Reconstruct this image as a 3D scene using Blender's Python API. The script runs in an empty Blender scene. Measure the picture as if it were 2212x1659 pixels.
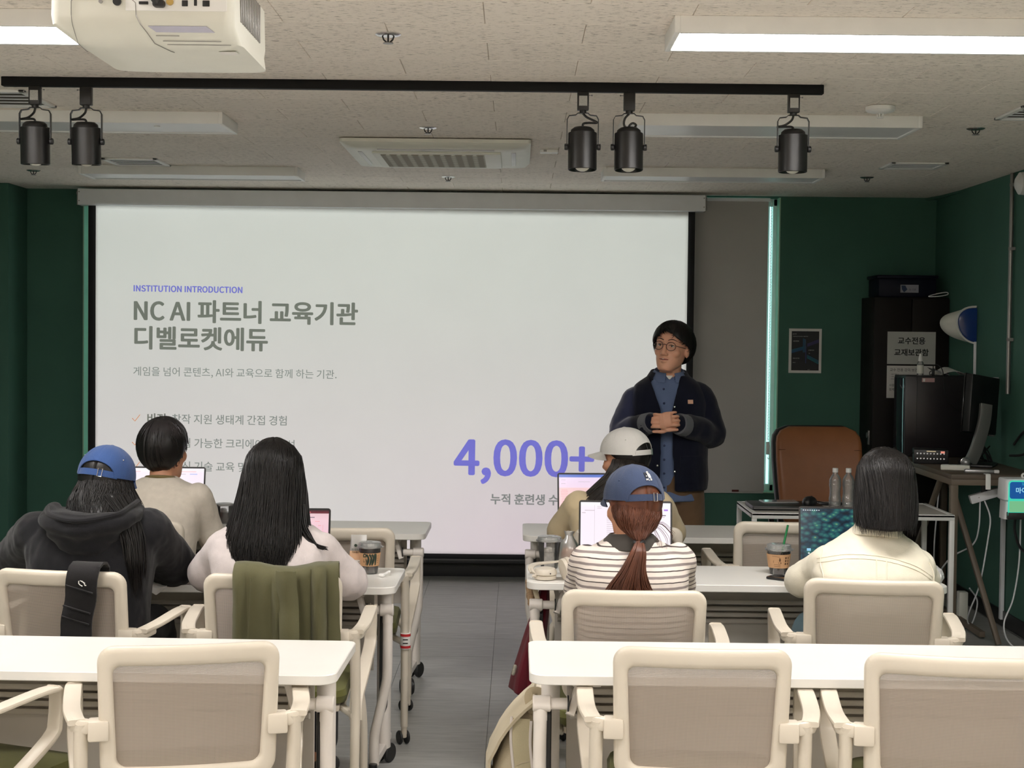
import bpy, bmesh, math, random
from math import pi, sin, cos, sqrt, radians as rad
from mathutils import Vector, Matrix, noise
from mathutils.bvhtree import BVHTree
V = Vector
R = random.Random(7)
SC = bpy.context.scene
COL = SC.collection

# ------------------------------------------------------------------ camera, world, lights, exposure
cam_data = bpy.data.cameras.new('camera')
cam_data.sensor_width = 36.0
cam_data.lens = 36.0 * 3304.0 / 2212.0
cam_data.clip_start = 0.05
cam = bpy.data.objects.new('camera', cam_data)
COL.objects.link(cam)
_r, _u, _b = V((0.99993364, 0.00378127, 0.01088244)), V((-0.01099971, 0.03251888, 0.99941059)), V((0.00342515, -0.99946397, 0.03255831))
cam.matrix_world = Matrix(((_r.x, _u.x, _b.x, 0), (_r.y, _u.y, _b.y, 0), (_r.z, _u.z, _b.z, 1.60), (0, 0, 0, 1)))
SC.camera = cam
SC.view_settings.view_transform = 'Standard'
SC.view_settings.look = 'None'
SC.view_settings.exposure = 0.0
SC.view_settings.gamma = 1.0
SC.view_settings.use_curve_mapping = False
SC.cycles.use_denoising = True
SC.cycles.max_bounces = 10; SC.cycles.diffuse_bounces = 8
SC.cycles.transparent_max_bounces = 12
SC.cycles.sample_clamp_indirect = 6.0

PANEL_W = 38.0        # radiance of a lit ceiling panel
PROJ_W = 960.0       # projector lamp, watts
SKY_W = 2.2

w = bpy.data.worlds.new('daylight'); SC.world = w; w.use_nodes = True
w.node_tree.nodes['Background'].inputs[0].default_value = (0.62, 0.93, 0.88, 1)
w.node_tree.nodes['Background'].inputs[1].default_value = SKY_W

# the projector's lamp: a square beam that leaves the lens
PL = V((-0.62, 2.985, 2.14)); SCR_Y = 9.88
spot = bpy.data.lights.new('projector_lamp', 'SPOT')
spot.energy = PROJ_W; spot.spot_size = rad(75); spot.spot_blend = 0.0; spot.shadow_soft_size = 0.02
spot.use_nodes = True
nt = spot.node_tree; N = nt.nodes; L = nt.links
em = [n for n in N if n.type == 'EMISSION'][0]
tc = N.new('ShaderNodeTexCoord'); sx = N.new('ShaderNodeSeparateXYZ'); L.new(tc.outputs['Normal'], sx.inputs[0])
def _m(op, a, b=None):
    n = N.new('ShaderNodeMath'); n.operation = op
    for i, q in enumerate((a, b)):
        if q is None: continue
        if isinstance(q, (int, float)): n.inputs[i].default_value = q
        else: L.new(q, n.inputs[i])
    return n.outputs[0]
_d = SCR_Y - PL.y
az = _m('ABSOLUTE', sx.outputs[2])
u = _m('MULTIPLY_ADD', _m('DIVIDE', sx.outputs[0], az), _d); N[-1].inputs[2].default_value = PL.x
v = _m('MULTIPLY_ADD', _m('DIVIDE', sx.outputs[1], az), _d); N[-1].inputs[2].default_value = PL.z
top = _m('MULTIPLY_ADD', u, -0.0073); N[-1].inputs[2].default_value = 2.376
mask = _m('MULTIPLY', _m('MULTIPLY', _m('GREATER_THAN', u, -2.729), _m('LESS_THAN', u, 1.09)), _m('MULTIPLY', _m('GREATER_THAN', v, 0.172), _m('LESS_THAN', v, top)))
def _mixc(f, a, b):
    n = N.new('ShaderNodeMix'); n.data_type = 'RGBA'; L.new(f, n.inputs[0])
    for i, q in ((6, a), (7, b)):
        if isinstance(q, tuple): n.inputs[i].default_value = q + (1,)
        else: L.new(q, n.inputs[i])
    return n.outputs[2]
def _rng(x, a, b):
    n = N.new('ShaderNodeMapRange'); n.interpolation_type = 'SMOOTHSTEP'; L.new(x, n.inputs[0]); n.inputs[1].default_value = a; n.inputs[2].default_value = b
    return n.outputs[0]
pinkness = _m('MULTIPLY', _rng(v, 1.1, 0.1), _rng(_m('ABSOLUTE', _m('ADD', u, -0.25)), 1.6, 0.1))
c1 = _mixc(_rng(v, 2.2, 0.7), (0.93, 1.0, 0.96), (0.97, 0.93, 0.96))
c2 = _mixc(pinkness, c1, (1.0, 0.81, 0.96))
# inverse-square and cosine evened out over the screen, as a projector lens does
r2 = _m('ADD', _m('ADD', _m('POWER', _m('DIVIDE', sx.outputs[0], az), 2), _m('POWER', _m('DIVIDE', sx.outputs[1], az), 2)), 1.0)
L.new(c2, em.inputs[0]); L.new(_m('MULTIPLY', mask, _m('POWER', r2, 1.5)), em.inputs[1])
so = bpy.data.objects.new('projector_lamp', spot); so.location = PL; so.rotation_euler = (pi / 2, 0, 0); COL.objects.link(so)

# ------------------------------------------------------------------ materials
def lin(c):
    return tuple((x / 12.92 if x <= 0.04045 else ((x + 0.055) / 1.055) ** 2.4) for x in c)
def hexc(r, g, b): return lin((r / 255, g / 255, b / 255))
class Mat:
    def __init__(s, name, col=(0.8, 0.8, 0.8), rough=0.5, metal=0.0, spec=0.5, **k):
        s.m = bpy.data.materials.new(name); s.m.use_nodes = True
        s.nt = s.m.node_tree; s.N = s.nt.nodes; s.L = s.nt.links
        s.p = s.N['Principled BSDF']
        s.p.inputs['Base Color'].default_value = tuple(col) + (1,)
        s.p.inputs['Roughness'].default_value = rough
        s.p.inputs['Metallic'].default_value = metal
        s.p.inputs['Specular IOR Level'].default_value = spec
        for q, val in k.items(): s.p.inputs[q.replace('_', ' ')].default_value = val
        s.col = tuple(col)
    def node(s, t, **k):
        n = s.N.new('ShaderNode' + t)
        for q, val in k.items(): setattr(n, q, val)
        return n
    def coord(s, kind='Object', scale=(1, 1, 1), rot=(0, 0, 0)):
        mp = s.node('Mapping'); mp.inputs['Scale'].default_value = scale; mp.inputs['Rotation'].default_value = rot
        if kind == 'World':
            s.L.new(s.node('NewGeometry').outputs['Position'], mp.inputs[0])
        else:
            s.L.new(s.node('TexCoord').outputs[kind], mp.inputs[0])
        return mp.outputs[0]
    def noise(s, co, scale, detail=3, rough=0.5):
        n = s.node('TexNoise'); s.L.new(co, n.inputs['Vector']); n.inputs['Scale'].default_value = scale
        n.inputs['Detail'].default_value = detail; n.inputs['Roughness'].default_value = rough
        return n.outputs['Fac']
    def ramp(s, f, stops):
        r = s.node('ValToRGB'); s.L.new(f, r.inputs[0]); e = r.color_ramp.elements
        while len(e) > len(stops): e.remove(e[-1])
        while len(e) < len(stops): e.new(0.5)
        for x, (p, c) in zip(e, stops): x.position = p; x.color = tuple(c) + (1,) if len(c) == 3 else c
        return r.outputs[0]
    def base(s, sock): s.L.new(sock, s.p.inputs['Base Color']); return s
    def bump(s, h, strength=0.3, dist=0.01):
        b = s.node('Bump'); b.inputs['Strength'].default_value = strength; b.inputs['Distance'].default_value = dist
        s.L.new(h, b.inputs['Height']); s.L.new(b.outputs[0], s.p.inputs['Normal']); return s
    def vary(s, scale=6, amt=0.12, detail=4, kind='Object', stretch=(1, 1, 1)):
        f = s.noise(s.coord(kind, stretch), scale, detail)
        a = tuple(x * (1 - amt) for x in s.col); b = tuple(min(1, x * (1 + amt)) for x in s.col)
        return s.base(s.ramp(f, [(0.3, a), (0.7, b)]))
def plain(name, col, rough=0.5, amt=0.05, scale=8, bump=0, bscale=200, **k):
    m = Mat(name, col, rough, **k).vary(scale, amt)
    if bump: m.bump(m.noise(m.coord(), bscale, 3), bump, 0.002)
    return m.m
def fabric(name, col, rough=0.9, amt=0.15, scale=9, bump=0.35, weave=600, fold=7):
    m = Mat(name, col, rough, spec=0.2).vary(scale, amt)
    a = m.noise(m.coord(), weave, 2); b = m.noise(m.coord(), fold, 4)
    ad = m.node('Math', operation='MULTIPLY_ADD'); m.L.new(b, ad.inputs[0]); ad.inputs[1].default_value = 3.0; m.L.new(a, ad.inputs[2])
    m.bump(ad.outputs[0], bump, 0.006)
    m.p.inputs['Sheen Weight'].default_value = 0.15
    return m.m
def emis(name, col, st=1.0):
    m = Mat(name, (0.02, 0.02, 0.02), 0.3)
    m.p.inputs['Emission Color'].default_value = tuple(col) + (1,); m.p.inputs['Emission Strength'].default_value = st
    return m.m
def clear(name, tint=(0.95, 0.97, 0.97), mix=0.16, rough=0.08, haze=0.0):
    m = Mat(name, tint, rough)
    t = m.node('BsdfTransparent'); t.inputs[0].default_value = tint + (1,)
    g = m.node('BsdfGlossy'); g.inputs['Roughness'].default_value = rough
    lw = m.node('LayerWeight'); lw.inputs[0].default_value = 0.35
    ad = m.node('Math', operation='ADD'); m.L.new(lw.outputs['Fresnel'], ad.inputs[0]); ad.inputs[1].default_value = mix; ad.use_clamp = True
    mx = m.node('MixShader'); m.L.new(ad.outputs[0], mx.inputs[0]); m.L.new(t.outputs[0], mx.inputs[1]); m.L.new(g.outputs[0], mx.inputs[2])
    m.L.new(mx.outputs[0], m.N['Material Output'].inputs[0])
    if haze:
        df = m.node('BsdfDiffuse'); df.inputs[0].default_value = (0.9, 0.9, 0.89, 1); m2 = m.node('MixShader'); m2.inputs[0].default_value = haze
        m.L.new(mx.outputs[0], m2.inputs[1]); m.L.new(df.outputs[0], m2.inputs[2]); m.L.new(m2.outputs[0], m.N['Material Output'].inputs[0])
    return m.m

M = {}
M['wall'] = plain('green_wall_paint', hexc(62, 104, 90), 0.75, 0.06, 3, 0.15, 300)
M['bouncewall'] = plain('rear_wall_bounce_white', hexc(240, 234, 224), 0.8)  # white chosen for the unseen rear walls to bounce light onto the ceiling
m = Mat('ceiling_tile_board', hexc(214, 204, 186), 0.9, spec=0.2)
f1 = m.noise(m.coord('World', (9, 70, 1)), 3.2, 4, 0.62); f2 = m.noise(m.coord('World', (1, 1, 1)), 2.2, 2)
ad = m.node('Math', operation='MULTIPLY_ADD'); m.L.new(f2, ad.inputs[0]); ad.inputs[1].default_value = 0.10; m.L.new(f1, ad.inputs[2])
oi = m.node('ObjectInfo'); mr = m.node('MapRange'); m.L.new(oi.outputs['Random'], mr.inputs[0]); mr.inputs[3].default_value = 0.955; mr.inputs[4].default_value = 1.0
mm = m.node('Mix', data_type='RGBA', blend_type='MULTIPLY'); mm.inputs[0].default_value = 1
m.L.new(m.ramp(ad.outputs[0], [(0.645, hexc(246, 237, 227)), (0.69, hexc(112, 103, 94))]), mm.inputs[6]); m.L.new(mr.outputs[0], mm.inputs[7])
m.base(mm.outputs[2]).bump(f1, 0.15, 0.003); M['ceil'] = m.m
m = Mat('grey_floor_vinyl', hexc(142, 142, 138), 0.42, spec=0.4)
f = m.noise(m.coord('World', (2.2, 16, 1)), 2.6, 5, 0.6)
oi = m.node('ObjectInfo'); mr = m.node('MapRange'); m.L.new(oi.outputs['Random'], mr.inputs[0]); mr.inputs[3].default_value = 0.93; mr.inputs[4].default_value = 1.03
mm = m.node('Mix', data_type='RGBA', blend_type='MULTIPLY'); mm.inputs[0].default_value = 1
m.L.new(m.ramp(f, [(0.3, hexc(158, 158, 155)), (0.7, hexc(184, 184, 180))]), mm.inputs[6]); m.L.new(mr.outputs[0], mm.inputs[7])
m.base(mm.outputs[2]); M['floor'] = m.m
M['dark'] = plain('black_plastic', (0.012, 0.012, 0.013), 0.4)
M['satin'] = plain('black_satin_metal', (0.009, 0.0085, 0.0085), 0.36, spec=0.5)
M['track'] = plain('black_track', (0.006, 0.006, 0.006), 0.6, spec=0.2)
M['blackmatte'] = plain('black_matte', (0.008, 0.008, 0.009), 0.8)
M['cream'] = plain('cream_plastic', hexc(209, 200, 185), 0.38, 0.02)
M['desk'] = plain('white_laminate', hexc(226, 224, 219), 0.34, 0.02, 4)
M['deskmetal'] = plain('white_painted_metal', hexc(222, 215, 208), 0.36, 0.03)
M['deskpanel'] = plain('grey_white_panel', hexc(206, 199, 190), 0.5, 0.03)
M['olive'] = fabric('olive_seat_fabric', hexc(98, 98, 50))
M['rubber'] = plain('caster_rubber', (0.02, 0.02, 0.02), 0.5)
M['greymet'] = plain('grey_metal', hexc(150, 148, 146), 0.35, metal=0.6)
M['chrome'] = plain('chrome', (0.7, 0.7, 0.7), 0.18, 0.03, metal=1.0)
M['screen'] = plain('matte_white_screen', hexc(240, 240, 238), 0.9, 0.015, 2, spec=0.1)
M['casing'] = plain('screen_casing', hexc(240, 242, 246), 0.5, 0.03)
M['white'] = plain('white_plastic', hexc(238, 238, 236), 0.4, 0.03)
M['offwhite'] = plain('off_white_plastic', hexc(226, 226, 216), 0.45, 0.03)
M['diffuser_off'] = plain('unlit_diffuser', hexc(226, 228, 230), 0.35, 0.02)
M['lit'] = emis('lit_diffuser', (1.0, 0.96, 0.925), PANEL_W)
M['blind'] = plain('grey_roller_blind', hexc(190, 188, 185), 0.9, 0.03, 3, 0.2, 500)
M['winframe'] = plain('window_frame_white', hexc(225, 235, 232), 0.4)
M['reveal'] = plain('pale_green_reveal', hexc(170, 205, 180), 0.6)
M['glass'] = clear('window_glass', (0.86, 0.98, 0.97), 0.05, 0.02)
M['plastic_clear'] = clear('clear_plastic', (0.97, 0.975, 0.97), 0.06, 0.12, 0.13)
M['cup_clear'] = clear('cup_clear', (0.985, 0.985, 0.985), 0.03, 0.06, 0.025)
M['film'] = clear('plastic_film', (0.94, 0.94, 0.93), 0.14, 0.2, 0.28)
M['coffee'] = plain('iced_coffee', hexc(46, 22, 14), 0.15)
M['ice'] = plain('ice_melt', hexc(214, 210, 204), 0.3, 0.2, 60, 0.6, 90)
M['kraft'] = plain('kraft_paper', hexc(192, 150, 110), 0.8, 0.05)
M['kraftink'] = plain('kraft_ink', hexc(92, 62, 40), 0.8)
M['greenink'] = plain('dark_green_ink', hexc(42, 58, 46), 0.8)
M['strawgreen'] = plain('green_straw', hexc(16, 110, 60), 0.35)
M['paper'] = plain('white_paper', hexc(228, 226, 222), 0.85, 0.03)
M['ink'] = plain('black_ink', (0.02, 0.02, 0.02), 0.8)
M['skin'] = plain('skin', hexc(196, 142, 112), 0.5, 0.08, 25, Subsurface_Weight=0.08)
M['lips'] = plain('lips', hexc(150, 84, 76), 0.45)
M['eye'] = plain('eye_white', hexc(225, 218, 210), 0.2)
M['iris'] = plain('iris', (0.02, 0.012, 0.008), 0.15)
def hairmat(name, c, rough=0.42):
    m = Mat(name, c, rough, spec=0.3); m.vary(30, 0.35, stretch=(1, 1, 0.15)); return m.m
M['hair'] = hairmat('black_hair', (0.0085, 0.007, 0.0065))
M['brownhair'] = hairmat('chestnut_hair', hexc(92, 54, 38), 0.38)
M['navycap'] = fabric('navy_cap_twill', hexc(58, 70, 98), 0.85, 0.08)
M['bluecap'] = fabric('blue_cap_twill', hexc(52, 78, 128), 0.85, 0.08)
M['whitecap'] = fabric('white_cap_twill', hexc(214, 212, 208), 0.85, 0.05)
M['hoodie'] = fabric('black_hoodie_fleece', (0.010, 0.010, 0.012), 0.95)
M['tee'] = fabric('oatmeal_jersey', hexc(208, 199, 186), 0.95, 0.05, 40)
M['teerib'] = fabric('olive_rib', hexc(112, 98, 62))
M['sweat'] = fabric('pale_grey_sweatshirt', hexc(206, 197, 196), 0.95, 0.06, 30)
M['cream_cloth'] = fabric('cream_cotton', hexc(228, 221, 202), 0.9, 0.04)
M['beige_cloth'] = fabric('beige_jacket_cloth', hexc(204, 186, 152), 0.9, 0.06)
M['jacket'] = fabric('navy_work_jacket', hexc(17, 20, 36), 0.95, 0.15)
M['shirtblue'] = fabric('blue_chambray', hexc(98, 114, 148), 0.9, 0.08)
M['cuffgrey'] = fabric('grey_cuff_lining', hexc(104, 106, 112))
M['khaki'] = fabric('brown_chino', hexc(108, 84, 62))
M['trouser'] = fabric('dark_trousers', (0.03, 0.03, 0.035))
M['denim'] = fabric('faded_denim', hexc(112, 140, 152))
M['shoe'] = plain('dark_shoe', (0.02, 0.02, 0.02), 0.5)
M['olivecoat'] = fabric('olive_coat_cotton', hexc(92, 90, 64), 0.8, 0.1, 5, 0.25)
M['burgundy'] = fabric('burgundy_cloth', hexc(98, 24, 36), 0.85, 0.15)
M['bagcream'] = fabric('cream_backpack_nylon', hexc(196, 184, 158), 0.7, 0.06)
M['bagstrap'] = fabric('quilted_strap', hexc(196, 186, 154), 0.8, 0.08)
M['bagpipe'] = plain('pale_webbing', hexc(216, 208, 202), 0.7)
M['bagmesh'] = plain('grey_bag_mesh', hexc(150, 146, 132), 0.9, 0.25, 260, 0.8, 400)
M['blackweb'] = fabric('black_padded_webbing', (0.012, 0.011, 0.012), 0.8, 0.3)
M['leather'] = plain('tan_leather', hexc(142, 90, 54), 0.45, 0.06, 12, 0.2, 250)
M['brownmetal'] = plain('taupe_metal', hexc(110, 98, 84), 0.5, 0.04)
M['browntop'] = plain('taupe_desk_top', hexc(92, 80, 68), 0.5, 0.05)
M['navybox'] = plain('navy_storage_box', (0.004, 0.005, 0.016), 0.55, spec=0.25)
M['cabinet'] = plain('dark_cabinet', (0.011, 0.008, 0.0065), 0.6, spec=0.25)
M['rack'] = plain('black_rack', (0.015, 0.011, 0.013), 0.35)
M['alu'] = plain('silver_alu', hexc(176, 176, 178), 0.35, metal=0.7)
M['spacegrey'] = plain('dark_grey_alu', hexc(88, 80, 78), 0.4, metal=0.5)
M['bread'] = plain('bread_crust', hexc(200, 130, 66), 0.7, 0.25, 30, 0.4, 60)
M['scrtitle'] = plain('slide_title_grey', hexc(132, 137, 128), 0.9)
M['scrgrey'] = plain('slide_text_grey', hexc(150, 160, 154), 0.9)
M['scrblue'] = plain('slide_blue', hexc(132, 134, 240), 0.9)
M['scrorange'] = plain('slide_orange', hexc(240, 160, 84), 0.9)
# ------------------------------------------------------------------ geometry helpers
def frames(pts, closed=False):
    n = len(pts); T = []
    for i in range(n):
        a = pts[i - 1] if (closed or i > 0) else pts[i]
        b = pts[(i + 1) % n] if (closed or i < n - 1) else pts[i]
        t = (b - a); T.append(t.normalized() if t.length > 1e-9 else V((0, 0, 1)))
    up = V((0, 0, 1)) if abs(T[0].z) < 0.9 else V((0, 1, 0))
    x = T[0].cross(up).normalized(); out = []
    for i in range(n):
        x = (x - T[i] * x.dot(T[i]))
        x = x.normalized() if x.length > 1e-6 else T[i].orthogonal().normalized()
        out.append((x, T[i].cross(x).normalized()))
    return out
def smooth_path(pts, sub=6, closed=False):
    pts = [V(p) for p in pts]; n = len(pts); out = []
    rng = range(n if closed else n - 1)
    for i in rng:
        if closed: p0, p1, p2, p3 = pts[i - 1], pts[i], pts[(i + 1) % n], pts[(i + 2) % n]
        else: p0, p1, p2, p3 = pts[max(i - 1, 0)], pts[i], pts[i + 1], pts[min(i + 2, n - 1)]
        for k in range(sub):
            t = k / sub
            out.append(0.5 * ((2 * p1) + (p2 - p0) * t + (2 * p0 - 5 * p1 + 4 * p2 - p3) * t * t + (3 * p1 - p0 - 3 * p2 + p3) * t ** 3))
    if not closed: out.append(pts[-1])
    return out
def lerp_list(vals, n):
    m = len(vals); out = []
    for i in range(n):
        q = i / (n - 1) * (m - 1); k = min(int(q), m - 2); out.append(vals[k] + (vals[k + 1] - vals[k]) * (q - k))
    return out
def rrect(w, h, r, n=5, c=(0, 0)):
    pts = []
    for sx_, sy_, a0 in ((1, 1, 0), (-1, 1, 90), (-1, -1, 180), (1, -1, 270)):
        cx, cy = sx_ * (w / 2 - r), sy_ * (h / 2 - r)
        for i in range(n + 1):
            a = rad(a0 + 90 * i / n); pts.append((c[0] + cx + r * cos(a), c[1] + cy + r * sin(a)))
    return pts
class G:
    def __init__(s): s.v = []; s.f = []
    def add(s, vs, fs, T=None):
        o = len(s.v)
        s.v += [tuple(T @ V(p)) if T else tuple(p) for p in vs]
        s.f += [tuple(i + o for i in q) for q in fs]; return s
    def merge(s, g, T=None): return s.add(g.v, g.f, T)
    def box(s, c, d, bev=0.0, T=None, seg=2):
        bm = bmesh.new(); bmesh.ops.create_cube(bm, size=1)
        for q in bm.verts: q.co = V((q.co.x * d[0] + c[0], q.co.y * d[1] + c[1], q.co.z * d[2] + c[2]))
        if bev > 0: bmesh.ops.bevel(bm, geom=list(bm.edges), offset=min(bev, min(d) * 0.49), segments=seg, profile=0.5, affect='EDGES', clamp_overlap=True)
        bm.verts.index_update()
        s.add([q.co.copy() for q in bm.verts], [[q.index for q in f.verts] for f in bm.faces], T); bm.free(); return s
    def loft(s, rings, cap=True, closed=True, loop=False, T=None):
        n = len(rings[0]); vs = [p for r in rings for p in r]; fs = []
        m = len(rings)
        for i in range(m if loop else m - 1):
            for j in range(n if closed else n - 1):
                a, b = i * n + j, i * n + (j + 1) % n; i2 = (i + 1) % m
                fs.append((a, b, i2 * n + (j + 1) % n, i2 * n + j))
        if cap and closed and not loop:
            fs.append(tuple(range(n))[::-1]); fs.append(tuple((m - 1) * n + j for j in range(n)))
        return s.add(vs, fs, T)
    def tube(s, pts, r, n=8, cap=True, closed=False, flat=1.0, T=None, sub=0, twist=0.0):
        pts = [V(p) for p in pts]
        rs = list(r) if isinstance(r, (list, tuple)) else [r] * len(pts)
        if sub: 
            pts = smooth_path(pts, sub, closed); rs = lerp_list(rs, len(pts)) if len(set(rs)) > 1 else [rs[0]] * len(pts)
        fr = frames(pts, closed); rings = []
        for p, q, (x, y) in zip(pts, rs, fr):
            rings.append([p + (x * cos(2 * pi * k / n + twist) + y * sin(2 * pi * k / n + twist) * flat) * q for k in range(n)])
        return s.loft(rings, cap, True, closed, T)
    def bar(s, pts, w, h, up=None, T=None, closed=False, sub=0, r=0.25):
        # rounded-rectangle section along a path; w is across, h along 'up'
        pts = [V(p) for p in pts]
        if sub: pts = smooth_path(pts, sub, closed)
        n = len(pts); prof = rrect(w, h, min(w, h) * r, 2); rings = []
        W = w if not isinstance(w, list) else None
        for i, p in enumerate(pts):
            a = pts[i - 1] if (closed or i > 0) else pts[i]; b = pts[(i + 1) % n] if (closed or i < n - 1) else pts[i]
            t = (b - a).normalized(); u_ = V(up) if up else V((0, 0, 1))
            x = t.cross(u_); x = x.normalized() if x.length > 1e-5 else t.orthogonal().normalized(); y = x.cross(t).normalized()
            rings.append([p + x * q[0] + y * q[1] for q in prof])
        return s.loft(rings, True, True, closed, T)
    def limb(s, pts, rs, n=14, flat=1.0, sub=5, T=None):
        pts = [V(p) for p in pts]
        P = smooth_path(pts, sub); q = lerp_list(list(rs), len(P))
        a = (P[0] - P[1]).normalized(); b = (P[-1] - P[-2]).normalized()
        pre = [P[0] + a * q[0] * k for k in (0.95, 0.8, 0.45)]; post = [P[-1] + b * q[-1] * k for k in (0.45, 0.8, 0.95)]
        return s.tube(pre + P + post, [q[0] * k for k in (0.25, 0.6, 0.89)] + q + [q[-1] * k for k in (0.89, 0.6, 0.25)], n, flat=flat, T=T)
    def cyl(s, a, b, r, n=16, r2=None, T=None, bev=0.0):
        a, b = V(a), V(b); r2 = r if r2 is None else r2
        if bev:
            d = (b - a).normalized() * bev
            return s.tube([a, a + d * 0.01, a + d, b - d, b - d * 0.01, b], [r - bev, r - bev, r, r2, r2 - bev, r2 - bev], n, T=T)
        return s.tube([a, b], [r, r2], n, T=T)
    def lathe(s, prof, n=28, c=(0, 0, 0), T=None, cap=True):
        rings = [[(c[0] + r * cos(2 * pi * k / n), c[1] + r * sin(2 * pi * k / n), c[2] + z) for k in range(n)] for r, z in prof]
        return s.loft(rings, cap, True, False, T)
    def prism(s, outline, z0, z1, bev=0.0, T=None):
        if bev:
            n = len(outline); cx = sum(p[0] for p in outline) / n; cy = sum(p[1] for p in outline) / n
            def ins(d):
                out = []
                for i, p in enumerate(outline):
                    a, b = V(outline[i - 1]), V(outline[(i + 1) % n]); t = (b - a); nn = V((t.y, -t.x)).normalized() if t.length > 1e-9 else V((0, 0))
                    out.append((p[0] - nn.x * d, p[1] - nn.y * d))
                return out
            o2 = ins(bev)
            rings = [[(x, y, z0) for x, y in o2], [(x, y, z0 + bev) for x, y in outline], [(x, y, z1 - bev) for x, y in outline], [(x, y, z1) for x, y in o2]]
        else: rings = [[(x, y, z0) for x, y in outline], [(x, y, z1) for x, y in outline]]
        return s.loft(rings, True, True, False, T)
    def ell(s, c, r, n=18, m=11, T=None):
        r = (r, r, r) if isinstance(r, (int, float)) else r
        rings = []
        for i in range(m):
            a = pi * (i + 0.02) / (m - 1 + 0.04)
            rings.append([(c[0] + r[0] * sin(a) * cos(2 * pi * k / n), c[1] + r[1] * sin(a) * sin(2 * pi * k / n), c[2] - r[2] * cos(a)) for k in range(n)])
        return s.loft(rings, True, True, False, T)
    def sheet(s, rows, thick=0.0, T=None):
        rows = [[V(p) for p in r] for r in rows]; n = len(rows[0]); m = len(rows)
        if not thick: return s.loft(rows, False, False, False, T)
        back = []
        for i in range(m):
            rr = []
            for j in range(n):
                a = rows[min(i + 1, m - 1)][j] - rows[max(i - 1, 0)][j]; b = rows[i][min(j + 1, n - 1)] - rows[i][max(j - 1, 0)]
                nn = a.cross(b); nn = nn.normalized() if nn.length > 1e-9 else V((0, 0, 1)); rr.append(rows[i][j] + nn * thick)
            back.append(rr)
        rings = [rows[i] + back[i][::-1] for i in range(m)]
        return s.loft(rings, True, True, False, T)
    def mesh(s, name='mesh', smooth=True, angle=40):
        me = bpy.data.meshes.new(name); me.from_pydata(s.v, [], s.f); fix(me, smooth, angle); return me
    def ob(s, name, mat, parent=None, loc=None, rot=None, smooth=True, angle=40):
        return link(name, s.mesh(name, smooth, angle), mat, parent, loc, rot)
def fix(me, smooth=True, angle=40):
    bm = bmesh.new(); bm.from_mesh(me); bmesh.ops.recalc_face_normals(bm, faces=bm.faces); bm.to_mesh(me); bm.free()
    if smooth:
        me.polygons.foreach_set('use_smooth', [True] * len(me.polygons)); me.set_sharp_from_angle(angle=rad(angle))
    me.update()
def link(name, me, mat, parent=None, loc=None, rot=None):
    o = bpy.data.objects.new(name, me); COL.objects.link(o)
    if isinstance(mat, str): mat = M[mat]
    if mat and not me.materials: me.materials.append(mat)
    if parent: o.parent = parent
    if loc is not None: o.location = loc
    if rot is not None: o.rotation_euler = rot
    return o
def empty(name, loc, rz=0.0):
    o = bpy.data.objects.new(name, None); o.empty_display_size = 0.05; COL.objects.link(o); o.location = loc; o.rotation_euler = (0, 0, rz); return o
def tag(o, label=None, cat=None, group=None, kind=None):
    for k_, v_ in (('label', label), ('category', cat), ('group', group), ('kind', kind)):
        if v_: o[k_] = v_
    return o
def dup(o, parent=None, loc=None, rz=None):
    c = o.copy(); COL.objects.link(c)
    if parent: c.parent = parent
    if loc is not None: c.location = loc
    if rz is not None: c.rotation_euler[2] = rz
    for ch in list(o.children): dup(ch, c)
    return c
def evaluated(me, mods):
    ob = bpy.data.objects.new('tmp', me); COL.objects.link(ob)
    for t, kw in mods:
        md = ob.modifiers.new(t, t)
        for k_, v_ in kw.items(): setattr(md, k_, v_)
    dg = bpy.context.evaluated_depsgraph_get(); dg.update()
    out = bpy.data.meshes.new_from_object(ob.evaluated_get(dg))
    bpy.data.objects.remove(ob); return out
def blob(g, voxel=0.006, smooth=6, name='blob'):
    me = bpy.data.meshes.new(name); me.from_pydata(g.v, [], g.f)
    out = evaluated(me, [('REMESH', dict(mode='VOXEL', voxel_size=voxel)), ('SMOOTH', dict(factor=0.5, iterations=smooth))])
    out.name = name
    out.polygons.foreach_set('use_smooth', [True] * len(out.polygons)); return out
def wrinkle(me, amp=0.004, scale=9.0, seed=0, stretch=(1, 1, 1), fn=None):
    off = V((seed * 3.1, seed * 1.7, seed))
    nn = [v.normal.copy() for v in me.vertices]
    for v_, n_ in zip(me.vertices, nn):
        p = v_.co; q = V((p.x * stretch[0], p.y * stretch[1], p.z * stretch[2])) * scale + off
        h = noise.noise(q) + 0.5 * noise.noise(q * 2.1)
        h = 1 - 2 * abs(h) if False else h
        v_.co = p + n_ * (amp * h * (fn(p) if fn else 1))
    me.update()
try:
    FONT = bpy.data.fonts.load(bpy.utils.system_resource('DATAFILES', path='fonts') + '/Noto Sans CJK Regular.woff2')
except Exception:
    FONT = None
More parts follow.
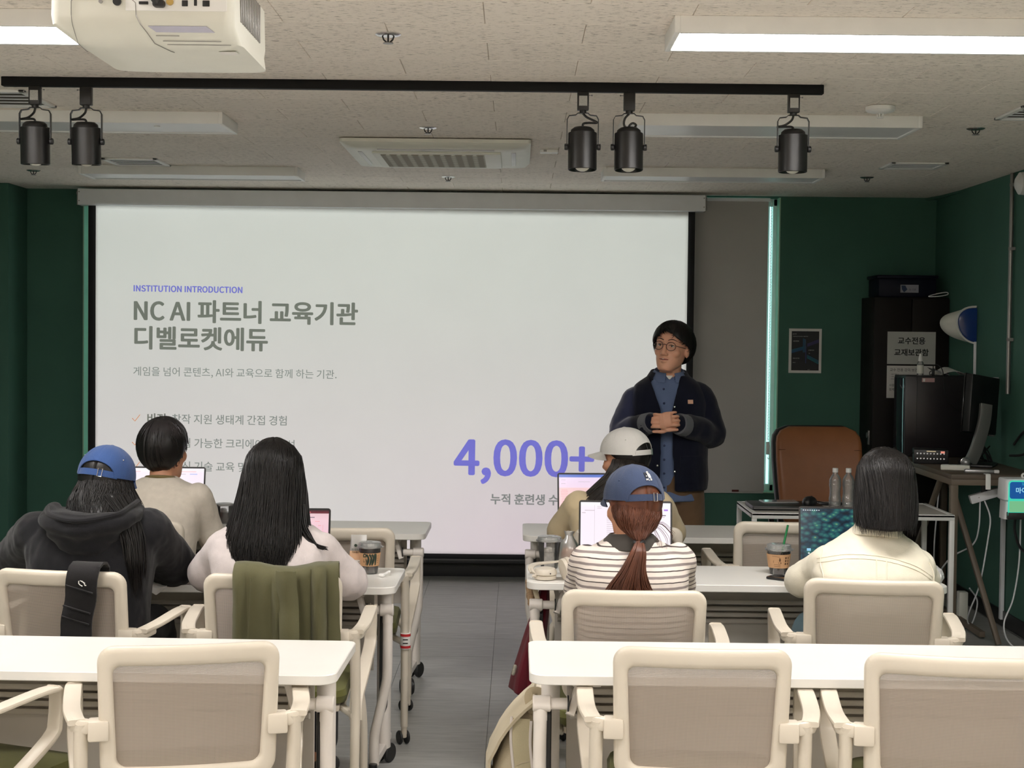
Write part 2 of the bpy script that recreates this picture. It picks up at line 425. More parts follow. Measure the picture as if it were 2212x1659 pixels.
def text(name, body, size, mat, parent, loc, rot=(pi / 2, 0, 0), align='LEFT', bold=0.0, ext=0.0004, sx=1.0, res=5, fit=None):
    cu = bpy.data.curves.new(name, 'FONT'); cu.body = body
    if FONT: cu.font = FONT
    if FONT: size *= 2.35; bold *= 1.0
    cu.size = size; cu.align_x = align; cu.extrude = ext; cu.resolution_u = res
    ob = bpy.data.objects.new('tmp', cu); COL.objects.link(ob)
    dg = bpy.context.evaluated_depsgraph_get(); dg.update()
    me = bpy.data.meshes.new_from_object(ob.evaluated_get(dg)); bpy.data.objects.remove(ob)
    me.materials.clear(); me.name = name
    k = 1.0
    if fit:
        xs = [q.co.x for q in me.vertices]; k = fit / (max(xs) - min(xs)); x0 = min(xs)
        for q in me.vertices: q.co.x = (q.co.x - x0) * k; q.co.y *= k
    me['k'] = k
    if bold:   # heavier strokes: the same outlines laid down again a hair apart
        g = G(); vs = [q.co.copy() for q in me.vertices]; fs = [tuple(f.vertices) for f in me.polygons]
        for i, (dx, dy) in enumerate(((0, 0), (1, 0), (-1, 0), (0, 0.8), (0, -0.8), (0.7, 0.6), (-0.7, 0.6), (0.7, -0.6), (-0.7, -0.6))): g.add([(q.x + dx * bold, q.y + dy * bold, q.z + i * 2e-5) for q in vs], fs)
        me = bpy.data.meshes.new(name); me.from_pydata(g.v, [], g.f); me['k'] = k
    return link(name, me, mat, parent, loc, rot)
def rot_to(d):   # matrix whose +Z points along d
    return V(d).to_track_quat('Z', 'Y').to_matrix().to_4x4()
def TR(loc=(0, 0, 0), rx=0, ry=0, rz=0, s=1.0):
    return Matrix.Translation(loc) @ Matrix.Rotation(rz, 4, 'Z') @ Matrix.Rotation(rx, 4, 'X') @ Matrix.Rotation(ry, 4, 'Y') @ Matrix.Scale(s, 4)
# ------------------------------------------------------------------ the room
XL, XR, YB, YF, HC = -3.62, 2.73, 10.05, -1.7, 2.52
S = lambda o: tag(o, kind='structure')
fl = S(G().box(((XL + XR) / 2, (YB + YF) / 2, -0.06), (XR - XL + 0.4, YB - YF + 0.4, 0.108)).ob('floor', 'floor'))
tile = G().box((0, 0, -0.003), (0.4488, 0.4488, 0.006), 0.0008, seg=1).mesh('floor_tile', False)
tile.materials.append(M['floor']); first = True
for i in range(-7, 7):
    for j in range(-1, 10):
        x, y = -0.105 + 0.45 * (i + 0.5), 5.733 + 0.45 * (j + 0.5)
        if XL + 0.2 < x < XR - 0.1: link('floor_tile', tile, None, fl, (x, y, 0))
ce = S(G().box(((XL + XR) / 2, (YB + YF) / 2, HC + 0.062), (XR - XL + 0.4, YB - YF + 0.4, 0.1)).ob('ceiling', 'ceil'))
cache = {}
def ceiling_tile(x0, x1, y0, y1):
    k = round(x1 - x0, 3), round(y1 - y0, 3)
    if k not in cache:
        cache[k] = G().box((0, 0, 0.006), (k[0] - 0.0016, k[1] - 0.0012, 0.012), 0.0016, seg=1).mesh('ceiling_tile', False); cache[k].materials.append(M['ceil'])
    link('ceiling_tile', cache[k], None, ce, ((x0 + x1) / 2, (y0 + y1) / 2, HC))
for j in range(-4, 20):
    y0 = 4.278 + 0.2985 * j; y1 = min(y0 + 0.2985, YB)
    x = (-0.107 if j % 2 == 0 else 0.193) - 0.6 * 6
    while x < XR - 0.02:
        a, b = max(x, XL), min(x + 0.6, XR)
        if b - a > 0.02: ceiling_tile(a, b, y0, y1)
        x += 0.6
G().box(((XL + XR) / 2, (YF + 3.08) / 2, HC + 0.006), (XR - XL, 3.08 - YF, 0.012)).ob('ceiling_field', 'ceil', ce)
WX0, WX1, WZ0, WZ1 = -2.86, 1.712, 0.572, 2.512
g = G()
g.box(((XL + WX0) / 2, YB + 0.1, 1.26), (WX0 - XL, 0.2, 2.52)); g.box(((XR + WX1) / 2 + 0.1, YB + 0.1, 1.26), (XR - WX1 + 0.2, 0.2, 2.52))
g.box(((WX0 + WX1) / 2, YB + 0.1, WZ0 / 2), (WX1 - WX0, 0.2, WZ0)); g.box(((WX0 + WX1) / 2, YB + 0.1, (WZ1 + HC + 0.1) / 2), (WX1 - WX0, 0.2, HC + 0.1 - WZ1))
S(g.ob('wall_back', 'wall'))
S(G().box((XL - 0.05, 6.9, 1.3), (0.1, 6.7, 2.6)).ob('wall_left', 'wall'))
S(G().box((XL - 0.05, 0.87, 1.3), (0.1, 5.36, 2.6)).ob('wall_left_rear', 'bouncewall'))  # out of view; green wall turned white here as a light reflector
S(G().box((XR + 0.05, 6.9, 1.3), (0.1, 6.7, 2.6)).ob('wall_right', 'wall'))
S(G().box((XR + 0.05, 0.87, 1.3), (0.1, 5.36, 2.6)).ob('wall_right_rear', 'bouncewall'))  # out of view, whitened likewise to reflect light forward
S(G().box(((XL + XR) / 2, YF - 0.05, 1.3), (XR - XL, 0.1, 2.6)).ob('wall_front', 'bouncewall'))
S(G().box(((XL - 3.225) / 2, 9.865, 1.26), (-3.225 - XL, 0.37, 2.52), 0.004).ob('pilaster_wall_left', 'wall'))
# rounded soffit corner piece where ceiling meets the right corner
S(G().prism([(2.73, 9.05), (2.735, 9.05), (2.735, 10.05), (2.66, 10.05), (2.70, 9.85), (2.726, 9.5)], 2.505, 2.519).ob('trim_3', 'wall'))
S(G().box((-0.25, YB - 0.006, 0.045), (XR - XL - 0.9, 0.012, 0.09), 0.002).ob('baseboard_back', 'dark'))
S(G().box((XR - 0.006, 4.5, 0.045), (0.012, 11.0, 0.09), 0.002).ob('baseboard_right', 'dark'))
S(G().box((XR - 0.0135, 4.5, 0.002), (0.004, 11.0, 0.004)).ob('trim_2', 'greymet'))
# window behind the screen
wf = S(empty('window_1', (0, YB + 0.12, 0)))
g = G()
g.box((WX1 - 0.016, 0, (WZ0 + WZ1) / 2), (0.032, 0.05, WZ1 - WZ0), 0.004)
for xx in (WX0 + 0.03, -1.3, 0.2): g.box((xx, 0, (WZ0 + WZ1) / 2), (0.05, 0.05, WZ1 - WZ0), 0.004)
for zz in (WZ0 + 0.025, WZ1 - 0.025): g.box(((WX0 + WX1) / 2, 0, zz), (WX1 - WX0, 0.05, 0.05), 0.004)
S(g.ob('window_frame', 'winframe', wf))
S(G().box(((WX0 + WX1) / 2, 0.0, (WZ0 + WZ1) / 2), (WX1 - WX0 - 0.06, 0.006, WZ1 - WZ0 - 0.06)).ob('window_glass', 'glass', wf))
g = G()
for xx in (WX0 + 0.004, WX1 - 0.004): g.box((xx, -0.05, (WZ0 + WZ1) / 2), (0.008, 0.14, WZ1 - WZ0))
g.box(((WX0 + WX1) / 2, -0.05, WZ0 + 0.004), (WX1 - WX0, 0.14, 0.008))
S(g.ob('window_reveal', 'reveal', wf))
g = G(); g.box((1.654, -0.01, 1.54), (0.006, 0.02, 1.9), 0.002)
S(g.ob('window_casement', 'winframe', wf))
# roller blind
bl = tag(empty('roller_blind', (0, 10.035, 0)), 'grey roller blind hanging behind the projection screen', 'blind')
rows = []
for k in range(12):
    z = 2.49 - (2.49 - 0.585) * k / 11
    rows.append([(-2.82 + (1.63 + 2.82) * i / 30, 0.004 * sin(i * 0.9) * k / 11, z) for i in range(31)])
G().sheet(rows, 0.002).ob('blind_cloth', 'blind', bl)
G().cyl((-2.82, 0, 2.495), (1.64, 0, 2.495), 0.012).ob('roller', 'casing', bl)
G().box((-0.595, 0, 0.578), (4.44, 0.012, 0.014), 0.004).ob('bottom_bar', 'blind', bl)
G().box((1.44, -0.008, 0.588), (0.045, 0.004, 0.014), 0.001).ob('hem_tag', plain('dark_red_tag', hexc(90, 36, 30), 0.7), bl)
g = G()
for k in range(150):
    g.ell((1.649 + (0.001 if k % 2 else 0), -0.004, 2.49 - k * 0.0105), 0.0042, 6, 4)
c_ = g.ob('bead_chain', 'white', bl); c_['kind'] = 'stuff'
G().box((1.649, -0.004, 0.84 + 0.03), (0.022, 0.012, 0.085), 0.004).ob('chain_weight', 'winframe', bl)
G().tube([(1.655, -0.004, 0.91), (1.664, -0.006, 0.86), (1.658, -0.006, 0.80), (1.648, -0.004, 0.81)], 0.002, 6, sub=5).ob('chain_loop', 'white', bl)

# ------------------------------------------------------------------ projection screen with the slide
ps = tag(empty('projection_screen', (0, SCR_Y, 0)), 'large white pull down projection screen showing a slide about 4,000+', 'projection screen')
G().box((-0.819, -0.01, 2.4505), (4.02, 0.11, 0.103), 0.004).ob('casing', 'casing', ps)
g = G()
for xx in (-2.829, 1.193): g.box((xx, -0.01, 2.4505), (0.006, 0.112, 0.105), 0.001)
g.tube([(1.196, -0.01, 2.50), (1.203, -0.01, 2.50), (1.203, -0.01, 2.41)], 0.004, 6)
for xx in (-2.818, 1.182):
    for zz in (2.425, 2.482): g.cyl((xx, -0.068, zz), (xx, -0.063, zz), 0.004, 8)
g.ob('end_cap', 'greymet', ps)
G().tube([(-2.82, 0.01, 2.50), (-2.85, 0.01, 2.49), (-2.85, 0.01, 2.47), (-2.83, 0.01, 2.463)], 0.005, 6, sub=4).ob('power_cable', 'greymet', ps)
G().box((-0.822, 0.006, 1.262), (3.912, 0.002, 2.28)).ob('black_border', 'blackmatte', ps)
G().box((-0.8195, 0.003, 1.286), (3.819, 0.002, 2.228)).ob('screen_cloth', 'screen', ps)
G().box((-0.822, 0.0, 0.127), (3.912, 0.022, 0.03), 0.006).ob('weight_bar', 'dark', ps)
E0 = 0.0005
def slide(body, px, z, size, mat, bold=0.0, fit=None):  # letters are coloured pieces on the cloth, standing in for projected light
    return text('slide_text', body, size, mat, ps, (px, E0, z), (pi / 2, 0.0062, 0), 'LEFT', bold, 0.0003, fit=fit)
slide('INSTITUTION INTRODUCTION', -2.482, 1.851, 0.078, 'scrblue', 0.0016, 0.70)
slide('NC AI 파트너 교육기관', -2.478, 1.669, 0.172, 'scrtitle', 0.0046, 1.44)
slide('디벨로켓에듀', -2.474, 1.492, 0.172, 'scrtitle', 0.0046, 0.855)
slide('게임을 넘어 콘텐츠, AI와 교육으로 함께 하는 기관.', -2.484, 1.311, 0.083, 'scrgrey', 0.0, 1.315)
kb = slide('창작 지원 생태계 간접 경험', -2.232, 1.003, 0.083, 'scrgrey', 0.0003, 0.742).data['k']
for zz, b_, t_ in ((1.003, '비전:', None), (0.848, '목표:', '자립 가능한 크리에이터 육성'), (0.697, '방법:', '최신 기술 교육 및 멘토링')):
    o = slide(b_, -2.391, zz, 0.083, 'scrtitle', 0.0016, 0.138)
    if t_:
        o = slide(t_, -2.232, zz, 0.083, 'scrgrey', 0.0003)
        for q in o.data.vertices: q.co.x *= kb; q.co.y *= kb
    G().bar([(-2.49, 0, 0.027), (-2.472, 0, 0.008), (-2.44, 0, 0.05)], 0.003, 0.0075, (0, 1, 0)).ob('tick_mark', 'scrorange', ps, (0, E0, zz))
slide('4,000+', -0.398, 0.692, 0.315, 'scrblue', 0.0085, 0.892)
slide('누적 훈련생 수', -0.163, 0.504, 0.094, 'scrgrey', 0.002, 0.436)

# ------------------------------------------------------------------ ceiling fittings
def ceiling_light(x0, x1, y0, y1, lit, label):
    r = tag(empty('ceiling_light', ((x0 + x1) / 2, (y0 + y1) / 2, HC)), label, 'ceiling light')
    w_, d_ = x1 - x0, y1 - y0; g = G()
    for sy in (-1, 1): g.box((0, sy * (d_ / 2 - 0.0095), -0.025), (w_ - 0.034, 0.018, 0.0495), 0.002)
    for sx_ in (-1, 1): g.box((sx_ * (w_ / 2 - 0.009), 0, -0.025), (0.018, d_, 0.05), 0.003)
    g.box((0, 0, -0.006), (w_ - 0.02, d_ - 0.02, 0.012))
    g.ob('light_frame', 'white', r)
    G().box((0, 0, -0.042), (w_ - 0.036, d_ - 0.036, 0.006)).ob('diffuser', 'lit' if lit else 'diffuser_off', r)
    return r
ceiling_light(-2.48, -1.25, 4.42, 4.72, True, 'lit rectangular ceiling panel partly behind the projector')
ceiling_light(0.44, 1.67, 4.42, 4.72, True, 'lit rectangular ceiling panel above the right tables, brightest long panel')
for yy, w_ in ((2.35, 'over the photographer'), (0.25, 'at the back of the room')):
    ceiling_light(-2.48, -1.25, yy, yy + 0.3, True, 'lit ceiling panel out of view %s on the projector side' % w_)
    ceiling_light(0.44, 1.67, yy, yy + 0.3, True, 'lit ceiling panel out of view %s on the other side' % w_)
ceiling_light(-2.48, -1.25, 6.45, 6.80, False, 'unlit long ceiling panel behind the two left spotlights')
ceiling_light(0.43, 1.665, 6.36, 6.74, False, 'unlit long ceiling panel behind the right spotlights')
ceiling_light(-2.47, -1.24, 8.57, 8.88, False, 'unlit ceiling panel just above the left end of the projection screen')
ceiling_light(0.46, 1.67, 8.40, 8.70, False, 'unlit ceiling panel just above the right end of the projection screen')
tr = tag(G().box((-0.395, 5.62, 2.503), (3.0, 0.035, 0.034), 0.003).ob('lighting_track', 'track'), 'black lighting track crossing the ceiling with five spotlights', 'lighting track')
def spotlight(x, flip, cable, tilt, label):
    r = tag(empty('spotlight', (x, 5.62, 2.487)), label, 'spotlight', 'black track spotlights')
    G().box((0, 0, -0.034), (0.042, 0.03, 0.068), 0.003).ob('adapter', 'satin', r)
    if flip: G().box((0.0, -0.0158, -0.034), (0.03, 0.001, 0.036)).ob('rating_label', plain('label_silver', hexc(176, 176, 172), 0.5, 0.2, 300), r)
    sgn = 1 if flip else -1
    g = G(); g.cyl((0.021 * sgn, 0, -0.012), (0.031 * sgn, 0, -0.012), 0.0012, 6); g.ell((0.032 * sgn, 0, -0.012), 0.003, 8, 6); g.ob('release_pin', 'greymet', r)
    G().cyl((0, 0, -0.068), (0, 0, -0.078), 0.013, 12).ob('swivel', 'satin', r)
    G().bar([(-0.057, 0, -0.205), (-0.057, 0, -0.10), (-0.05, 0, -0.087), (-0.026, 0, -0.084), (-0.018, 0, -0.077), (0.018, 0, -0.077), (0.026, 0, -0.084), (0.05, 0, -0.087), (0.057, 0, -0.10), (0.057, 0, -0.205)], 0.003, 0.016, (0, 1, 0)).ob('yoke', 'satin', r)
    b = empty('lamp_body', (0, 0, -0.20)); b.parent = r; b.rotation_euler = (tilt, 0, 0)
    g = G().lathe([(0.006, 0.072), (0.032, 0.071), (0.043, 0.062), (0.045, 0.052), (0.0525, 0.050), (0.0525, -0.083), (0.05, -0.085), (0.049, -0.083), (0.049, 0.03), (0.002, 0.03)], 32)
    g.ob('housing', 'satin', b)
    G().ell((0, 0, -0.064), (0.03, 0.03, 0.026)).ob('bulb', 'offwhite', b)
    for s_ in (-1, 1): G().cyl((0.053 * s_, 0, 0), (0.066 * s_, 0, 0), 0.012, 10, bev=0.002).ob('pivot_knob', 'dark', b)
    G().tube(cable, 0.0042, 8, sub=7).ob('lamp_cable', 'greymet' if False else 'satin', r)
ca = [(0.0, 0, -0.078), (-0.006, 0.004, -0.095), (-0.03, 0.012, -0.112), (-0.055, 0.012, -0.118), (-0.03, 0.006, -0.118), (-0.004, 0.0, -0.12), (0.002, 0, -0.135)]
cb = [(0.0, 0, -0.078), (0.015, 0.0, -0.092), (0.045, 0.0, -0.106), (0.05, 0, -0.112), (0.02, 0, -0.112), (0.002, 0, -0.116), (0, 0, -0.132)]
cc = [(0.0, 0, -0.078), (-0.015, 0.0, -0.095), (-0.018, 0, -0.118), (-0.004, 0, -0.134), (0.015, 0, -0.132), (0.026, 0.003, -0.118), (0.014, 0.004, -0.111), (0.002, 0.004, -0.12), (0, 0, -0.134)]
spotlight(-1.775, True, ca, rad(3), 'black track spotlight nearest the left end of the track, with silver rating label')
spotlight(-1.588, False, ca, rad(4), 'black track spotlight second from the left end, plain adapter and scuffed housing')
spotlight(0.229, True, cb, rad(-3), 'black track spotlight with silver label and zigzag cable above the screen corner')
spotlight(0.398, False, cc, rad(-4), 'black track spotlight with curled cable loop and plain adapter')
spotlight(0.998, True, ca, rad(0), 'black track spotlight at the right end of the track')
# ceiling cassette air conditioner
ac = tag(empty('air_conditioner', (-0.40, 7.67, HC)), 'white ceiling cassette air conditioner with perforated grille', 'air conditioner')
g = G(); rings = []
for w_, d_, z, r_ in ((0.905, 0.905, -0.006, 0.02), (0.905, 0.905, -0.022, 0.03), (0.86, 0.86, -0.045, 0.05), (0.60, 0.60, -0.052, 0.05)):
    rings.append([(x, y, z) for x, y in rrect(w_, d_, r_, 5)])
g.loft(rings).ob('fascia', 'offwhite', ac)
for s_ in (-1, 1):
    G().box((s_ * 0.37, 0, -0.046), (0.022, 0.56, 0.01), 0.003, TR(ry=0)).ob('air_slot', 'greymet', ac)
    G().box((0, s_ * 0.37, -0.046), (0.56, 0.022, 0.01), 0.003).ob('air_slot', 'greymet', ac)
G().box((0, 0, -0.056), (0.62, 0.62, 0.012), 0.005).ob('intake_panel', 'offwhite', ac)
m = Mat('perforated_grille', hexc(150, 142, 122), 0.7)
wv = m.node('TexWave', wave_type='BANDS', bands_direction='X'); m.L.new(m.coord('Object', (1, 1, 1)), wv.inputs[0]); wv.inputs['Scale'].default_value = 6.0
w2 = m.node('TexWave', wave_type='BANDS', bands_direction='Y'); m.L.new(m.coord('Object', (1, 1, 1)), w2.inputs[0]); w2.inputs['Scale'].default_value = 12.0
mu = m.node('Math', operation='MULTIPLY'); m.L.new(wv.outputs['Fac'], mu.inputs[0]); m.L.new(w2.outputs['Fac'], mu.inputs[1])
m.base(m.ramp(mu.outputs[0], [(0.45, hexc(136, 128, 108)), (0.6, hexc(222, 222, 208))]))
G().box((-0.02, -0.02, -0.0635), (0.50, 0.52, 0.003)).ob('grille', m.m, ac)
# vents
def vent(x, y, w_, d_, label):
    r = tag(empty('ceiling_vent', (x, y, HC)), label, 'vent'); g = G()
    for s_ in (-1, 1): g.box((s_ * (w_ / 2 - 0.012), 0, -0.005), (0.024, d_, 0.01), 0.002); g.box((0, s_ * (d_ / 2 - 0.012), -0.005), (w_, 0.024, 0.01), 0.002)
    g.ob('vent_frame', 'white', r)
    G().box((0, 0, -0.0015), (w_ - 0.04, d_ - 0.04, 0.003)).ob('vent_backing', plain('vent_dark', hexc(84, 80, 72), 0.8), r)
    for k in range(5):
        G().box((0, -d_ / 2 + 0.05 + k * (d_ - 0.1) / 4, -0.006), (w_ - 0.05, 0.016, 0.002), T=None).ob('vent_slat', 'casing', r)
vent(-2.09, 8.37, 0.30, 0.33, 'square ceiling vent with slats left of the air conditioner')
vent(2.09, 8.16, 0.30, 0.28, 'square ceiling vent near the back right corner')
vent(-2.06, 6.12, 0.30, 0.42, 'ceiling vent behind the leftmost spotlight')
vent(2.12, 6.22, 0.30, 0.36, 'ceiling vent by the right wall, cut by the frame edge')
def sprinkler(x, y, label):
    r = tag(empty('sprinkler', (x, y, HC)), label, 'sprinkler', 'ceiling sprinklers')
    G().lathe([(0.04, 0.0), (0.04, -0.003), (0.032, -0.007), (0.02, -0.008), (0.012, -0.007)], 24).ob('escutcheon', 'chrome', r)
    g = G()
    for s_ in (-1, 1): g.tube([(s_ * 0.018, 0, -0.006), (s_ * 0.014, 0, -0.018), (s_ * 0.004, 0, -0.027)], 0.0025, 6)
    g.cyl((0, 0, -0.005), (0, 0, -0.026), 0.003, 8)
    g.ob('sprinkler_frame', 'dark', r)
    G().lathe([(0.004, -0.026), (0.016, -0.028), (0.016, -0.030), (0.003, -0.031)], 16).ob('deflector', 'greymet', r)
sprinkler(-0.409, 4.74, 'ceiling sprinkler closest to the camera, right of the projector')
sprinkler(-0.411, 6.87, 'ceiling sprinkler in front of the air conditioner')
sprinkler(-0.418, 9.0, 'ceiling sprinkler between the air conditioner and the screen casing')
sprinkler(-2.814, 8.88, 'ceiling sprinkler near the back left corner')
sprinkler(1.987, 6.71, 'ceiling sprinkler toward the right wall, right of the last spotlight')
sprinkler(1.985, 8.78, 'ceiling sprinkler near the back right corner')
def detector(x, y, label):
    r = tag(empty('smoke_detector', (x, y, HC)), label, 'smoke detector')
    G().lathe([(0.05, 0.0), (0.058, -0.004), (0.058, -0.018), (0.05, -0.024), (0.026, -0.03), (0.01, -0.031)], 28).ob('detector_base', 'white', r)
    g = G()
    for k in range(6): a = pi * k / 3; g.cyl((0.014 * cos(a), 0.014 * sin(a), -0.03), (0.011 * cos(a), 0.011 * sin(a), -0.045), 0.002, 6)
    g.lathe([(0.004, -0.045), (0.014, -0.046), (0.012, -0.049), (0.003, -0.05)], 16)
    g.ob('detector_cage', 'white', r)
detector(-1.556, 6.58, 'round white smoke detector in front of the left unlit panel')
detector(1.427, 6.10, 'round white smoke detector in front of the right unlit panel')
sn = tag(empty('ceiling_sensor', (0.146, 7.66, HC)), 'small white rectangular sensor beside the air conditioner', 'sensor')
G().box((0, 0, -0.008), (0.09, 0.06, 0.016), 0.004).ob('sensor_body', 'white', sn); G().box((-0.02, -0.031, -0.008), (0.016, 0.002, 0.008)).ob('sensor_eye', 'greymet', sn)

# ------------------------------------------------------------------ projector hanging from the ceiling
pj = tag(empty('projector', (-0.645, 2.62, 2.09)), 'white projector hung upside down from the ceiling, port panel facing the tables', 'projector')
g = G(); rings = []
for w_, y0, y1, z, r_ in ((0.19, 0.08, 0.30, 0.0, 0.02), (0.285, 0.03, 0.32, 0.004, 0.03), (0.312, -0.005, 0.33, 0.03, 0.02), (0.314, -0.01, 0.335, 0.045, 0.018), (0.31, -0.01, 0.335, 0.12, 0.018), (0.29, 0.0, 0.33, 0.126, 0.018)):
    rings.append([(x + (0.02 if z < 0.01 else 0), y, z) for x, y in rrect(w_, y1 - y0, r_, 4, (0, (y0 + y1) / 2))])
g.loft(rings).ob('shell', 'offwhite', pj)
G().box((0.06, -0.0105, 0.082), (0.172, 0.002, 0.062), 0.004).ob('port_panel', 'white', pj)
g = G()
for x, z, w_, h_ in ((0.005, 0.064, 0.016, 0.005), (0.075, 0.064, 0.010, 0.010), (0.093, 0.066, 0.005, 0.012), (0.111, 0.064, 0.012, 0.010)): g.box((x, -0.012, z), (w_, 0.003, h_), 0.0008)
g.cyl((-0.04, -0.0145, 0.066), (-0.04, -0.009, 0.066), 0.007, 16); g.cyl((-0.043, -0.0145, 0.08), (-0.043, -0.009, 0.08), 0.003, 12)
g.ob('port', 'dark', pj)
g = G(); g.cyl((0.05, -0.016, 0.066), (0.05, -0.01, 0.066), 0.006, 16); g.ob('port', plain('brass', hexc(190, 160, 96), 0.3, metal=0.8), pj)
for x, c in ((0.02, (70, 92, 76)), (0.05, (62, 66, 92)), (0.075, (62, 84, 124)), (0.103, (70, 98, 148))):
    G().box((x, -0.0118, 0.09), (0.026, 0.001, 0.02)).ob('port_label', plain('port_label', hexc(*c), 0.6), pj)
G().box((0.098, -0.0121, 0.08), (0.05, 0.0008, 0.006)).ob('port_label', plain('port_label_blue', hexc(58, 104, 168), 0.6), pj)
g = G().tube([(0.03, -0.02, 0.062), (0.024, -0.03, 0.072), (0.012, -0.034, 0.09), (-0.01, -0.03, 0.14), (-0.03, 0.02, 0.3), (-0.02, 0.1, 0.43)], 0.006, 8, sub=6)
g.box((0.032, -0.016, 0.062), (0.02, 0.02, 0.012), 0.004); g.ob('cable', 'dark', pj)
prof_ = [(0.0, -0.0108, 0.125), (0.08, -0.0108, 0.045), (0.096, -0.0058, 0.030), (0.140, 0.0292, 0.0038), (0.191, 0.08, -0.0004), (0.41, 0.30, -0.0004)]
def on_shell(x, s_):   # s_ runs down the rear face and on under the body
    for (a, y0, z0), (b, y1, z1) in zip(prof_, prof_[1:]):
        if s_ <= b: t = (s_ - a) / (b - a); return V((x, y0 + (y1 - y0) * t - 0.0006, z0 + (z1 - z0) * t - 0.0006))
    return V((x, prof_[-1][1], prof_[-1][2]))
def shell_line(pts, r_=0.0007, n=10):
    out = []
    for (xa, sa), (xb, sb) in zip(pts, pts[1:]): out += [on_shell(xa + (xb - xa) * t / n, sa + (sb - sa) * t / n) for t in range(n)]
    return G().tube(out + [on_shell(*pts[-1])], r_, 5)
shell_line([(-0.118, 0.082), (-0.118, 0.058), (-0.114, 0.054), (-0.016, 0.054), (-0.009, 0.06), (-0.008, 0.082), (0.006, 0.115), (0.035, 0.20)]).ob('cover_seam', 'greymet', pj)
shell_line([(-0.118, 0.082), (-0.118, 0.20)], 0.0005).ob('cover_seam', 'greymet', pj)
G().sheet([[on_shell(0.01 + 0.10 * i / 8 + 0.012 * k, 0.100 + 0.014 * k) for i in range(9)] for k in range(2)], -0.0006).ob('caution_label', plain('silver_label', hexc(190, 188, 204), 0.2, metal=0.5), pj)
for k, (x0_, x1_) in enumerate(((0.02, 0.06), (0.03, 0.13), (0.035, 0.145))): shell_line([(x0_, 0.122 + 0.012 * k), (x1_, 0.122 + 0.012 * k)], 0.0006, 8).ob('print_line', 'greymet', pj)
G().sheet([[on_shell(0.115 + 0.03 * i / 3, 0.19 + 0.03 * k) for i in range(4)] for k in range(2)], -0.0006).ob('asset_label', 'paper', pj)
G().cyl((-0.068, -0.0125, 0.066), (-0.068, -0.01, 0.066), 0.0035, 10).ob('screw', 'greymet', pj)
for k in range(12): G().box((0.1575, 0.06 + k * 0.017, 0.082), (0.003, 0.009, 0.07), 0.001, TR((0, 0, 0))).ob('vent_slot', 'greymet', pj)
G().lathe([(0.012, 0), (0.012, 0.3)], 16, (0, 0.17, 0.126)).ob('mount_pole', 'white', pj)
G().lathe([(0.07, 0), (0.07, 0.01), (0.02, 0.012)], 20, (0, 0.17, 0.418)).ob('mount_plate', 'white', pj)
g = G().lathe([(0.03, 0), (0.033, 0.02), (0.026, 0.024)], 24, (0, 0, 0), TR((0.025, 0.333, 0.05), -pi / 2)); g.ob('lens', 'dark', pj)
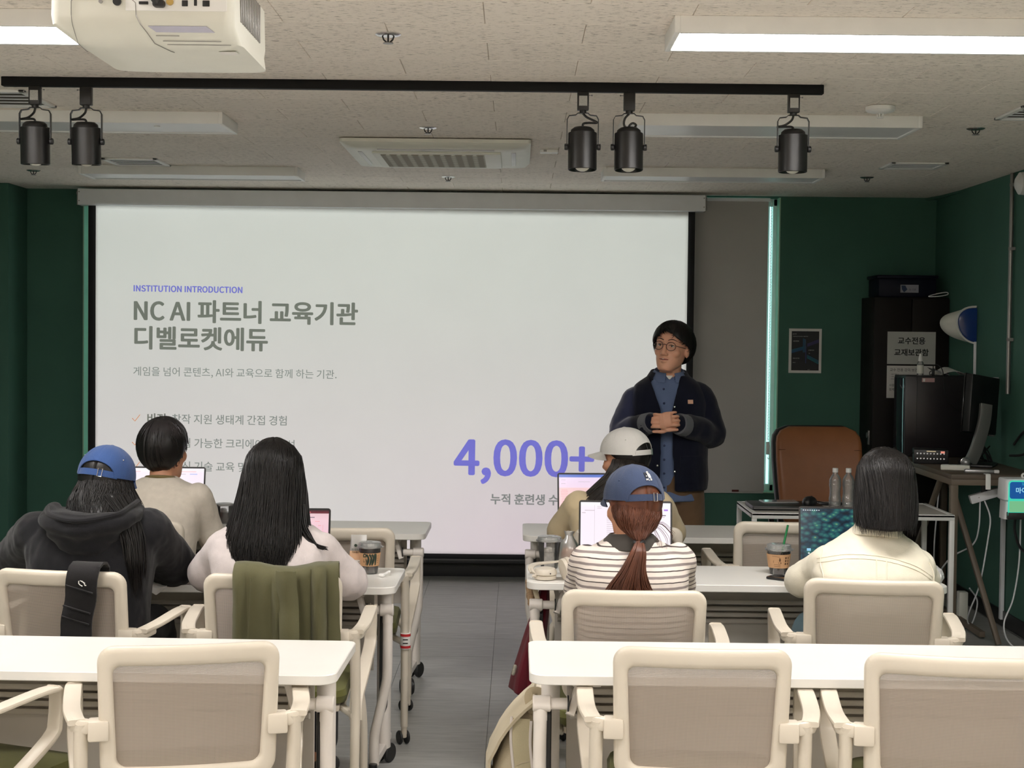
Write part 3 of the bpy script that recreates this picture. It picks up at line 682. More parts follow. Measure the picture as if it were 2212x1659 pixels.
# ------------------------------------------------------------------ folding tables
def caster(name, parent, loc, rz=0.0, r=0.036, fork='dark'):
    f = G(); f.cyl((0, 0, r + 0.004), (0, 0, r * 2 + 0.02), r * 0.42, 12); f.box((0, 0.006, r + 0.012), (r * 0.55, r * 1.1, r * 0.9), 0.004)
    f = f.ob(name, fork, parent, loc, (0, 0, rz))
    for s_ in (-1, 1):
        w_ = G().cyl((s_ * r * 0.30, 0.012, r), (s_ * r * 0.78, 0.012, r), r, 20, bev=0.004).ob('wheel', 'rubber', f)
    return f
def make_table(name='folding_table', W=1.5, D=0.45):
    r = empty(name, (0, 0, 0)); hw = W / 2
    def corner(cx, cy, r_, a0, n=7): return [(cx + r_ * cos(rad(a0 + 90 * i / n)), cy + r_ * sin(rad(a0 + 90 * i / n))) for i in range(n + 1)]
    o = corner(hw - 0.05, 0.05, 0.05, 270) + corner(hw - 0.03, D - 0.03, 0.03, 0) + corner(-hw + 0.03, D - 0.03, 0.03, 90) + corner(-hw + 0.05, 0.05, 0.05, 180)
    G().prism(o, 0.694, 0.72, 0.0022).ob('tabletop', 'desk', r)
    G().box((0, 0.385, 0.52), (W - 0.22, 0.014, 0.345), 0.002).ob('modesty_panel', 'deskpanel', r)
    for k in range(4):
        G().bar([(-hw + 0.12, 0.352 + 0.005 * k, 0.596 - 0.0245 * k), (hw - 0.12, 0.352 + 0.005 * k, 0.596 - 0.0245 * k)], 0.05, 0.016, (0, 0.25, 1)).ob('rib', 'deskpanel', r)
    for s_ in (-1, 1):
        c = [(s_ * (hw - 0.062) + 0.026 * cos(2 * pi * k / 20), 0.285 + 0.042 * sin(2 * pi * k / 20)) for k in range(20)]
        G().prism(c, 0.09, 0.694).ob('column', 'deskmetal', r)
        x = s_ * (hw - 0.03); xi = s_ * (hw - 0.075)
        G().tube([(x, 0.07, 0.60), (x, 0.07, 0.42), (x - s_ * 0.006, 0.07, 0.36), (xi + s_ * 0.008, 0.075, 0.22), (xi, 0.08, 0.17), (xi, 0.08, 0.08)], 0.0175, 14, sub=4).ob('front_pole', 'deskmetal', r)
        g = G(); g.cyl((x + s_ * 0.020, 0.07, 0.63), (x - s_ * 0.028, 0.07, 0.63), 0.0215, 18, bev=0.003); g.cyl((x, 0.07, 0.585), (x, 0.07, 0.625), 0.0185, 16); g.ob('tee_joint', 'deskmetal', r)
        G().cyl((x - s_ * 0.028, 0.07, 0.63), (x - s_ * 0.072, 0.07, 0.63), 0.0155, 16).ob('cross_pipe', 'deskmetal', r)
        g = G(); xb = x - s_ * 0.078
        g.bar([(xb - s_ * 0.03, 0.10, 0.688), (xb - s_ * 0.025, 0.095, 0.672), (xb, 0.07, 0.60)], 0.022, 0.03, (0, 1, 0)); g.box((xb - s_ * 0.045, 0.12, 0.682), (0.075, 0.07, 0.024), 0.004)
        g.ob('fold_bracket', 'deskmetal', r)
        G().cyl((x - s_ * 0.071, 0.07, 0.63), (x - s_ * 0.075, 0.07, 0.63), 0.022, 18).ob('bushing', 'dark', r)
        G().prism(rrect(0.14, 0.36, 0.03, 4), -0.009, 0.009, 0.003, TR((s_ * (hw - 0.052), 0.17, 0.43)) @ Matrix.Rotation(pi / 2, 4, 'Z') @ Matrix.Rotation(pi / 2, 4, 'X')).ob('hinge_cover', 'dark', r)
        G().bar([(xi, 0.08, 0.095), (s_ * (hw - 0.062), 0.30, 0.095), (s_ * (hw - 0.062), 0.42, 0.095)], 0.034, 0.03, (0, 0, 1)).ob('foot', 'deskmetal', r)
        caster('caster', r, (xi, 0.045, 0.0), 0.3); caster('caster', r, (s_ * (hw - 0.062), 0.42, 0.0), 2.7)
    return r
table0 = make_table(); used_t = [0]
def table(x0, y0, rz, label):
    # x0: centre x of the table, y0: front edge
    o = table0 if not used_t[0] else dup(table0)
    used_t[0] = 1; o.location = (x0, y0, 0); o.rotation_euler = (0, 0, rz); tag(o, label, 'table', 'folding tables in three rows'); return o
table(0.79, 3.925, 0.0, 'white folding table nearest the camera on the right, nothing on its top')
table(-1.209, 3.905, -0.02, 'white folding table nearest the camera on the left, nothing on its top')
table(0.792, 5.395, 0.0, 'white folding table in the middle row holding headphones, drinks and two laptops')
table(-1.165, 5.262, -0.01, 'white folding table in the middle row by the person in the black hoodie')
table(0.782, 6.655, 0.0, 'white folding table in the front row on the presenter side')
table(-1.146, 6.675, -0.008, 'white folding table in the front row in front of the person in the oatmeal shirt')

# ------------------------------------------------------------------ mesh back armchairs on casters
mb = Mat('mesh_back_fabric', hexc(150, 140, 126), 0.9, spec=0.15)
co = mb.coord('Object')
wx = mb.node('TexWave', wave_type='BANDS', bands_direction='X'); mb.L.new(co, wx.inputs[0]); wx.inputs['Scale'].default_value = 105
wz = mb.node('TexWave', wave_type='BANDS', bands_direction='Z'); mb.L.new(co, wz.inputs[0]); wz.inputs['Scale'].default_value = 88
mx = mb.node('Math', operation='MULTIPLY'); mb.L.new(wx.outputs['Fac'], mx.inputs[0]); mb.L.new(wz.outputs['Fac'], mx.inputs[1])
mb.base(mb.ramp(mx.outputs[0], [(0.1, hexc(172, 160, 149)), (0.8, hexc(124, 115, 106))]))
al = mb.node('MapRange'); mb.L.new(mx.outputs[0], al.inputs[0]); al.inputs[3].default_value = 0.90; al.inputs[4].default_value = 0.60
mb.L.new(al.outputs[0], mb.p.inputs['Alpha']); M['mesh'] = mb.m
def back_y(x, z):   # the back curves round the sitter and leans away
    return 0.10 * (x / 0.215) ** 2 * 0.25 - 0.02 - (z - 0.5) * 0.16
def make_chair():
    r = empty('armchair', (0, 0, 0))
    N_ = 15; outer = []; inner = []
    zc, hz = 0.678, 0.345
    def ring(w_, h_, rr, zc_, taper): return [(x * (1 + taper * (z / h_)), z + zc_) for x, z in rrect(w_, h_, rr, 7)]
    def dense(p, k=3):
        out = []
        for i in range(len(p)):
            a, b = p[i], p[(i + 1) % len(p)]
            for t in range(k): out.append((a[0] + (b[0] - a[0]) * t / k, a[1] + (b[1] - a[1]) * t / k))
        return out
    def sag(p):  # bottom edge bows down, top edge dips slightly
        return [(x, z - 0.012 * (1 - (x / 0.2) ** 2) * (1 if z < 0.6 else 0.35)) for x, z in p]
    po = dense(sag(ring(0.425, hz, 0.045, zc, 0.035)), 4); pi_ = dense(sag(ring(0.35, hz - 0.095, 0.022, zc - 0.002, 0.06)), 4)
    n = len(po); st = []
    for (xo, zo), (xi, zi) in zip(po, pi_):
        sec = []
        for t, dy in ((0, 0.0), (0.05, -0.006), (0.14, -0.0105), (0.32, -0.012), (0.5, -0.012), (0.68, -0.0115), (0.86, -0.009), (0.95, -0.004), (1.0, 0.002), (1.0, 0.008), (0.85, 0.016), (0.15, 0.016), (0.0, 0.010)):
            x, z = xo + (xi - xo) * t, zo + (zi - zo) * t; sec.append((x, back_y(x, z) + dy, z))
        st.append(sec)
    g = G().loft(st, False, True, True)
    g.ob('back_frame', 'cream', r, angle=50)
    rows = []
    for k in range(13):
        z = zc - 0.135 + 0.27 * k / 12
        rows.append([(x, back_y(x, z) + 0.006, z) for x in [(-0.188 + 0.376 * i / 20) * (1 + 0.05 * (z - zc) / 0.25) for i in range(21)]])
    G().sheet(rows).ob('back_mesh', 'mesh', r)
    for s_ in (-1, 1): G().bar([(s_ * 0.15, back_y(0.15, 0.54) + 0.01, 0.54), (s_ * 0.16, 0.03, 0.45), (s_ * 0.16, 0.10, 0.415)], 0.03, 0.02, (0, 1, 0), sub=4).ob('back_support', 'cream', r)
    # seat
    g = G(); rings = []
    for w_, d_, z in ((0.40, 0.40, 0.405), (0.435, 0.435, 0.412), (0.445, 0.445, 0.435), (0.43, 0.43, 0.452), (0.36, 0.36, 0.458)):
        rings.append([(x, y + 0.275, z) for x, y in rrect(w_, d_, 0.06, 6)])
    g.loft(rings).ob('seat', 'olive', r)
    G().box((0, 0.275, 0.395), (0.40, 0.40, 0.022), 0.006).ob('seat_pan', 'cream', r)
    for s_ in (-1, 1):
        yb = back_y(0.2, 0.64)
        G().box((s_ * 0.212, yb + 0.002, 0.642), (0.05, 0.05, 0.05), 0.006).ob('back_bracket', 'cream', r)
        g = G()
        g.bar([(s_ * 0.236, yb + 0.0, 0.65), (s_ * 0.262, yb + 0.004, 0.656), (s_ * 0.27, yb + 0.05, 0.66)], 0.034, 0.034, (0, 0, 1), sub=3)
        g.bar([(s_ * 0.262, yb - 0.012, 0.664), (s_ * 0.278, yb + 0.08, 0.672), (s_ * 0.285, 0.22, 0.684), (s_ * 0.285, 0.285, 0.682)], 0.044, 0.014, (0, 0, 1), sub=4, r=0.4)
        g.bar([(s_ * 0.285, 0.278, 0.684), (s_ * 0.285, 0.292, 0.672), (s_ * 0.284, 0.290, 0.60), (s_ * 0.282, 0.265, 0.555), (s_ * 0.262, 0.11, 0.46), (s_ * 0.256, 0.05, 0.43), (s_ * 0.255, 0.03, 0.37)], 0.018, 0.042, (1, 0, 0), sub=4, r=0.4)
        g.ob('armrest', 'cream', r)
        yr = yb
        g = G().tube([(s_ * 0.252, yb, 0.662), (s_ * 0.254, yb + 0.01, 0.60), (s_ * 0.255, yb + 0.03, 0.42), (s_ * 0.255, yb + 0.01, 0.25), (s_ * 0.256, yb - 0.01, 0.07)], [0.018, 0.017, 0.016, 0.015, 0.014], 12, flat=1.15, sub=3)
        g.ob('leg', 'cream', r); caster('caster', r, (s_ * 0.256, yb - 0.01, 0.0), 0.4, 0.027, 'cream')
        G().tube([(s_ * 0.20, 0.46, 0.395), (s_ * 0.235, 0.475, 0.36), (s_ * 0.25, 0.48, 0.24), (s_ * 0.252, 0.485, 0.07)], [0.016, 0.016, 0.015, 0.014], 12, sub=3).ob('leg', 'cream', r)
        caster('caster', r, (s_ * 0.252, 0.485, 0.0), 0.9, 0.027, 'cream')
        G().bar([(s_ * 0.253, yb + 0.02, 0.392), (s_ * 0.2, 0.12, 0.392), (s_ * 0.2, 0.46, 0.392)], 0.026, 0.018, (0, 0, 1)).ob('side_rail', 'cream', r)
    return r
chair0 = make_chair(); used_c = [0]
def chair(x, y, rz, label):
    o = chair0 if not used_c[0] else dup(chair0)
    used_c[0] = 1; o.location = (x, y, 0); o.rotation_euler = (0, 0, rz); tag(o, label, 'chair', 'cream mesh back armchairs'); return o
chA = chair(-0.792, 3.70, rad(13), 'cream mesh back armchair with a green barcode sticker, in front of the nearest left table')
chair(-1.545, 3.72, rad(-22), 'empty cream armchair at the bottom left edge, mostly out of frame, green seat showing')
chair(0.457, 3.72, rad(-3), 'empty cream mesh back armchair in the middle of the nearest right table')
chair(1.06, 3.66, rad(-9), 'empty cream mesh back armchair cut by the right edge of the picture')
chB = chair(-1.415, 4.80, rad(-9), 'cream armchair under the person in the black hoodie with a black strap over its back')
chC = chair(-0.755, 4.78, rad(2), 'cream armchair with an olive coat hung over its back')
chair(0.353, 4.55, rad(0), 'cream armchair under the person in the striped polo shirt')
chair(1.125, 4.80, rad(-6), 'cream armchair under the person in the cream shirt')
chD = chair(-0.682, 5.92, rad(2), 'empty cream armchair at the aisle end of the front left table')
chair(-1.52, 6.06, rad(-3), 'cream armchair under the person in the oatmeal shirt')
chair(0.44, 6.02, rad(5), 'cream armchair under the person in the white cap')
chair(1.105, 6.26, rad(0), 'empty cream armchair behind the laptop with the green plant wallpaper')
# asset sticker on the nearest left chair
stk = empty('barcode_sticker', (0.105, back_y(0.1, 0.51) - 0.0125, 0.516)); stk.parent = chA; stk.rotation_euler = (rad(6), rad(-7), rad(4))
G().box((0, 0, 0), (0.05, 0.0008, 0.03)).ob('sticker_paper', 'paper', stk)
for z_ in (0.0125, -0.012): G().box((0, -0.0005, z_), (0.046, 0.0006, 0.006)).ob('sticker_band', plain('lime_band', hexc(150, 180, 50), 0.6), stk)
g = G(); x = -0.008
for w_ in (2, 1, 2, 1, 1, 3, 1, 2, 1, 1, 2, 3, 1): g.box((x + w_ * 0.0006, -0.0005, 0.002), (w_ * 0.0009, 0.0006, 0.010)); x += 0.0012 + w_ * 0.0010
g.ob('barcode', 'ink', stk)
G().tube([(-0.017 + 0.005 * cos(a * pi / 8), -0.0006, 0.001 + 0.005 * sin(a * pi / 8)) for a in range(16)], 0.0005, 4, closed=True).ob('sticker_seal', 'ink', stk)
lg = empty('leg_label', (0.2575, 0.0, 0.40)); lg.parent = chD
G().tube([(0, 0, -0.03), (0, 0, 0.03)], 0.0195, 16).ob('label_paper', 'paper', lg)
for z_ in (-0.022, 0.024): G().tube([(0, 0, z_ - 0.005), (0, 0, z_ + 0.005)], 0.0199, 16).ob('label_band', plain('red_band', hexc(190, 40, 44), 0.6), lg)
for z_ in (-0.006, 0.008): G().box((0, -0.0198, z_), (0.02, 0.0008, 0.004)).ob('label_print', 'ink', lg)
# ------------------------------------------------------------------ people
def sring(cx, cy, z, rx, ry, yaw=0.0, n=28, e=2.5, tilt=0.0):
    out = []
    for k in range(n):
        a = 2 * pi * k / n; c, s_ = cos(a), sin(a)
        x = rx * math.copysign(abs(c) ** (2 / e), c); y = ry * math.copysign(abs(s_) ** (2 / e), s_)
        X_, Y_ = x * cos(yaw) - y * sin(yaw), x * sin(yaw) + y * cos(yaw)
        out.append((cx + X_, cy + Y_, z + tilt * X_))
    return out
def torso_g(g, ctrl, k=1.0, add=0.0):
    g.loft([sring(c[1], c[2], c[0], max(0.02, c[3] * k + add), max(0.02, c[4] * k + add), c[5] if len(c) > 5 else 0.0) for c in ctrl])
def head_g(g, T, ears=True, wk=1.0):
    prof = [(-0.119, .024, .070, -.03), (-0.112, .036, .086, .02), (-0.098, .046, .090, -.01), (-0.08, .055, .089, -.045), (-0.055, .062, .088, -.065), (-0.02, .067, .087, -.085),
            (0.01, .071, .089, -.097), (0.04, .0755, .092, -.103), (0.07, .074, .086, -.100), (0.093, .061, .068, -.083), (0.108, .042, .044, -.058), (0.117, .018, .015, -.03)]
    g.loft([sring(0, (f + b) / 2, z, w_ * (1 + (wk - 1) * (0.15 if z < -0.09 else 0.7 if z < -0.06 else 1.0)), (f - b) / 2, n=26, e=2.25) for z, w_, f, b in prof], T=T)
    g.limb([(0, .085, .022), (0, .098, -.004), (0, .107, -.026)], (.008, .010, .0135), 10, T=T)
    for s_ in (-1, 1):
        g.ell((s_ * .012, .096, -.031), (.009, .010, .008), T=T, n=10, m=7)
        g.ell((s_ * .042, .052, -.018), (.029, .031, .030), T=T, n=12, m=8)
        g.limb([(s_ * .012, .088, .036), (s_ * .034, .086, .041), (s_ * .056, .066, .036)], (.007, .009, .007), 8, T=T)
        g.ell((s_ * .032, .0755, .0225), (.0165, .0128, .0072), 12, 8, T=T)
        g.ell((s_ * .032, .0745, .0045), (.016, .0122, .0072), 12, 8, T=T)
        if ears:
            g.ell((s_ * .077 * wk, -.012, -.004), (.010, .019, .033), T=T @ Matrix.Rotation(s_ * 0.25, 4, 'Z') if False else T, n=12, m=9)
    g.limb([(-.022, .084, -.053), (0, .095, -.050), (.022, .084, -.053)], (.005, .007, .005), 8, T=T)
    g.limb([(-.018, .082, -.066), (0, .092, -.068), (.018, .082, -.066)], (.005, .0075, .005), 8, T=T)
    g.ell((0, .076, -.100), (.022, .018, .016), T=T, n=12, m=8)
def hand_g(g, wrist, d, pn, side=1, curl=0.5, s=1.0, spread=0.06, thumb=0.7):
    # wrist point, finger direction d, palm normal pn (the way the fingers curl); side: +1 puts the thumb along d x pn
    d = V(d).normalized(); pn = V(pn); pn = (pn - d * pn.dot(d)).normalized(); lat = d.cross(pn).normalized() * side; w_ = V(wrist)
    pal = [w_ + d * (t * s) for t in (-0.01, 0.02, 0.05, 0.085)]
    rings = []
    for p, a, b in zip(pal, (0.027, 0.034, 0.041, 0.040), (0.020, 0.017, 0.015, 0.012)):
        rings.append([p + (lat * a * cos(2 * pi * k / 14) + pn * b * sin(2 * pi * k / 14)) * s for k in range(14)])
    g.loft(rings)
    for q, (L_, r_) in enumerate(((0.070, .0085), (0.078, .0088), (0.073, .0084), (0.058, .0075))):
        off = (1.5 - q) * 0.0205
        p = w_ + d * (0.078 * s) + lat * (off * s); dd = (d + lat * (1.5 - q) * spread).normalized(); pts = [p]; a = 0
        for seg, c in ((0.45, 0.9), (0.32, 1.1), (0.23, 0.7)):
            a += curl * c; pts.append(pts[-1] + (dd * cos(a) + pn * sin(a)) * (L_ * seg * s))
        g.limb(pts, (r_ * s, r_ * s * 0.98, r_ * s * 0.92, r_ * s * 0.8), 8, sub=3)
    p = w_ + d * (0.022 * s) + lat * (0.026 * s)
    dd = (d * 0.75 + lat * thumb + pn * 0.35).normalized(); d2 = (d * 1.0 + lat * 0.1 + pn * 0.45).normalized()
    g.limb([p, p + dd * 0.038 * s, p + dd * 0.038 * s + d2 * 0.03 * s, p + dd * 0.038 * s + d2 * 0.052 * s], (.0125 * s, .0105 * s, .0095 * s, .008 * s), 8, sub=3)
def person(root, torso, neck, T, arms, legs, top_mat, leg_mat, sleeve=1.0, add=0.004, voxel=0.0062, hand=None, wr=0.004, wseed=1, armr=(.056, .050, .043, .038), hs=1.0, shoes='shoe', top_name='shirt', skin='skin', armk=1.0):
    g = G(); torso_g(g, torso[:-1], 0.84); head_g(g, T)
    nb, nt_ = neck; g.limb([nb, (V(nb) + V(nt_)) / 2, nt_], (.056, .050, .052), 16)
    for i, (sh, el, wr_, hd, pn, curl, side) in enumerate(arms):
        g.limb([sh, (V(sh) + V(el)) / 2, el, (V(el) + V(wr_)) / 2, wr_], (.043, .040, .035, .031, .023), 14)
        hand_g(g, V(wr_) + V(hd).normalized() * 0.012, hd, pn, side, curl, hs)
    for hip, kn, an, toe in legs:
        g.limb([hip, (V(hip) * 0.5 + V(kn) * 0.5), kn, (V(kn) * 0.6 + V(an) * 0.4), an], (.075, .066, .050, .046, .033), 14)
        g.limb([an, V(an) + V((0, 0, -0.045)), toe], (.034, .03, .026), 10)
    me = blob(g, voxel, 5, 'body'); b = link('body', me, skin, root)
    # top
    g = G(); torso_g(g, torso, 1.0, add)
    for i, (sh, el, wr_, hd, pn, curl, side) in enumerate(arms):
        sh, el, wr_ = V(sh), V(el), V(wr_)
        if sleeve > 0.9: g.limb([sh, (sh + el) / 2, el, (el + wr_) / 2, wr_], tuple(x * armk for x in (armr[0], armr[0] * 0.96, armr[1], armr[2], armr[3])), 16)
        else:
            e2 = sh + (el - sh) * sleeve; g.limb([sh, (sh + e2) / 2, e2], (armr[0], armr[0] * 1.02, armr[1] * 1.12), 16)
    me = blob(g, voxel, 8, top_name); wrinkle(me, wr, 9, wseed, (1, 1, 0.55)); wrinkle(me, wr * 0.45, 26, wseed + 3, (1, 1, 0.6))
    top = link(top_name, me, top_mat, root)
    # trousers and shoes
    g = G(); sgn = torso[0]
    g.loft([sring(sgn[1], sgn[2], sgn[0] - 0.03, .15, .12), sring(sgn[1], sgn[2], sgn[0] + 0.02, .168, .13), sring(sgn[1], sgn[2], sgn[0] + 0.07, .15, .115)])
    for hip, kn, an, toe in legs:
        g.limb([hip, (V(hip) * 0.5 + V(kn) * 0.5), kn, (V(kn) * 0.5 + V(an) * 0.5), V(an) + V((0, 0, 0.03))], (.088, .080, .068, .060, .052), 14)
    me = blob(g, voxel * 1.3, 6, 'trousers'); wrinkle(me, 0.004, 10, wseed); link('trousers', me, leg_mat, root)
    for hip, kn, an, toe in legs:
        g = G(); an_, to_ = V(an), V(toe); dr = (to_ - an_); dr.z = 0; L_ = dr.length; dr.normalize(); la = V((-dr.y, dr.x, 0)); rings = []
        for t, w_, h_ in ((-0.06, .026, .06), (-0.04, .036, .075), (0.02, .04, .085), (0.07, .043, .06), (0.12, .046, .045), (0.165, .042, .035), (0.19, .026, .025)):
            p = V((an_.x, an_.y, 0.004)) + dr * t
            rings.append([p + la * (w_ * cos(pi * k / 9)) + V((0, 0, h_ * sin(pi * k / 9))) for k in range(10)])
        g.loft(rings).ob('shoe', shoes, root)
    return b, top
def eyes(root, T, open_=1.0):
    g = G(); h = G()
    for s_ in (-1, 1):
        g.ell((s_ * .032, .0735, .0135), (.0135, .0118, .0118), 12, 8, T=T); h.ell((s_ * .032, .0828, .0135), (.0052, .0034, .0050), 10, 6, T=T)
    g.ob('eye', 'eye', root); h.ob('iris', 'iris', root)
def strands(name, paths, mat, parent, r0=0.0016, r1=0.0003):
    g = G()
    for p in paths:
        n = len(p); rs = [r0 * (0.5 + 0.5 * min(1, 4 * i / n)) * (1 - (i / (n - 1)) ** 3) + r1 for i in range(n)]
        g.tube(p, rs, 3, False)
    o = g.ob(name, mat, parent, angle=180); return o
def arc_pt(lv, a, k=1.0):
    z, cx, cy, rx, ry = lv[:5]; return V((cx + rx * k * sin(a), cy - ry * k * cos(a), z))
def interp_levels(levels, q):
    levels = [tuple(l) + (0.0,) * (7 - len(l)) for l in levels]
    m = len(levels); q = max(0.0, min(m - 1.0001, q)); i = int(q); t = q - i
    return [levels[i][j] + (levels[i + 1][j] - levels[i][j]) * t for j in range(7)]
def hair_long(root, levels, mat, n=420, seed=1, name='hair', over=0.5, thick=0.012, jitter=0.035, r0=0.0019, wave=0.006, shell_to=None):
    rr = random.Random(seed); m = len(levels); rows = []; na = 44; K = (m - 1) * 4
    for k in range(K + 1):
        lv = interp_levels(levels, (shell_to if shell_to else m - 1) * k / K); row = []
        for i in range(na + 1):
            a = lv[6] + lv[5] * (2 * i / na - 1); gr = 1 + 0.025 * noise.noise(V((a * 7 + seed, lv[0] * 2, seed))) + 0.012 * noise.noise(V((a * 26, lv[0] * 2, seed)))
            row.append(arc_pt(lv, a, gr))
        rows.append(row)
    sh = G().sheet(rows, -thick).ob(name, mat, root, angle=180)
    paths = []
    for s_ in range(n):
        t = rr.uniform(-1, 1); st = rr.uniform(0, 0.25) if rr.random() < 0.75 else rr.uniform(0, m * 0.5); en = m - 1 + rr.uniform(-0.6, over); lift = 1 + rr.uniform(0.0, jitter) + 0.004; pts = []; ph = rr.uniform(0, 6); fly = rr.uniform(-1, 1) ** 3 * 0.06
        steps = 16
        for k in range(steps + 1):
            q = st + (en - st) * k / steps; lv = interp_levels(levels, min(q, m - 1)); ex = max(0, q - (m - 1)); f = q / (m - 1)
            a = lv[6] + lv[5] * (t + 0.03 * sin(ph + q * 1.3) + fly * f * f)
            p = arc_pt(lv, a, 1 + (lift - 1) * min(1, 0.3 + f))
            p.z -= ex * 0.09; p.x += ex * fly * 0.3 + wave * sin(ph + 5 * f) * f; pts.append(p)
        paths.append(pts)
    strands('hair_strand', paths, mat, sh, r0); sh.children[0]['kind'] = 'stuff'
    return sh
def hair_short(root, T, low, mat, n=420, seed=2, th=0.012, crown=(0.0, -0.035), part=None, r0=0.0018, name='hair', rad3=(.080, .101, .099), lenj=0.10, cz=0.022):
    # low: list of (azimuth deg from front, polar deg) of the hairline
    rr = random.Random(seed); C_ = V((0, -.008, cz))
    def pm(a):
        a = abs(((a + 180) % 360) - 180)
        for (a0, p0), (a1, p1) in zip(low, low[1:]):
            if a <= a1: return p0 + (p1 - p0) * (a - a0) / (a1 - a0)
        return low[-1][1]
    ax = V((crown[0], crown[1], 0.1)).normalized(); bx = V((0, 1, 0)); bx = (bx - ax * bx.dot(ax)).normalized(); cx_ = bx.cross(ax)
    def pt(a, p, h):
        a_, p_ = rad(a), rad(p); d_ = ax * cos(p_) + (bx * cos(a_) + cx_ * sin(a_)) * sin(p_)
        return T @ (C_ + V((d_.x * (rad3[0] + h), d_.y * (rad3[1] + h), d_.z * (rad3[2] + h))))
    rows = []
    for k in range(17):
        row = []
        for i in range(49):
            a = -180 + 360 * i / 48; mx_ = pm(a) * (1 + 0.04 * noise.noise(V((a * 0.12, seed, 1)))); f = k / 16
            h = th * (1 - 0.5 * f ** 4) + 0.0035 * noise.noise(V((cos(rad(a)) * 5, sin(rad(a)) * 5 + f, seed))) + 0.0022 * noise.noise(V((cos(rad(a)) * 17, sin(rad(a)) * 17, seed + f)))
            row.append(pt(a, 1 + (mx_ - 1) * f, h))
        rows.append(row)
    sh = G().sheet(rows, -0.008).ob(name, mat, root, angle=180); paths = []
    for s_ in range(n):
        a = rr.uniform(-180, 180); p0 = rr.uniform(0, 0.5) ** 1.2; ln = rr.uniform(0.4, 0.95); mx_ = pm(a); sw = rr.uniform(-22, 22); lf = rr.uniform(0.001, 0.006); pts = []
        for k in range(9):
            f = min(p0 + ln * k / 8, 1.0 + lenj); pts.append(pt(a + sw * (k / 8) ** 2, 2 + (mx_ - 2) * f, th * (1 - 0.5 * min(f, 1) ** 4) + lf * sin(pi * (k + 1) / 9) + 0.0015))
        paths.append(pts)
    strands('hair_strand', paths, mat, sh, r0); sh.children[0]['kind'] = 'stuff'
    return sh
def baseball_cap(root, T, mat, strap_mat, name='cap', buckle='chrome', A=40, arch=0.052, brim=True, sc=1.0, btn=True):
    C_ = V((0, -.006, .022)); rx, ry, rz = .0905 * sc, .1115 * sc, .110 * sc
    def low(a):   # a: degrees from the back; height of the lower edge
        base = -0.006 + 0.020 * (1 - cos(rad(a))) / 2 * 1.0
        q = abs(a) / A
        return base + (arch * sqrt(1 - q * q) if q < 1 else 0)
    def pt(a, z, h=0.0):
        zz = (z - 0.0) / rz; k = sqrt(max(0.0, 1 - max(0, min(1, zz)) ** 2.3)); a_ = rad(a)
        k = k * (1 - 0.04 * max(0, -zz))
        return C_ + V(((rx * k + h) * sin(a_), -(ry * k + h) * cos(a_), z + h * 0.5 * zz))
    cap = empty(name, (0, 0, 0)); cap.parent = root
    rows = []; na = 96
    zs = [1 - (i / 16) ** 1.7 for i in range(17)]
    for k in range(17):
        row = []
        for i in range(na + 1):
            a = -180 + 360 * i / na; lo = low(a); z = lo + (rz * 0.998 - lo) * zs[k]; seam = -0.0012 if min(abs(((a + 30) % 60) - 30), 9) < 1.0 else 0
            row.append(T @ pt(a, z, 0.0012 * noise.noise(V((a * 0.06, z * 30, 3))) + seam))
        rows.append(row)
    G().sheet(rows, 0.003).ob('crown', mat, cap, angle=60)
    g = G()
    for a in range(-150, 181, 60):
        g.tube([T @ pt(a, rz * 0.995 - (rz * 0.995 - low(a)) * (t / 10) ** 1.6, 0.0025) for t in range(11)], 0.0012, 5)
    g.tube([T @ pt(A * s_ / 20, low(A * s_ / 20), 0.002) for s_ in range(-20, 21)], 0.0022, 6)
    g.ob('seam', mat, cap)
    if btn: G().ell(tuple(C_ + V((0, 0, rz + 0.001))), (.009, .009, .004), 12, 7, T=T).ob('button', mat, cap)
    g = G()
    for a in (-120, -60, 60, 120): 
        c = T @ pt(a, 0.062, 0.002); g.ell(tuple(c), 0.003, 8, 6)
    g.ob('eyelet', strap_mat, cap)
    rows = []
    for k in range(2):
        rows.append([T @ pt(A * 1.12 * s_ / 16, low(180) * 0 - 0.006 + 0.021 * k, 0.0025) for s_ in range(-16, 17)])
    G().sheet(rows, 0.0025).ob('strap', mat, cap)
    bx_ = 14
    b = [T @ pt(bx_ - 4, -0.008, 0.006), T @ pt(bx_ - 4, 0.018, 0.006), T @ pt(bx_ + 4, 0.018, 0.006), T @ pt(bx_ + 4, -0.008, 0.006)]
    G().tube(b, 0.0016, 6, closed=True).ob('buckle', buckle, cap)
    if brim:
        rows = []
        for k in range(7):
            row = []
            for i in range(25):
                s_ = i / 24 * 2 - 1; a = 180 + s_ * 62; p = pt(a, low(a) + 0.003, 0.0)
                ext = 0.074 * (1 - abs(s_) ** 2.6) ** 0.5 * k / 6
                row.append(T @ (p + V((s_ * 0.012 * k / 6, ext, -0.012 * k / 6 - 0.018 * s_ * s_ * (k / 6) ** 1.2))))
            rows.append(row)
        G().sheet(rows, 0.004).ob('brim', mat, cap)
    return cap, pt
def project(bvh, x, z, ydir=1, off=0.003, y0=-2.0):
    h = bvh.ray_cast(V((x, y0 if ydir > 0 else -y0, z)), V((0, ydir, 0)))
    return h[0] + h[1] * off if h[0] else None
def scalp(root, T, mat, th=0.006, low=((0, 60), (60, 80), (90, 96), (110, 112), (180, 128)), cz=0.022):
    return hair_short(root, T, list(low), mat, 120, 77, th, (0, -0.02), r0=0.0012, name='hair_base', cz=cz, rad3=(.0765, .0985, .096))
def bvh_of(o): return BVHTree.FromPolygons([v_.co for v_ in o.data.vertices], [tuple(p.vertices) for p in o.data.polygons])
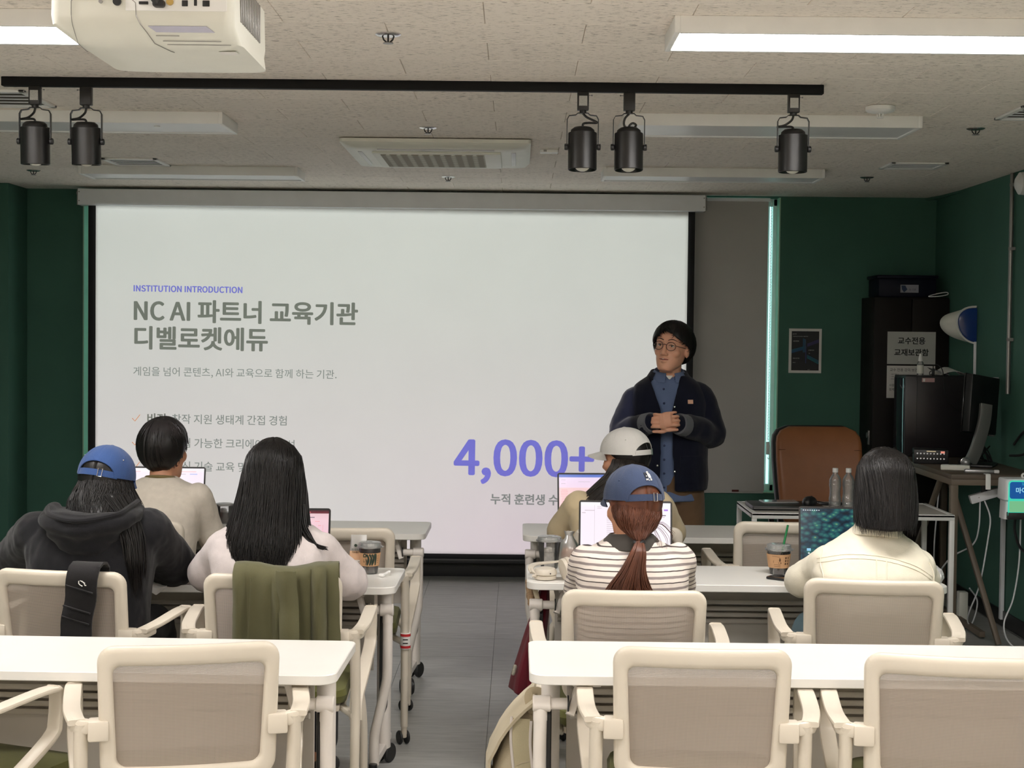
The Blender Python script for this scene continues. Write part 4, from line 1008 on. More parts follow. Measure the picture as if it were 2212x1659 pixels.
def seated_legs(y=0.0, kx=0.13, up=0.0):
    return [((s_ * 0.09, y, 0.545 + up), (s_ * kx, y + 0.40, 0.545 + up), (s_ * kx, y + 0.44, 0.10), (s_ * kx, y + 0.60, 0.04)) for s_ in (-1, 1)]
# --- person in the black hoodie
r1 = tag(empty('person', (-1.41, 5.03, 0)), 'person in black hoodie and blue cap seen from behind, leaning on the middle table', 'person', 'people seated at the tables')
T1 = TR((0.02, 0.13, 1.075), rx=rad(-14), ry=rad(6), rz=rad(-8))
arms = [((-0.185, 0.06, 0.915), (-0.335, 0.28, 0.785), (-0.12, 0.45, 0.765), (0.8, 0.5, -0.05), (0, 0, -1), 0.25, -1),
        ((0.18, 0.06, 0.925), (0.225, 0.27, 0.782), (0.06, 0.47, 0.765), (-0.7, 0.6, -0.05), (0, 0, -1), 0.25, 1)]
tor = [(0.48, 0, 0.0, .175, .135), (0.55, 0, 0.0, .185, .14), (0.65, 0, 0.005, .185, .135), (0.75, 0, 0.02, .19, .13), (0.85, 0.0, 0.035, .205, .125), (0.92, 0.0, 0.055, .205, .11), (0.965, 0.0, 0.07, .16, .095), (1.0, 0.005, 0.085, .095, .075), (1.015, 0.005, 0.09, .07, .06)]
b1, top1 = person(r1, tor, ((0.005, 0.085, 0.95), (0.015, 0.11, 1.02)), T1, arms, seated_legs(0.0), 'hoodie', 'trouser', 1.0, 0.012, wr=0.007, wseed=2, armr=(.082, .078, .070, .048), top_name='hoodie')
g = G()   # the hood lies down the back
g.limb([(-0.135, 0.06, 0.992), (-0.115, -0.055, 0.972), (0.0, -0.105, 0.955), (0.125, -0.055, 0.975), (0.145, 0.06, 0.998)], (.028, .032, .036, .032, .028), 14)
g.loft([sring(0.0, 0.0, 1.005, .128, .088), sring(0.0, -0.012, 0.97, .140, .098), sring(0.0, -0.018, 0.925, .128, .095), sring(0, -0.018, 0.88, .088, .085), sring(0, -0.012, 0.845, .035, .066)])
me = blob(g, 0.006, 5); wrinkle(me, 0.007, 11, 4, (1, 1, 2.2)); hood = link('hood', me, 'hoodie', r1)
G().tube([(-0.13, -0.02, 1.012), (-0.1, -0.09, 0.996), (0, -0.135, 0.985), (0.11, -0.09, 1.0), (0.14, -0.02, 1.018), (0.15, 0.05, 1.03)], 0.009, 8, sub=6).ob('hood_hem', 'hoodie', r1)
hv = [(T1 @ V((0, -.01, .11)), 0), ]
scalp(r1, T1, 'hair', 0.004)
lv = [(1.105, 0.02, 0.12, .078, .100, 1.9), (1.085, 0.022, 0.115, .086, .106, 1.9), (1.06, 0.022, 0.105, .094, .112, 2.0), (1.03, 0.025, 0.09, .108, .118, 1.9), (0.995, 0.035, 0.07, .120, .128, 1.7)]
hair_long(r1, lv, 'hair', 380, 5, over=0.25, jitter=0.05)
ls = [(1.06, 0.06, 0.09, .07, .10, 1.0), (1.0, 0.115, 0.06, .055, .10, 1.0), (0.92, 0.15, 0.03, .045, .10, 1.0), (0.84, 0.165, 0.02, .035, .11, 1.0), (0.76, 0.17, 0.03, .02, .11, 1.0)]
hair_long(r1, ls, 'hair', 150, 6, 'hair_lock', over=0.5, jitter=0.12, shell_to=3.2)
cp1, _ = baseball_cap(r1, T1, 'bluecap', 'greymet', A=44, arch=0.05)

# --- person in the pale sweatshirt
r3 = tag(empty('person', (-0.815, 5.02, 0)), 'person with long straight black hair in a pale grey sweatshirt, middle table', 'person', 'people seated at the tables')
T3 = TR((0.0, 0.115, 1.112), rx=rad(-8), rz=rad(4))
arms = [((-0.155, 0.05, 0.875), (-0.232, 0.16, 0.775), (-0.10, 0.42, 0.765), (0.35, 0.9, -0.05), (0, 0, -1), 0.3, -1),
        ((0.165, 0.05, 0.875), (0.252, 0.13, 0.755), (0.12, 0.42, 0.76), (-0.35, 0.9, -0.05), (0, 0, -1), 0.3, 1)]
tor = [(0.48, 0, 0.0, .165, .13), (0.55, 0, 0.0, .175, .135), (0.66, 0, 0.0, .17, .125), (0.76, 0, 0.015, .175, .12), (0.85, 0.0, 0.03, .19, .115), (0.91, 0.0, 0.05, .19, .10), (0.945, 0.0, 0.065, .15, .085), (0.975, 0.0, 0.075, .09, .07), (0.99, 0, 0.08, .065, .058)]
b3, top3 = person(r3, tor, ((0, 0.075, 0.93), (0, 0.10, 1.05)), T3, arms, seated_legs(0.0), 'sweat', 'trouser', 1.0, 0.008, wr=0.006, wseed=5, armr=(.064, .067, .064, .045), top_name='sweatshirt')
scalp(r3, T3, 'hair', 0.006)
lv = [(1.240, 0.0, 0.105, .004, .004, 3.14), (1.234, 0.0, 0.105, .035, .042, 3.14), (1.215, 0.0, 0.105, .065, .078, 3.1), (1.18, 0.0, 0.105, .088, .102, 2.5), (1.13, 0.0, 0.10, .097, .112, 2.2), (1.06, 0.0, 0.085, .108, .115, 1.9), (0.98, -0.005, 0.065, .122, .125, 1.65), (0.91, -0.008, 0.05, .14, .145, 1.45), (0.86, -0.006, 0.045, .14, .15, 1.3), (0.82, 0.0, 0.045, .125, .155, 1.15)]
hair_long(r3, lv, 'hair', 900, 9, r0=0.0014, over=1.1, jitter=0.06, shell_to=6.4)
rr_ = random.Random(4); ps_ = []
for k in range(46):   # the flick of hair over the right shoulder
    o_ = V((rr_.uniform(-.01, .01), rr_.uniform(-.012, .012), rr_.uniform(-.012, .012))); f_ = rr_.uniform(0.75, 1.05)
    ps_.append(smooth_path([V((0.105, 0.03, 1.02)) + o_, V((0.115, -0.0, 0.96)) + o_, V((0.135, -0.02, 0.925)) + o_, V((0.165, -0.03, 0.9 + rr_.uniform(-.006, .006))) , V((0.135 + 0.065 * f_, -0.03, 0.893 + rr_.uniform(-.008, .004)))], 4))
o_ = strands('hair_flick', ps_, M['hair'], r3, 0.002); o_['kind'] = 'stuff'

# --- person in the striped polo
r5 = tag(empty('person', (0.372, 4.83, 0)), 'person in striped polo and navy cap with a chestnut ponytail, middle right table', 'person', 'people seated at the tables')
T5 = TR((0.008, 0.10, 1.046), rx=rad(-8), rz=rad(20))
arms = [((-0.138, 0.04, 0.872), (-0.152, 0.22, 0.755), (-0.09, 0.56, 0.765), (0.3, 0.9, -0.05), (0, 0, -1), 0.3, -1),
        ((0.148, 0.04, 0.88), (0.168, 0.22, 0.765), (0.10, 0.56, 0.765), (-0.3, 0.9, -0.05), (0, 0, -1), 0.3, 1)]
tor = [(0.48, 0, 0.0, .165, .13), (0.55, 0, 0.0, .17, .135), (0.66, 0, 0.0, .165, .125), (0.76, 0, 0.01, .17, .12), (0.84, 0.0, 0.025, .175, .115), (0.89, 0.0, 0.04, .17, .095), (0.92, 0.0, 0.055, .13, .08), (0.945, 0.0, 0.065, .082, .066), (0.96, 0, 0.07, .06, .055)]
st = Mat('striped_jersey', hexc(214, 204, 196), 0.95, spec=0.15)
wv = st.node('TexWave', wave_type='BANDS', bands_direction='Z', wave_profile='SAW'); st.L.new(st.coord('Object'), wv.inputs[0]); wv.inputs['Scale'].default_value = 0.314 / 0.034 ; wv.inputs['Distortion'].default_value = 0.25; wv.inputs['Detail Scale'].default_value = 3
cr = st.ramp(wv.outputs['Fac'], [(0.0, hexc(216, 206, 198)), (0.30, hexc(214, 204, 196)), (0.33, hexc(74, 66, 66)), (0.40, hexc(74, 66, 66)), (0.43, hexc(222, 212, 204)), (0.72, hexc(220, 210, 202)), (0.75, hexc(140, 130, 128)), (0.95, hexc(140, 130, 128)), (0.98, hexc(216, 206, 198))])
st.base(cr).bump(st.noise(st.coord(), 8, 4), 0.4, 0.02)
b5, top5 = person(r5, tor, ((0, 0.065, 0.90), (0.004, 0.085, 0.98)), T5, arms, seated_legs(0.0), st.m, 'denim', 1.0, 0.006, wr=0.005, wseed=8, armr=(.062, .058, .048, .040), top_name='polo_shirt')
g = G(); rings = []
for (z_, w_, d_, cy_) in ((0.962, .064, .060, 0.07), (0.972, .070, .068, 0.068), (0.957, .086, .082, 0.062), (0.924, .108, .092, 0.055), (0.918, .104, .088, 0.056), (0.945, .078, .074, 0.063)):
    rings.append([(w_ * sin(a), cy_ - d_ * cos(a), z_ - 0.012 * abs(sin(a * 0.5))) for a in [(-2.5 + 5.0 * k / 28) for k in range(29)]])
G().loft(rings, False, False, True).ob('collar', fabric('charcoal_rib', hexc(62, 58, 54)), r5)
# hair gathered under the cap to a tie, then a ponytail
scalp(r5, T5, 'brownhair', 0.004)
lv = [(1.064, 0.012, 0.092, .080, .097, 1.5, 0.3), (1.04, 0.012, 0.085, .083, .100, 1.45, 0.28), (1.02, 0.014, 0.07, .078, .090, 1.35, 0.2), (0.985, 0.016, 0.055, .056, .080, 1.25, 0.05), (0.955, 0.016, 0.03, .018, .078, 1.1)]
hair_long(r5, lv, 'brownhair', 260, 12, over=0.05, jitter=0.03)
G().tube([(0.016 + 0.017 * cos(a * pi / 8), -0.052 + 0.012 * sin(a * pi / 8), 0.952 + 0.003 * sin(a)) for a in range(16)], 0.005, 8, closed=True).ob('hair_tie', 'dark', r5)
rr_ = random.Random(11); ps_ = []
for k in range(420):
    a, q = rr_.uniform(0, 2 * pi), sqrt(rr_.random()); ox, oy = q * cos(a), q * sin(a); e_ = rr_.uniform(0.78, 1.06)
    w2 = 0.036 + 0.012 * rr_.random()
    ps_.append(smooth_path([V((0.016 + 0.012 * ox, -0.055 + 0.010 * oy, 0.955)), V((0.010 + 0.024 * ox, -0.088 + 0.012 * oy, 0.925)), V((-0.006 + 0.040 * ox, -0.098 + 0.016 * oy, 0.87)), V((-0.018 + 0.068 * ox, -0.105 + 0.02 * oy, 0.82)), V((-0.016 + 0.086 * ox + 0.014 * sin(k), -0.112 + 0.02 * oy, 0.955 - 0.185 * e_))], 4))
o_ = strands('ponytail', ps_, M['brownhair'], r5, 0.0022); o_['kind'] = 'stuff'
ps_ = []
for k in range(14):
    f_ = rr_.uniform(-0.03, 0.03)
    ps_.append(smooth_path([V((0.06, 0.02, 1.0)), V((0.085 + f_ * 0.4, 0.01, 0.985 + f_)), V((0.105 + f_, 0.0, 0.955 + f_)), V((0.108 + f_, 0.0, 0.925 + f_ * 2))], 3))
o_ = strands('stray_hair', ps_, M['brownhair'], r5, 0.0004); o_['kind'] = 'stuff'
cp5, pt5 = baseball_cap(r5, T5, 'navycap', 'navycap', A=40, arch=0.05, sc=1.02)
# embroidered emblem above the opening
em_ = empty('emblem', (0, 0, 0)); em_.parent = cp5; Mx = T5
def on_cap(a, z, h=0.004): return Mx @ pt5(a, z, h)
def patch(name, a0, a1, z0, z1, mat, h=0.0045): return G().sheet([[on_cap(a0 + (a1 - a0) * i / 6, z0 + (z1 - z0) * j / 3, h) for i in range(7)] for j in range(4)], 0.0008).ob(name, mat, cp5)
bpy.data.objects.remove(em_)
patch('emblem', -1, 7.5, 0.066, 0.083, plain('emblem_dark', hexc(30, 34, 46), 0.8))
g = G(); g.sheet([[on_cap(7.2 + 7.5 * (i / 6) * (1 if j > 1 else 0.9), 0.066 + (0.0062 * j) * (1 - 0.55 * abs(i / 6 - 0.35) * (1 if j > 0 else 0)), 0.005) for i in range(7)] for j in range(4)], 0.001); g.ell(tuple(on_cap(9.5, 0.083, 0.005)), 0.004, 8, 6)
g.ell(tuple(on_cap(2.5, 0.071, 0.006)), 0.002, 8, 6)
g.ob('emblem', 'paper', cp5)
for a_, ch in ((0.2, 'M'), (5.6, 'L'), (10.6, 'B')):
    g = G(); S_ = {'M': [((0, 0), (0, 1)), ((0, 1), (.5, .3)), ((.5, .3), (1, 1)), ((1, 1), (1, 0))], 'L': [((0, 1), (0, 0)), ((0, 0), (.8, 0))], 'B': [((0, 0), (0, 1)), ((0, 1), (.8, .9)), ((.8, .9), (.8, .55)), ((.8, .55), (0, .5)), ((.8, .5), (.85, .1)), ((.85, .1), (0, 0))]}[ch]
    for (xa, za), (xb, zb) in S_: g.tube([on_cap(a_ + xa * 3.0, 0.0575 + za * 0.0058, 0.005), on_cap(a_ + xb * 3.0, 0.0575 + zb * 0.0058, 0.005)], 0.0008, 5)
    g.ob('emblem_letter', 'paper', cp5)

# --- person in the cream shirt
r6 = tag(empty('person', (1.19, 5.06, 0)), 'person in a cream button shirt with shoulder length black hair, right end of middle row', 'person', 'people seated at the tables')
T6 = TR((0.05, 0.11, 1.10), rx=rad(-10), ry=rad(5), rz=rad(-2))
arms = [((-0.142, 0.05, 0.845), (-0.205, 0.17, 0.765), (-0.10, 0.43, 0.782), (0.35, 0.9, -0.05), (0, 0, -1), 0.3, -1),
        ((0.160, 0.05, 0.835), (0.205, 0.18, 0.775), (0.12, 0.44, 0.782), (-0.35, 0.9, -0.05), (0, 0, -1), 0.3, 1)]
tor = [(0.48, 0, 0.0, .165, .13), (0.55, 0, 0.0, .175, .135), (0.65, 0, 0.0, .175, .13), (0.74, 0, 0.01, .185, .125), (0.82, 0.002, 0.025, .195, .115), (0.87, 0.005, 0.045, .18, .10), (0.905, 0.01, 0.062, .142, .085), (0.94, 0.018, 0.075, .09, .07), (0.965, 0.025, 0.08, .06, .056)]
b6, top6 = person(r6, tor, ((0.02, 0.075, 0.92), (0.04, 0.095, 1.03)), T6, arms, seated_legs(0.0), 'cream_cloth', 'denim', 1.0, 0.008, wr=0.006, wseed=12, armr=(.060, .061, .056, .042), top_name='button_shirt')
bv = bvh_of(top6)
def seam(parent, bv, pts, name, mat, r=0.0016, off=0.001, n=24):
    P = smooth_path([V((x, 0, z)) for x, z in pts], n // max(1, len(pts) - 1)); q = [project(bv, p.x, p.z, 1, off) for p in P]; q = [p for p in q if p]
    if len(q) > 2: G().tube(q, r, 6).ob(name, mat, parent)
for dz in (0.0, -0.012): seam(top6, bv, [(-0.185, 0.865 + dz), (-0.1, 0.885 + dz), (0.02, 0.882 + dz), (0.12, 0.855 + dz), (0.185, 0.815 + dz)], 'yoke_seam', 'cream_cloth')
for dx in (0.0, 0.032): seam(top6, bv, [(-0.005 + dx, 0.875), (-0.012 + dx, 0.82), (-0.022 + dx, 0.76)], 'box_pleat', 'cream_cloth', 0.0022)
seam(top6, bv, [(-0.165, 0.895), (-0.178, 0.85), (-0.172, 0.78)], 'armhole_seam', 'cream_cloth', 0.002); seam(top6, bv, [(0.178, 0.86), (0.192, 0.82), (0.185, 0.76)], 'armhole_seam', 'cream_cloth', 0.002)
rings = []
for (z_, w_, d_, cy_, cx_) in ((0.965, .062, .060, 0.08, 0.03), (0.99, .062, .062, 0.078, 0.032), (1.0, .066, .068, 0.076, 0.032), (0.985, .076, .076, 0.072, 0.03), (0.948, .088, .082, 0.066, 0.025), (0.945, .084, .079, 0.066, 0.025), (0.98, .070, .071, 0.074, 0.03)):
    rings.append([(cx_ + w_ * sin(a), cy_ - d_ * cos(a), z_ - 0.014 * abs(sin(a * 0.5)) - 0.15 * (w_ * sin(a)) * 0.5) for a in [(-2.6 + 5.2 * k / 30) for k in range(31)]])
G().loft(rings, False, False, True).ob('collar', 'cream_cloth', r6)
scalp(r6, T6, 'hair', 0.006)
lv = [(1.230, 0.055, 0.095, .004, .004, 3.14), (1.223, 0.055, 0.095, .038, .045, 3.14), (1.203, 0.055, 0.092, .070, .080, 3.1), (1.165, 0.055, 0.09, .090, .106, 2.5), (1.115, 0.056, 0.088, .096, .116, 2.2), (1.05, 0.054, 0.074, .099, .124, 2.0), (1.0, 0.05, 0.06, .098, .128, 1.8), (0.972, 0.045, 0.05, .094, .130, 1.6)]
hair_long(r6, lv, 'hair', 850, 15, r0=0.0012, over=0.3, jitter=0.02)

# --- person in the oatmeal T-shirt
r2 = tag(empty('person', (-1.50, 6.36, 0)), 'person with short black hair in an oatmeal T-shirt, front left table', 'person', 'people seated at the tables')
T2 = TR((0.012, 0.095, 1.088), rx=rad(-4), rz=rad(-24))
arms = [((-0.165, 0.03, 0.90), (-0.22, 0.12, 0.70), (-0.12, 0.40, 0.765), (0.3, 0.9, -0.05), (0, 0, -1), 0.3, -1),
        ((0.165, 0.03, 0.90), (0.215, 0.13, 0.70), (0.14, 0.40, 0.765), (-0.3, 0.9, -0.05), (0, 0, -1), 0.3, 1)]
tor = [(0.48, 0, 0.0, .155, .125), (0.55, 0, 0.0, .16, .125), (0.66, 0, 0.0, .158, .118), (0.76, 0, 0.008, .165, .115), (0.85, 0.0, 0.02, .18, .112), (0.91, 0.0, 0.035, .182, .098), (0.945, 0.0, 0.05, .145, .082), (0.972, 0.0, 0.06, .085, .066), (0.985, 0, 0.065, .06, .056)]
b2, top2 = person(r2, tor, ((0, 0.06, 0.93), (0.006, 0.08, 1.03)), T2, arms, seated_legs(0.0), 'tee', 'trouser', 0.92, 0.006, wr=0.005, wseed=15, armr=(.064, .060, .05, .04), top_name='t_shirt')
G().tube([(0.058 * sin(a), 0.066 - 0.056 * cos(a), 0.988 - 0.02 * (1 - cos(a)) * 0.5) for a in [2 * pi * k / 28 for k in range(28)]], 0.008, 8, closed=True).ob('neck_rib', 'teerib', r2)
hair_short(r2, T2, [(0, 62), (40, 68), (68, 88), (88, 98), (105, 118), (140, 136), (180, 142)], 'hair', 900, 21, th=0.021, r0=0.0024)
eyes(r2, T2)

# --- person in the white cap
r4 = tag(empty('person', (0.43, 6.32, 0)), 'person in white cap and beige jacket looking left, front right table', 'person', 'people seated at the tables')
T4 = TR((0.03, 0.13, 1.075), rx=rad(-6), rz=rad(52))
arms = [((-0.165, 0.05, 0.885), (-0.235, 0.18, 0.76), (-0.12, 0.44, 0.765), (0.3, 0.9, -0.05), (0, 0, -1), 0.3, -1),
        ((0.165, 0.05, 0.885), (0.235, 0.18, 0.76), (0.12, 0.44, 0.765), (-0.3, 0.9, -0.05), (0, 0, -1), 0.3, 1)]
tor = [(0.48, 0, 0.0, .165, .13), (0.55, 0, 0.0, .175, .135), (0.66, 0, 0.0, .175, .128), (0.76, 0, 0.012, .185, .125), (0.84, 0.0, 0.03, .195, .118), (0.895, 0.0, 0.048, .185, .10), (0.93, 0.0, 0.065, .14, .085), (0.955, 0.0, 0.075, .09, .07), (0.97, 0, 0.08, .065, .058)]
b4, top4 = person(r4, tor, ((0.0, 0.085, 0.91), (0.02, 0.115, 1.01)), T4, arms, seated_legs(0.0), 'beige_cloth', 'trouser', 1.0, 0.01, wr=0.006, wseed=19, armr=(.070, .066, .058, .044), top_name='jacket')
bv = bvh_of(top4); seam(top4, bv, [(-0.14, 0.91), (-0.125, 0.86), (-0.12, 0.78)], 'jacket_seam', plain('jacket_piping', hexc(222, 212, 190), 0.8), 0.0025)
scalp(r4, T4, 'hair', 0.004)
lv = [(1.085, 0.03, 0.125, .078, .090, 1.65, 0.85), (1.06, 0.032, 0.12, .092, .104, 1.6, 0.8), (1.02, 0.025, 0.105, .096, .105, 1.6, 0.65), (0.97, 0.0, 0.085, .108, .112, 1.6, 0.3), (0.925, -0.03, 0.07, .115, .13, 1.6, 0.0), (0.89, -0.055, 0.06, .11, .14, 1.5, -0.1)]
hair_long(r4, lv, plain('dark_brown_hair', (0.017, 0.012, 0.009), 0.4), 360, 24, over=0.5, jitter=0.05)
eyes(r4, T4)
baseball_cap(r4, T4, 'whitecap', 'whitecap', A=42, arch=0.052, sc=1.02)
# --- the presenter, standing between the front tables and the screen
r7 = tag(empty('person', (0.79, 7.97, 0)), 'person standing before the screen in navy jacket, blue shirt and round glasses, hands clasped', 'person')
T7 = TR((0.008, -0.05, 1.528), rx=rad(6), ry=rad(-5), rz=rad(152), s=1.0)
# coordinates: the presenter faces the room, towards -Y; image left is -X
armL = ((-0.168, 0.0, 1.268), (-0.245, -0.03, 1.10), (-0.095, -0.235, 1.165), (0.88, -0.42, 0.18), (0.35, 0.9, -0.1), 0.75, -1)
armR = ((0.162, 0.0, 1.285), (0.225, -0.02, 1.09), (0.015, -0.235, 1.16), (-0.88, -0.35, 0.12), (-0.25, 0.95, -0.1), 0.75, 1)
tor = [(0.80, 0, 0, .165, .115), (0.90, 0, 0, .165, .112), (1.0, 0, -0.005, .165, .115), (1.10, 0, -0.005, .17, .115), (1.20, 0, 0, .185, .115), (1.28, 0, 0.005, .19, .105), (1.335, 0, 0.01, .165, .09), (1.375, 0, 0.01, .10, .07), (1.395, 0, 0.005, .07, .06)]
g = G(); torso_g(g, tor[:-1], 0.84); head_g(g, T7, wk=1.09); g.limb([(0, 0.01, 1.35), (0.005, -0.012, 1.42), (0.008, -0.03, 1.47)], (.060, .056, .056), 16)
for (sh, el, wr_, hd, pn, curl, side) in (armL, armR):
    g.limb([sh, (V(sh) + V(el)) / 2, el, (V(el) + V(wr_)) / 2, wr_], (.045, .042, .037, .033, .026), 14); hand_g(g, V(wr_) + V(hd).normalized() * 0.01, hd, pn, side, curl, 1.0)
legs7 = [((-0.09, 0, 0.84), (-0.115, -0.02, 0.46), (-0.13, 0.02, 0.09), (-0.15, -0.15, 0.035)), ((0.09, 0, 0.84), (0.11, -0.02, 0.46), (0.125, 0.02, 0.09), (0.16, -0.14, 0.035))]
for hip, kn, an, toe in legs7:
    g.limb([hip, (V(hip) + V(kn)) / 2, kn, V(kn) * 0.6 + V(an) * 0.4, an], (.08, .07, .053, .05, .036), 14); g.limb([an, V(an) + V((0, 0, -0.045)), toe], (.036, .032, .028), 10)
link('body', blob(g, 0.0036, 3), plain('presenter_skin', hexc(222, 166, 138), 0.5, 0.05, 25, Subsurface_Weight=0.08), r7)
eyes(r7, T7)
g = G(); g.limb([(-.024, .0905, -.0575), (0, .0985, -.0585), (.024, .0905, -.0575)], (.0016, .0042, .0016), 8, T=T7)
g.ob('lips', 'lips', r7)
G().limb([(-.013, .0955, -.0575), (0, .1005, -.0575), (.013, .0955, -.0575)], (.0012, .0024, .0012), 8, T=T7).ob('teeth', 'eye', r7)
g = G()
for s_ in (-1, 1): g.limb([(s_ * .014, .0925, .041), (s_ * .034, .0915, .047), (s_ * .054, .075, .041)], (.0028, .0036, .002), 8, flat=0.7, T=T7)
g.ob('eyebrow', 'hair', r7)
g = G()
for s_ in (-1, 1):
    g.limb([(s_ * .018, .0885, .016), (s_ * .031, .0885, .0195), (s_ * .045, .081, .015)], (.001, .0018, .001), 6, T=T7)
g.ob('eyelid_line', 'hair', r7)
gl = empty('glasses', (0, 0, 0)); gl.parent = r7
g = G()
for s_ in (-1, 1):
    g.tube([T7 @ V((s_ * .034 + .0245 * cos(2 * pi * k / 28), .102 - 0.10 * abs(.0245 * cos(2 * pi * k / 28) * 1) * 0 - (0.010 if s_ * cos(2 * pi * k / 28) > 0 else 0.0) * abs(cos(2 * pi * k / 28)), .010 + .0215 * sin(2 * pi * k / 28))) for k in range(28)], 0.0016, 6, closed=True)
    g.tube([T7 @ V((s_ * .058, .092, .016)), T7 @ V((s_ * .074, .06, .014)), T7 @ V((s_ * .080, .0, .012)), T7 @ V((s_ * .079, -.02, .002))], 0.0017, 6, sub=4)
g.tube([T7 @ V((-.010, .102, .016)), T7 @ V((0, .105, .019)), T7 @ V((.010, .102, .016))], 0.0016, 6, sub=4)
g.ob('glasses_frame', plain('dark_tortoise', hexc(52, 30, 28), 0.3), gl)
g = G()
for s_ in (-1, 1): g.prism([(s_ * .034 + .0235 * cos(2 * pi * k / 24), .010 + .0205 * sin(2 * pi * k / 24)) for k in range(24)], -0.0003, 0.0003, T=T7 @ Matrix.Translation((0, .1005, 0)) @ Matrix.Rotation(pi / 2, 4, 'X') @ Matrix.Scale(1, 4))
g.ob('lens', clear('spectacle_lens', (0.99, 0.99, 0.99), -0.02, 0.02), gl)
# hair: parted fringe open over the forehead, fuller on top
hair_short(r7, T7, [(0, 50), (12, 58), (28, 74), (45, 80), (62, 86), (80, 90), (92, 98), (108, 122), (145, 130), (180, 132)], 'hair', 900, 31, th=0.028, crown=(0.0, -0.012), lenj=0.04, r0=0.0026, rad3=(.083, .101, .097))
# shirt
g = G(); tl = [(0.745, 0, 0, .172, .122)] + [(c[0], c[1], c[2], c[3] * 0.97, c[4] * 0.97) for c in tor]
torso_g(g, tl, 1.0, 0.004); me = blob(g, 0.007, 6); wrinkle(me, 0.004, 9, 41, (1, 1, .5)); sh7 = link('shirt', me, 'shirtblue', r7)
bv = bvh_of(sh7)
def front(x, z, off=0.002): return project(bv, x, z, -1, off) or V((x, -0.12, z))
def hitf(x, z, off):
    h = bv.ray_cast(V((x, -2, z)), V((0, 1, 0))); return h[0] + h[1] * off if h[0] else V((x, -0.12, z))
xo = lambda z: -0.035 + 0.035 * (1.38 - z) * 0.35
G().sheet([[hitf(xo(z_) + dx, z_, 0.003) for dx in (-0.014, 0, 0.014)] for z_ in [0.76 + 0.61 * k / 24 for k in range(25)]], 0.0015).ob('button_placket', 'shirtblue', r7)
bt_ = plain('navy_button', hexc(40, 52, 90), 0.4)
for k in range(8): z_ = 0.82 + 0.072 * k; p = hitf(xo(z_), z_, 0.006); G().ell((0, 0, 0), (.006, .003, .006), 10, 6).ob('shirt_button', bt_, r7, p)
G().loft([[(0.0 + w_ * sin(a), cy_ + d_ * cos(a), z_ - 0.035 * (1 - cos(a)) * 0.5) for a in [(-2.85 + 5.7 * k / 30) for k in range(31)]] for z_, w_, d_, cy_ in ((1.40, .070, .062, 0.0), (1.43, .069, .064, 0.002), (1.442, .074, .070, 0.004), (1.425, .086, .080, 0.004), (1.392, .10, .086, 0.002), (1.42, .082, .076, 0.004))], False, False, True).ob('shirt_collar', 'shirtblue', r7)
G().sheet([[(-0.004 + x_ * k_, -0.070 + 1.5 * x_ * x_, z_) for x_ in (-0.02, -0.01, 0, 0.01, 0.02)] for z_, k_ in ((1.376, 0.15), (1.386, 0.6), (1.395, 0.9))], 0.003).ob('undershirt', 'paper', r7)
# jacket body with the front open
g = G(); tj = [(0.80, 0.01, 0.005, .19, .14), (0.86, 0.01, 0.005, .195, .142), (0.95, 0.008, 0.0, .192, .142), (1.05, 0.005, 0, .192, .14), (1.15, 0, 0, .197, .138), (1.24, 0, 0.002, .205, .132), (1.30, 0, 0.008, .20, .118), (1.345, 0, 0.012, .17, .10), (1.385, 0, 0.012, .112, .08), (1.40, 0, 0.01, .09, .072)]
torso_g(g, tj, 1.0, 0.004); me = blob(g, 0.007, 8)
wrinkle(me, 0.006, 8, 44, (1, 1, 0.5))
bm = bmesh.new(); bm.from_mesh(me); dl = []
for f in bm.faces:
    c = f.calc_center_median(); z = c.z
    hw = 0.030 + 0.055 * max(0, (z - 1.22) / 0.18) + 0.012 * max(0, (1.0 - z) / 0.2); xc = -0.028 + 0.012 * (1.38 - z) / 0.5
    if c.y < -0.02 and abs(c.x - xc) < hw: dl.append(f)
    elif z > 1.392: dl.append(f)
    elif z < 0.803 and f.normal.z < -0.5: dl.append(f)
bmesh.ops.delete(bm, geom=dl, context='FACES'); bm.to_mesh(me); bm.free()
for it in range(10):   # relax the cut edges
    bm = bmesh.new(); bm.from_mesh(me)
    bd = [v_ for v_ in bm.verts if any(e.is_boundary for e in v_.link_edges)]
    new = {v_: sum((e.other_vert(v_).co for e in v_.link_edges if e.is_boundary), V()) / max(1, sum(e.is_boundary for e in v_.link_edges)) for v_ in bd}
    for v_, c in new.items(): v_.co = v_.co * 0.5 + c * 0.5
    bm.to_mesh(me); bm.free()
me = evaluated(me, [('SOLIDIFY', dict(thickness=0.007, offset=-0.2))]); me.polygons.foreach_set('use_smooth', [True] * len(me.polygons))
jk = link('jacket', me, 'jacket', r7)
for nm, (sh, el, wr_, *_x), ar in (('sleeve', armL, (.070, .074, .069, .060, .053)), ('sleeve', armR, (.072, .078, .075, .066, .055))):
    sh, el, wr_ = V(sh), V(el), V(wr_); g = G(); w2 = el + (wr_ - el) * 0.86
    inn = V((sh.x * 0.66, sh.y, sh.z + 0.022))
    g.limb([inn, sh, (sh + el) / 2, el, (el + w2) / 2, w2], (ar[0] * 0.78, ar[0], ar[1], ar[2], ar[3], ar[4]), 18)
    me = blob(g, 0.007, 5); wrinkle(me, 0.008, 10, 50, (1, 1, 1)); link(nm, me, 'jacket', jk)
    d_ = (wr_ - el).normalized(); G().tube([w2 - d_ * 0.035, w2 - d_ * 0.03, w2 + d_ * 0.02, w2 + d_ * 0.022, w2 + d_ * 0.0], [ar[4] * 1.02, ar[4] * 1.06, ar[4] * 1.0, ar[4] * 0.94, ar[4] * 0.9], 20).ob('cuff', 'cuffgrey', jk)
rings = []
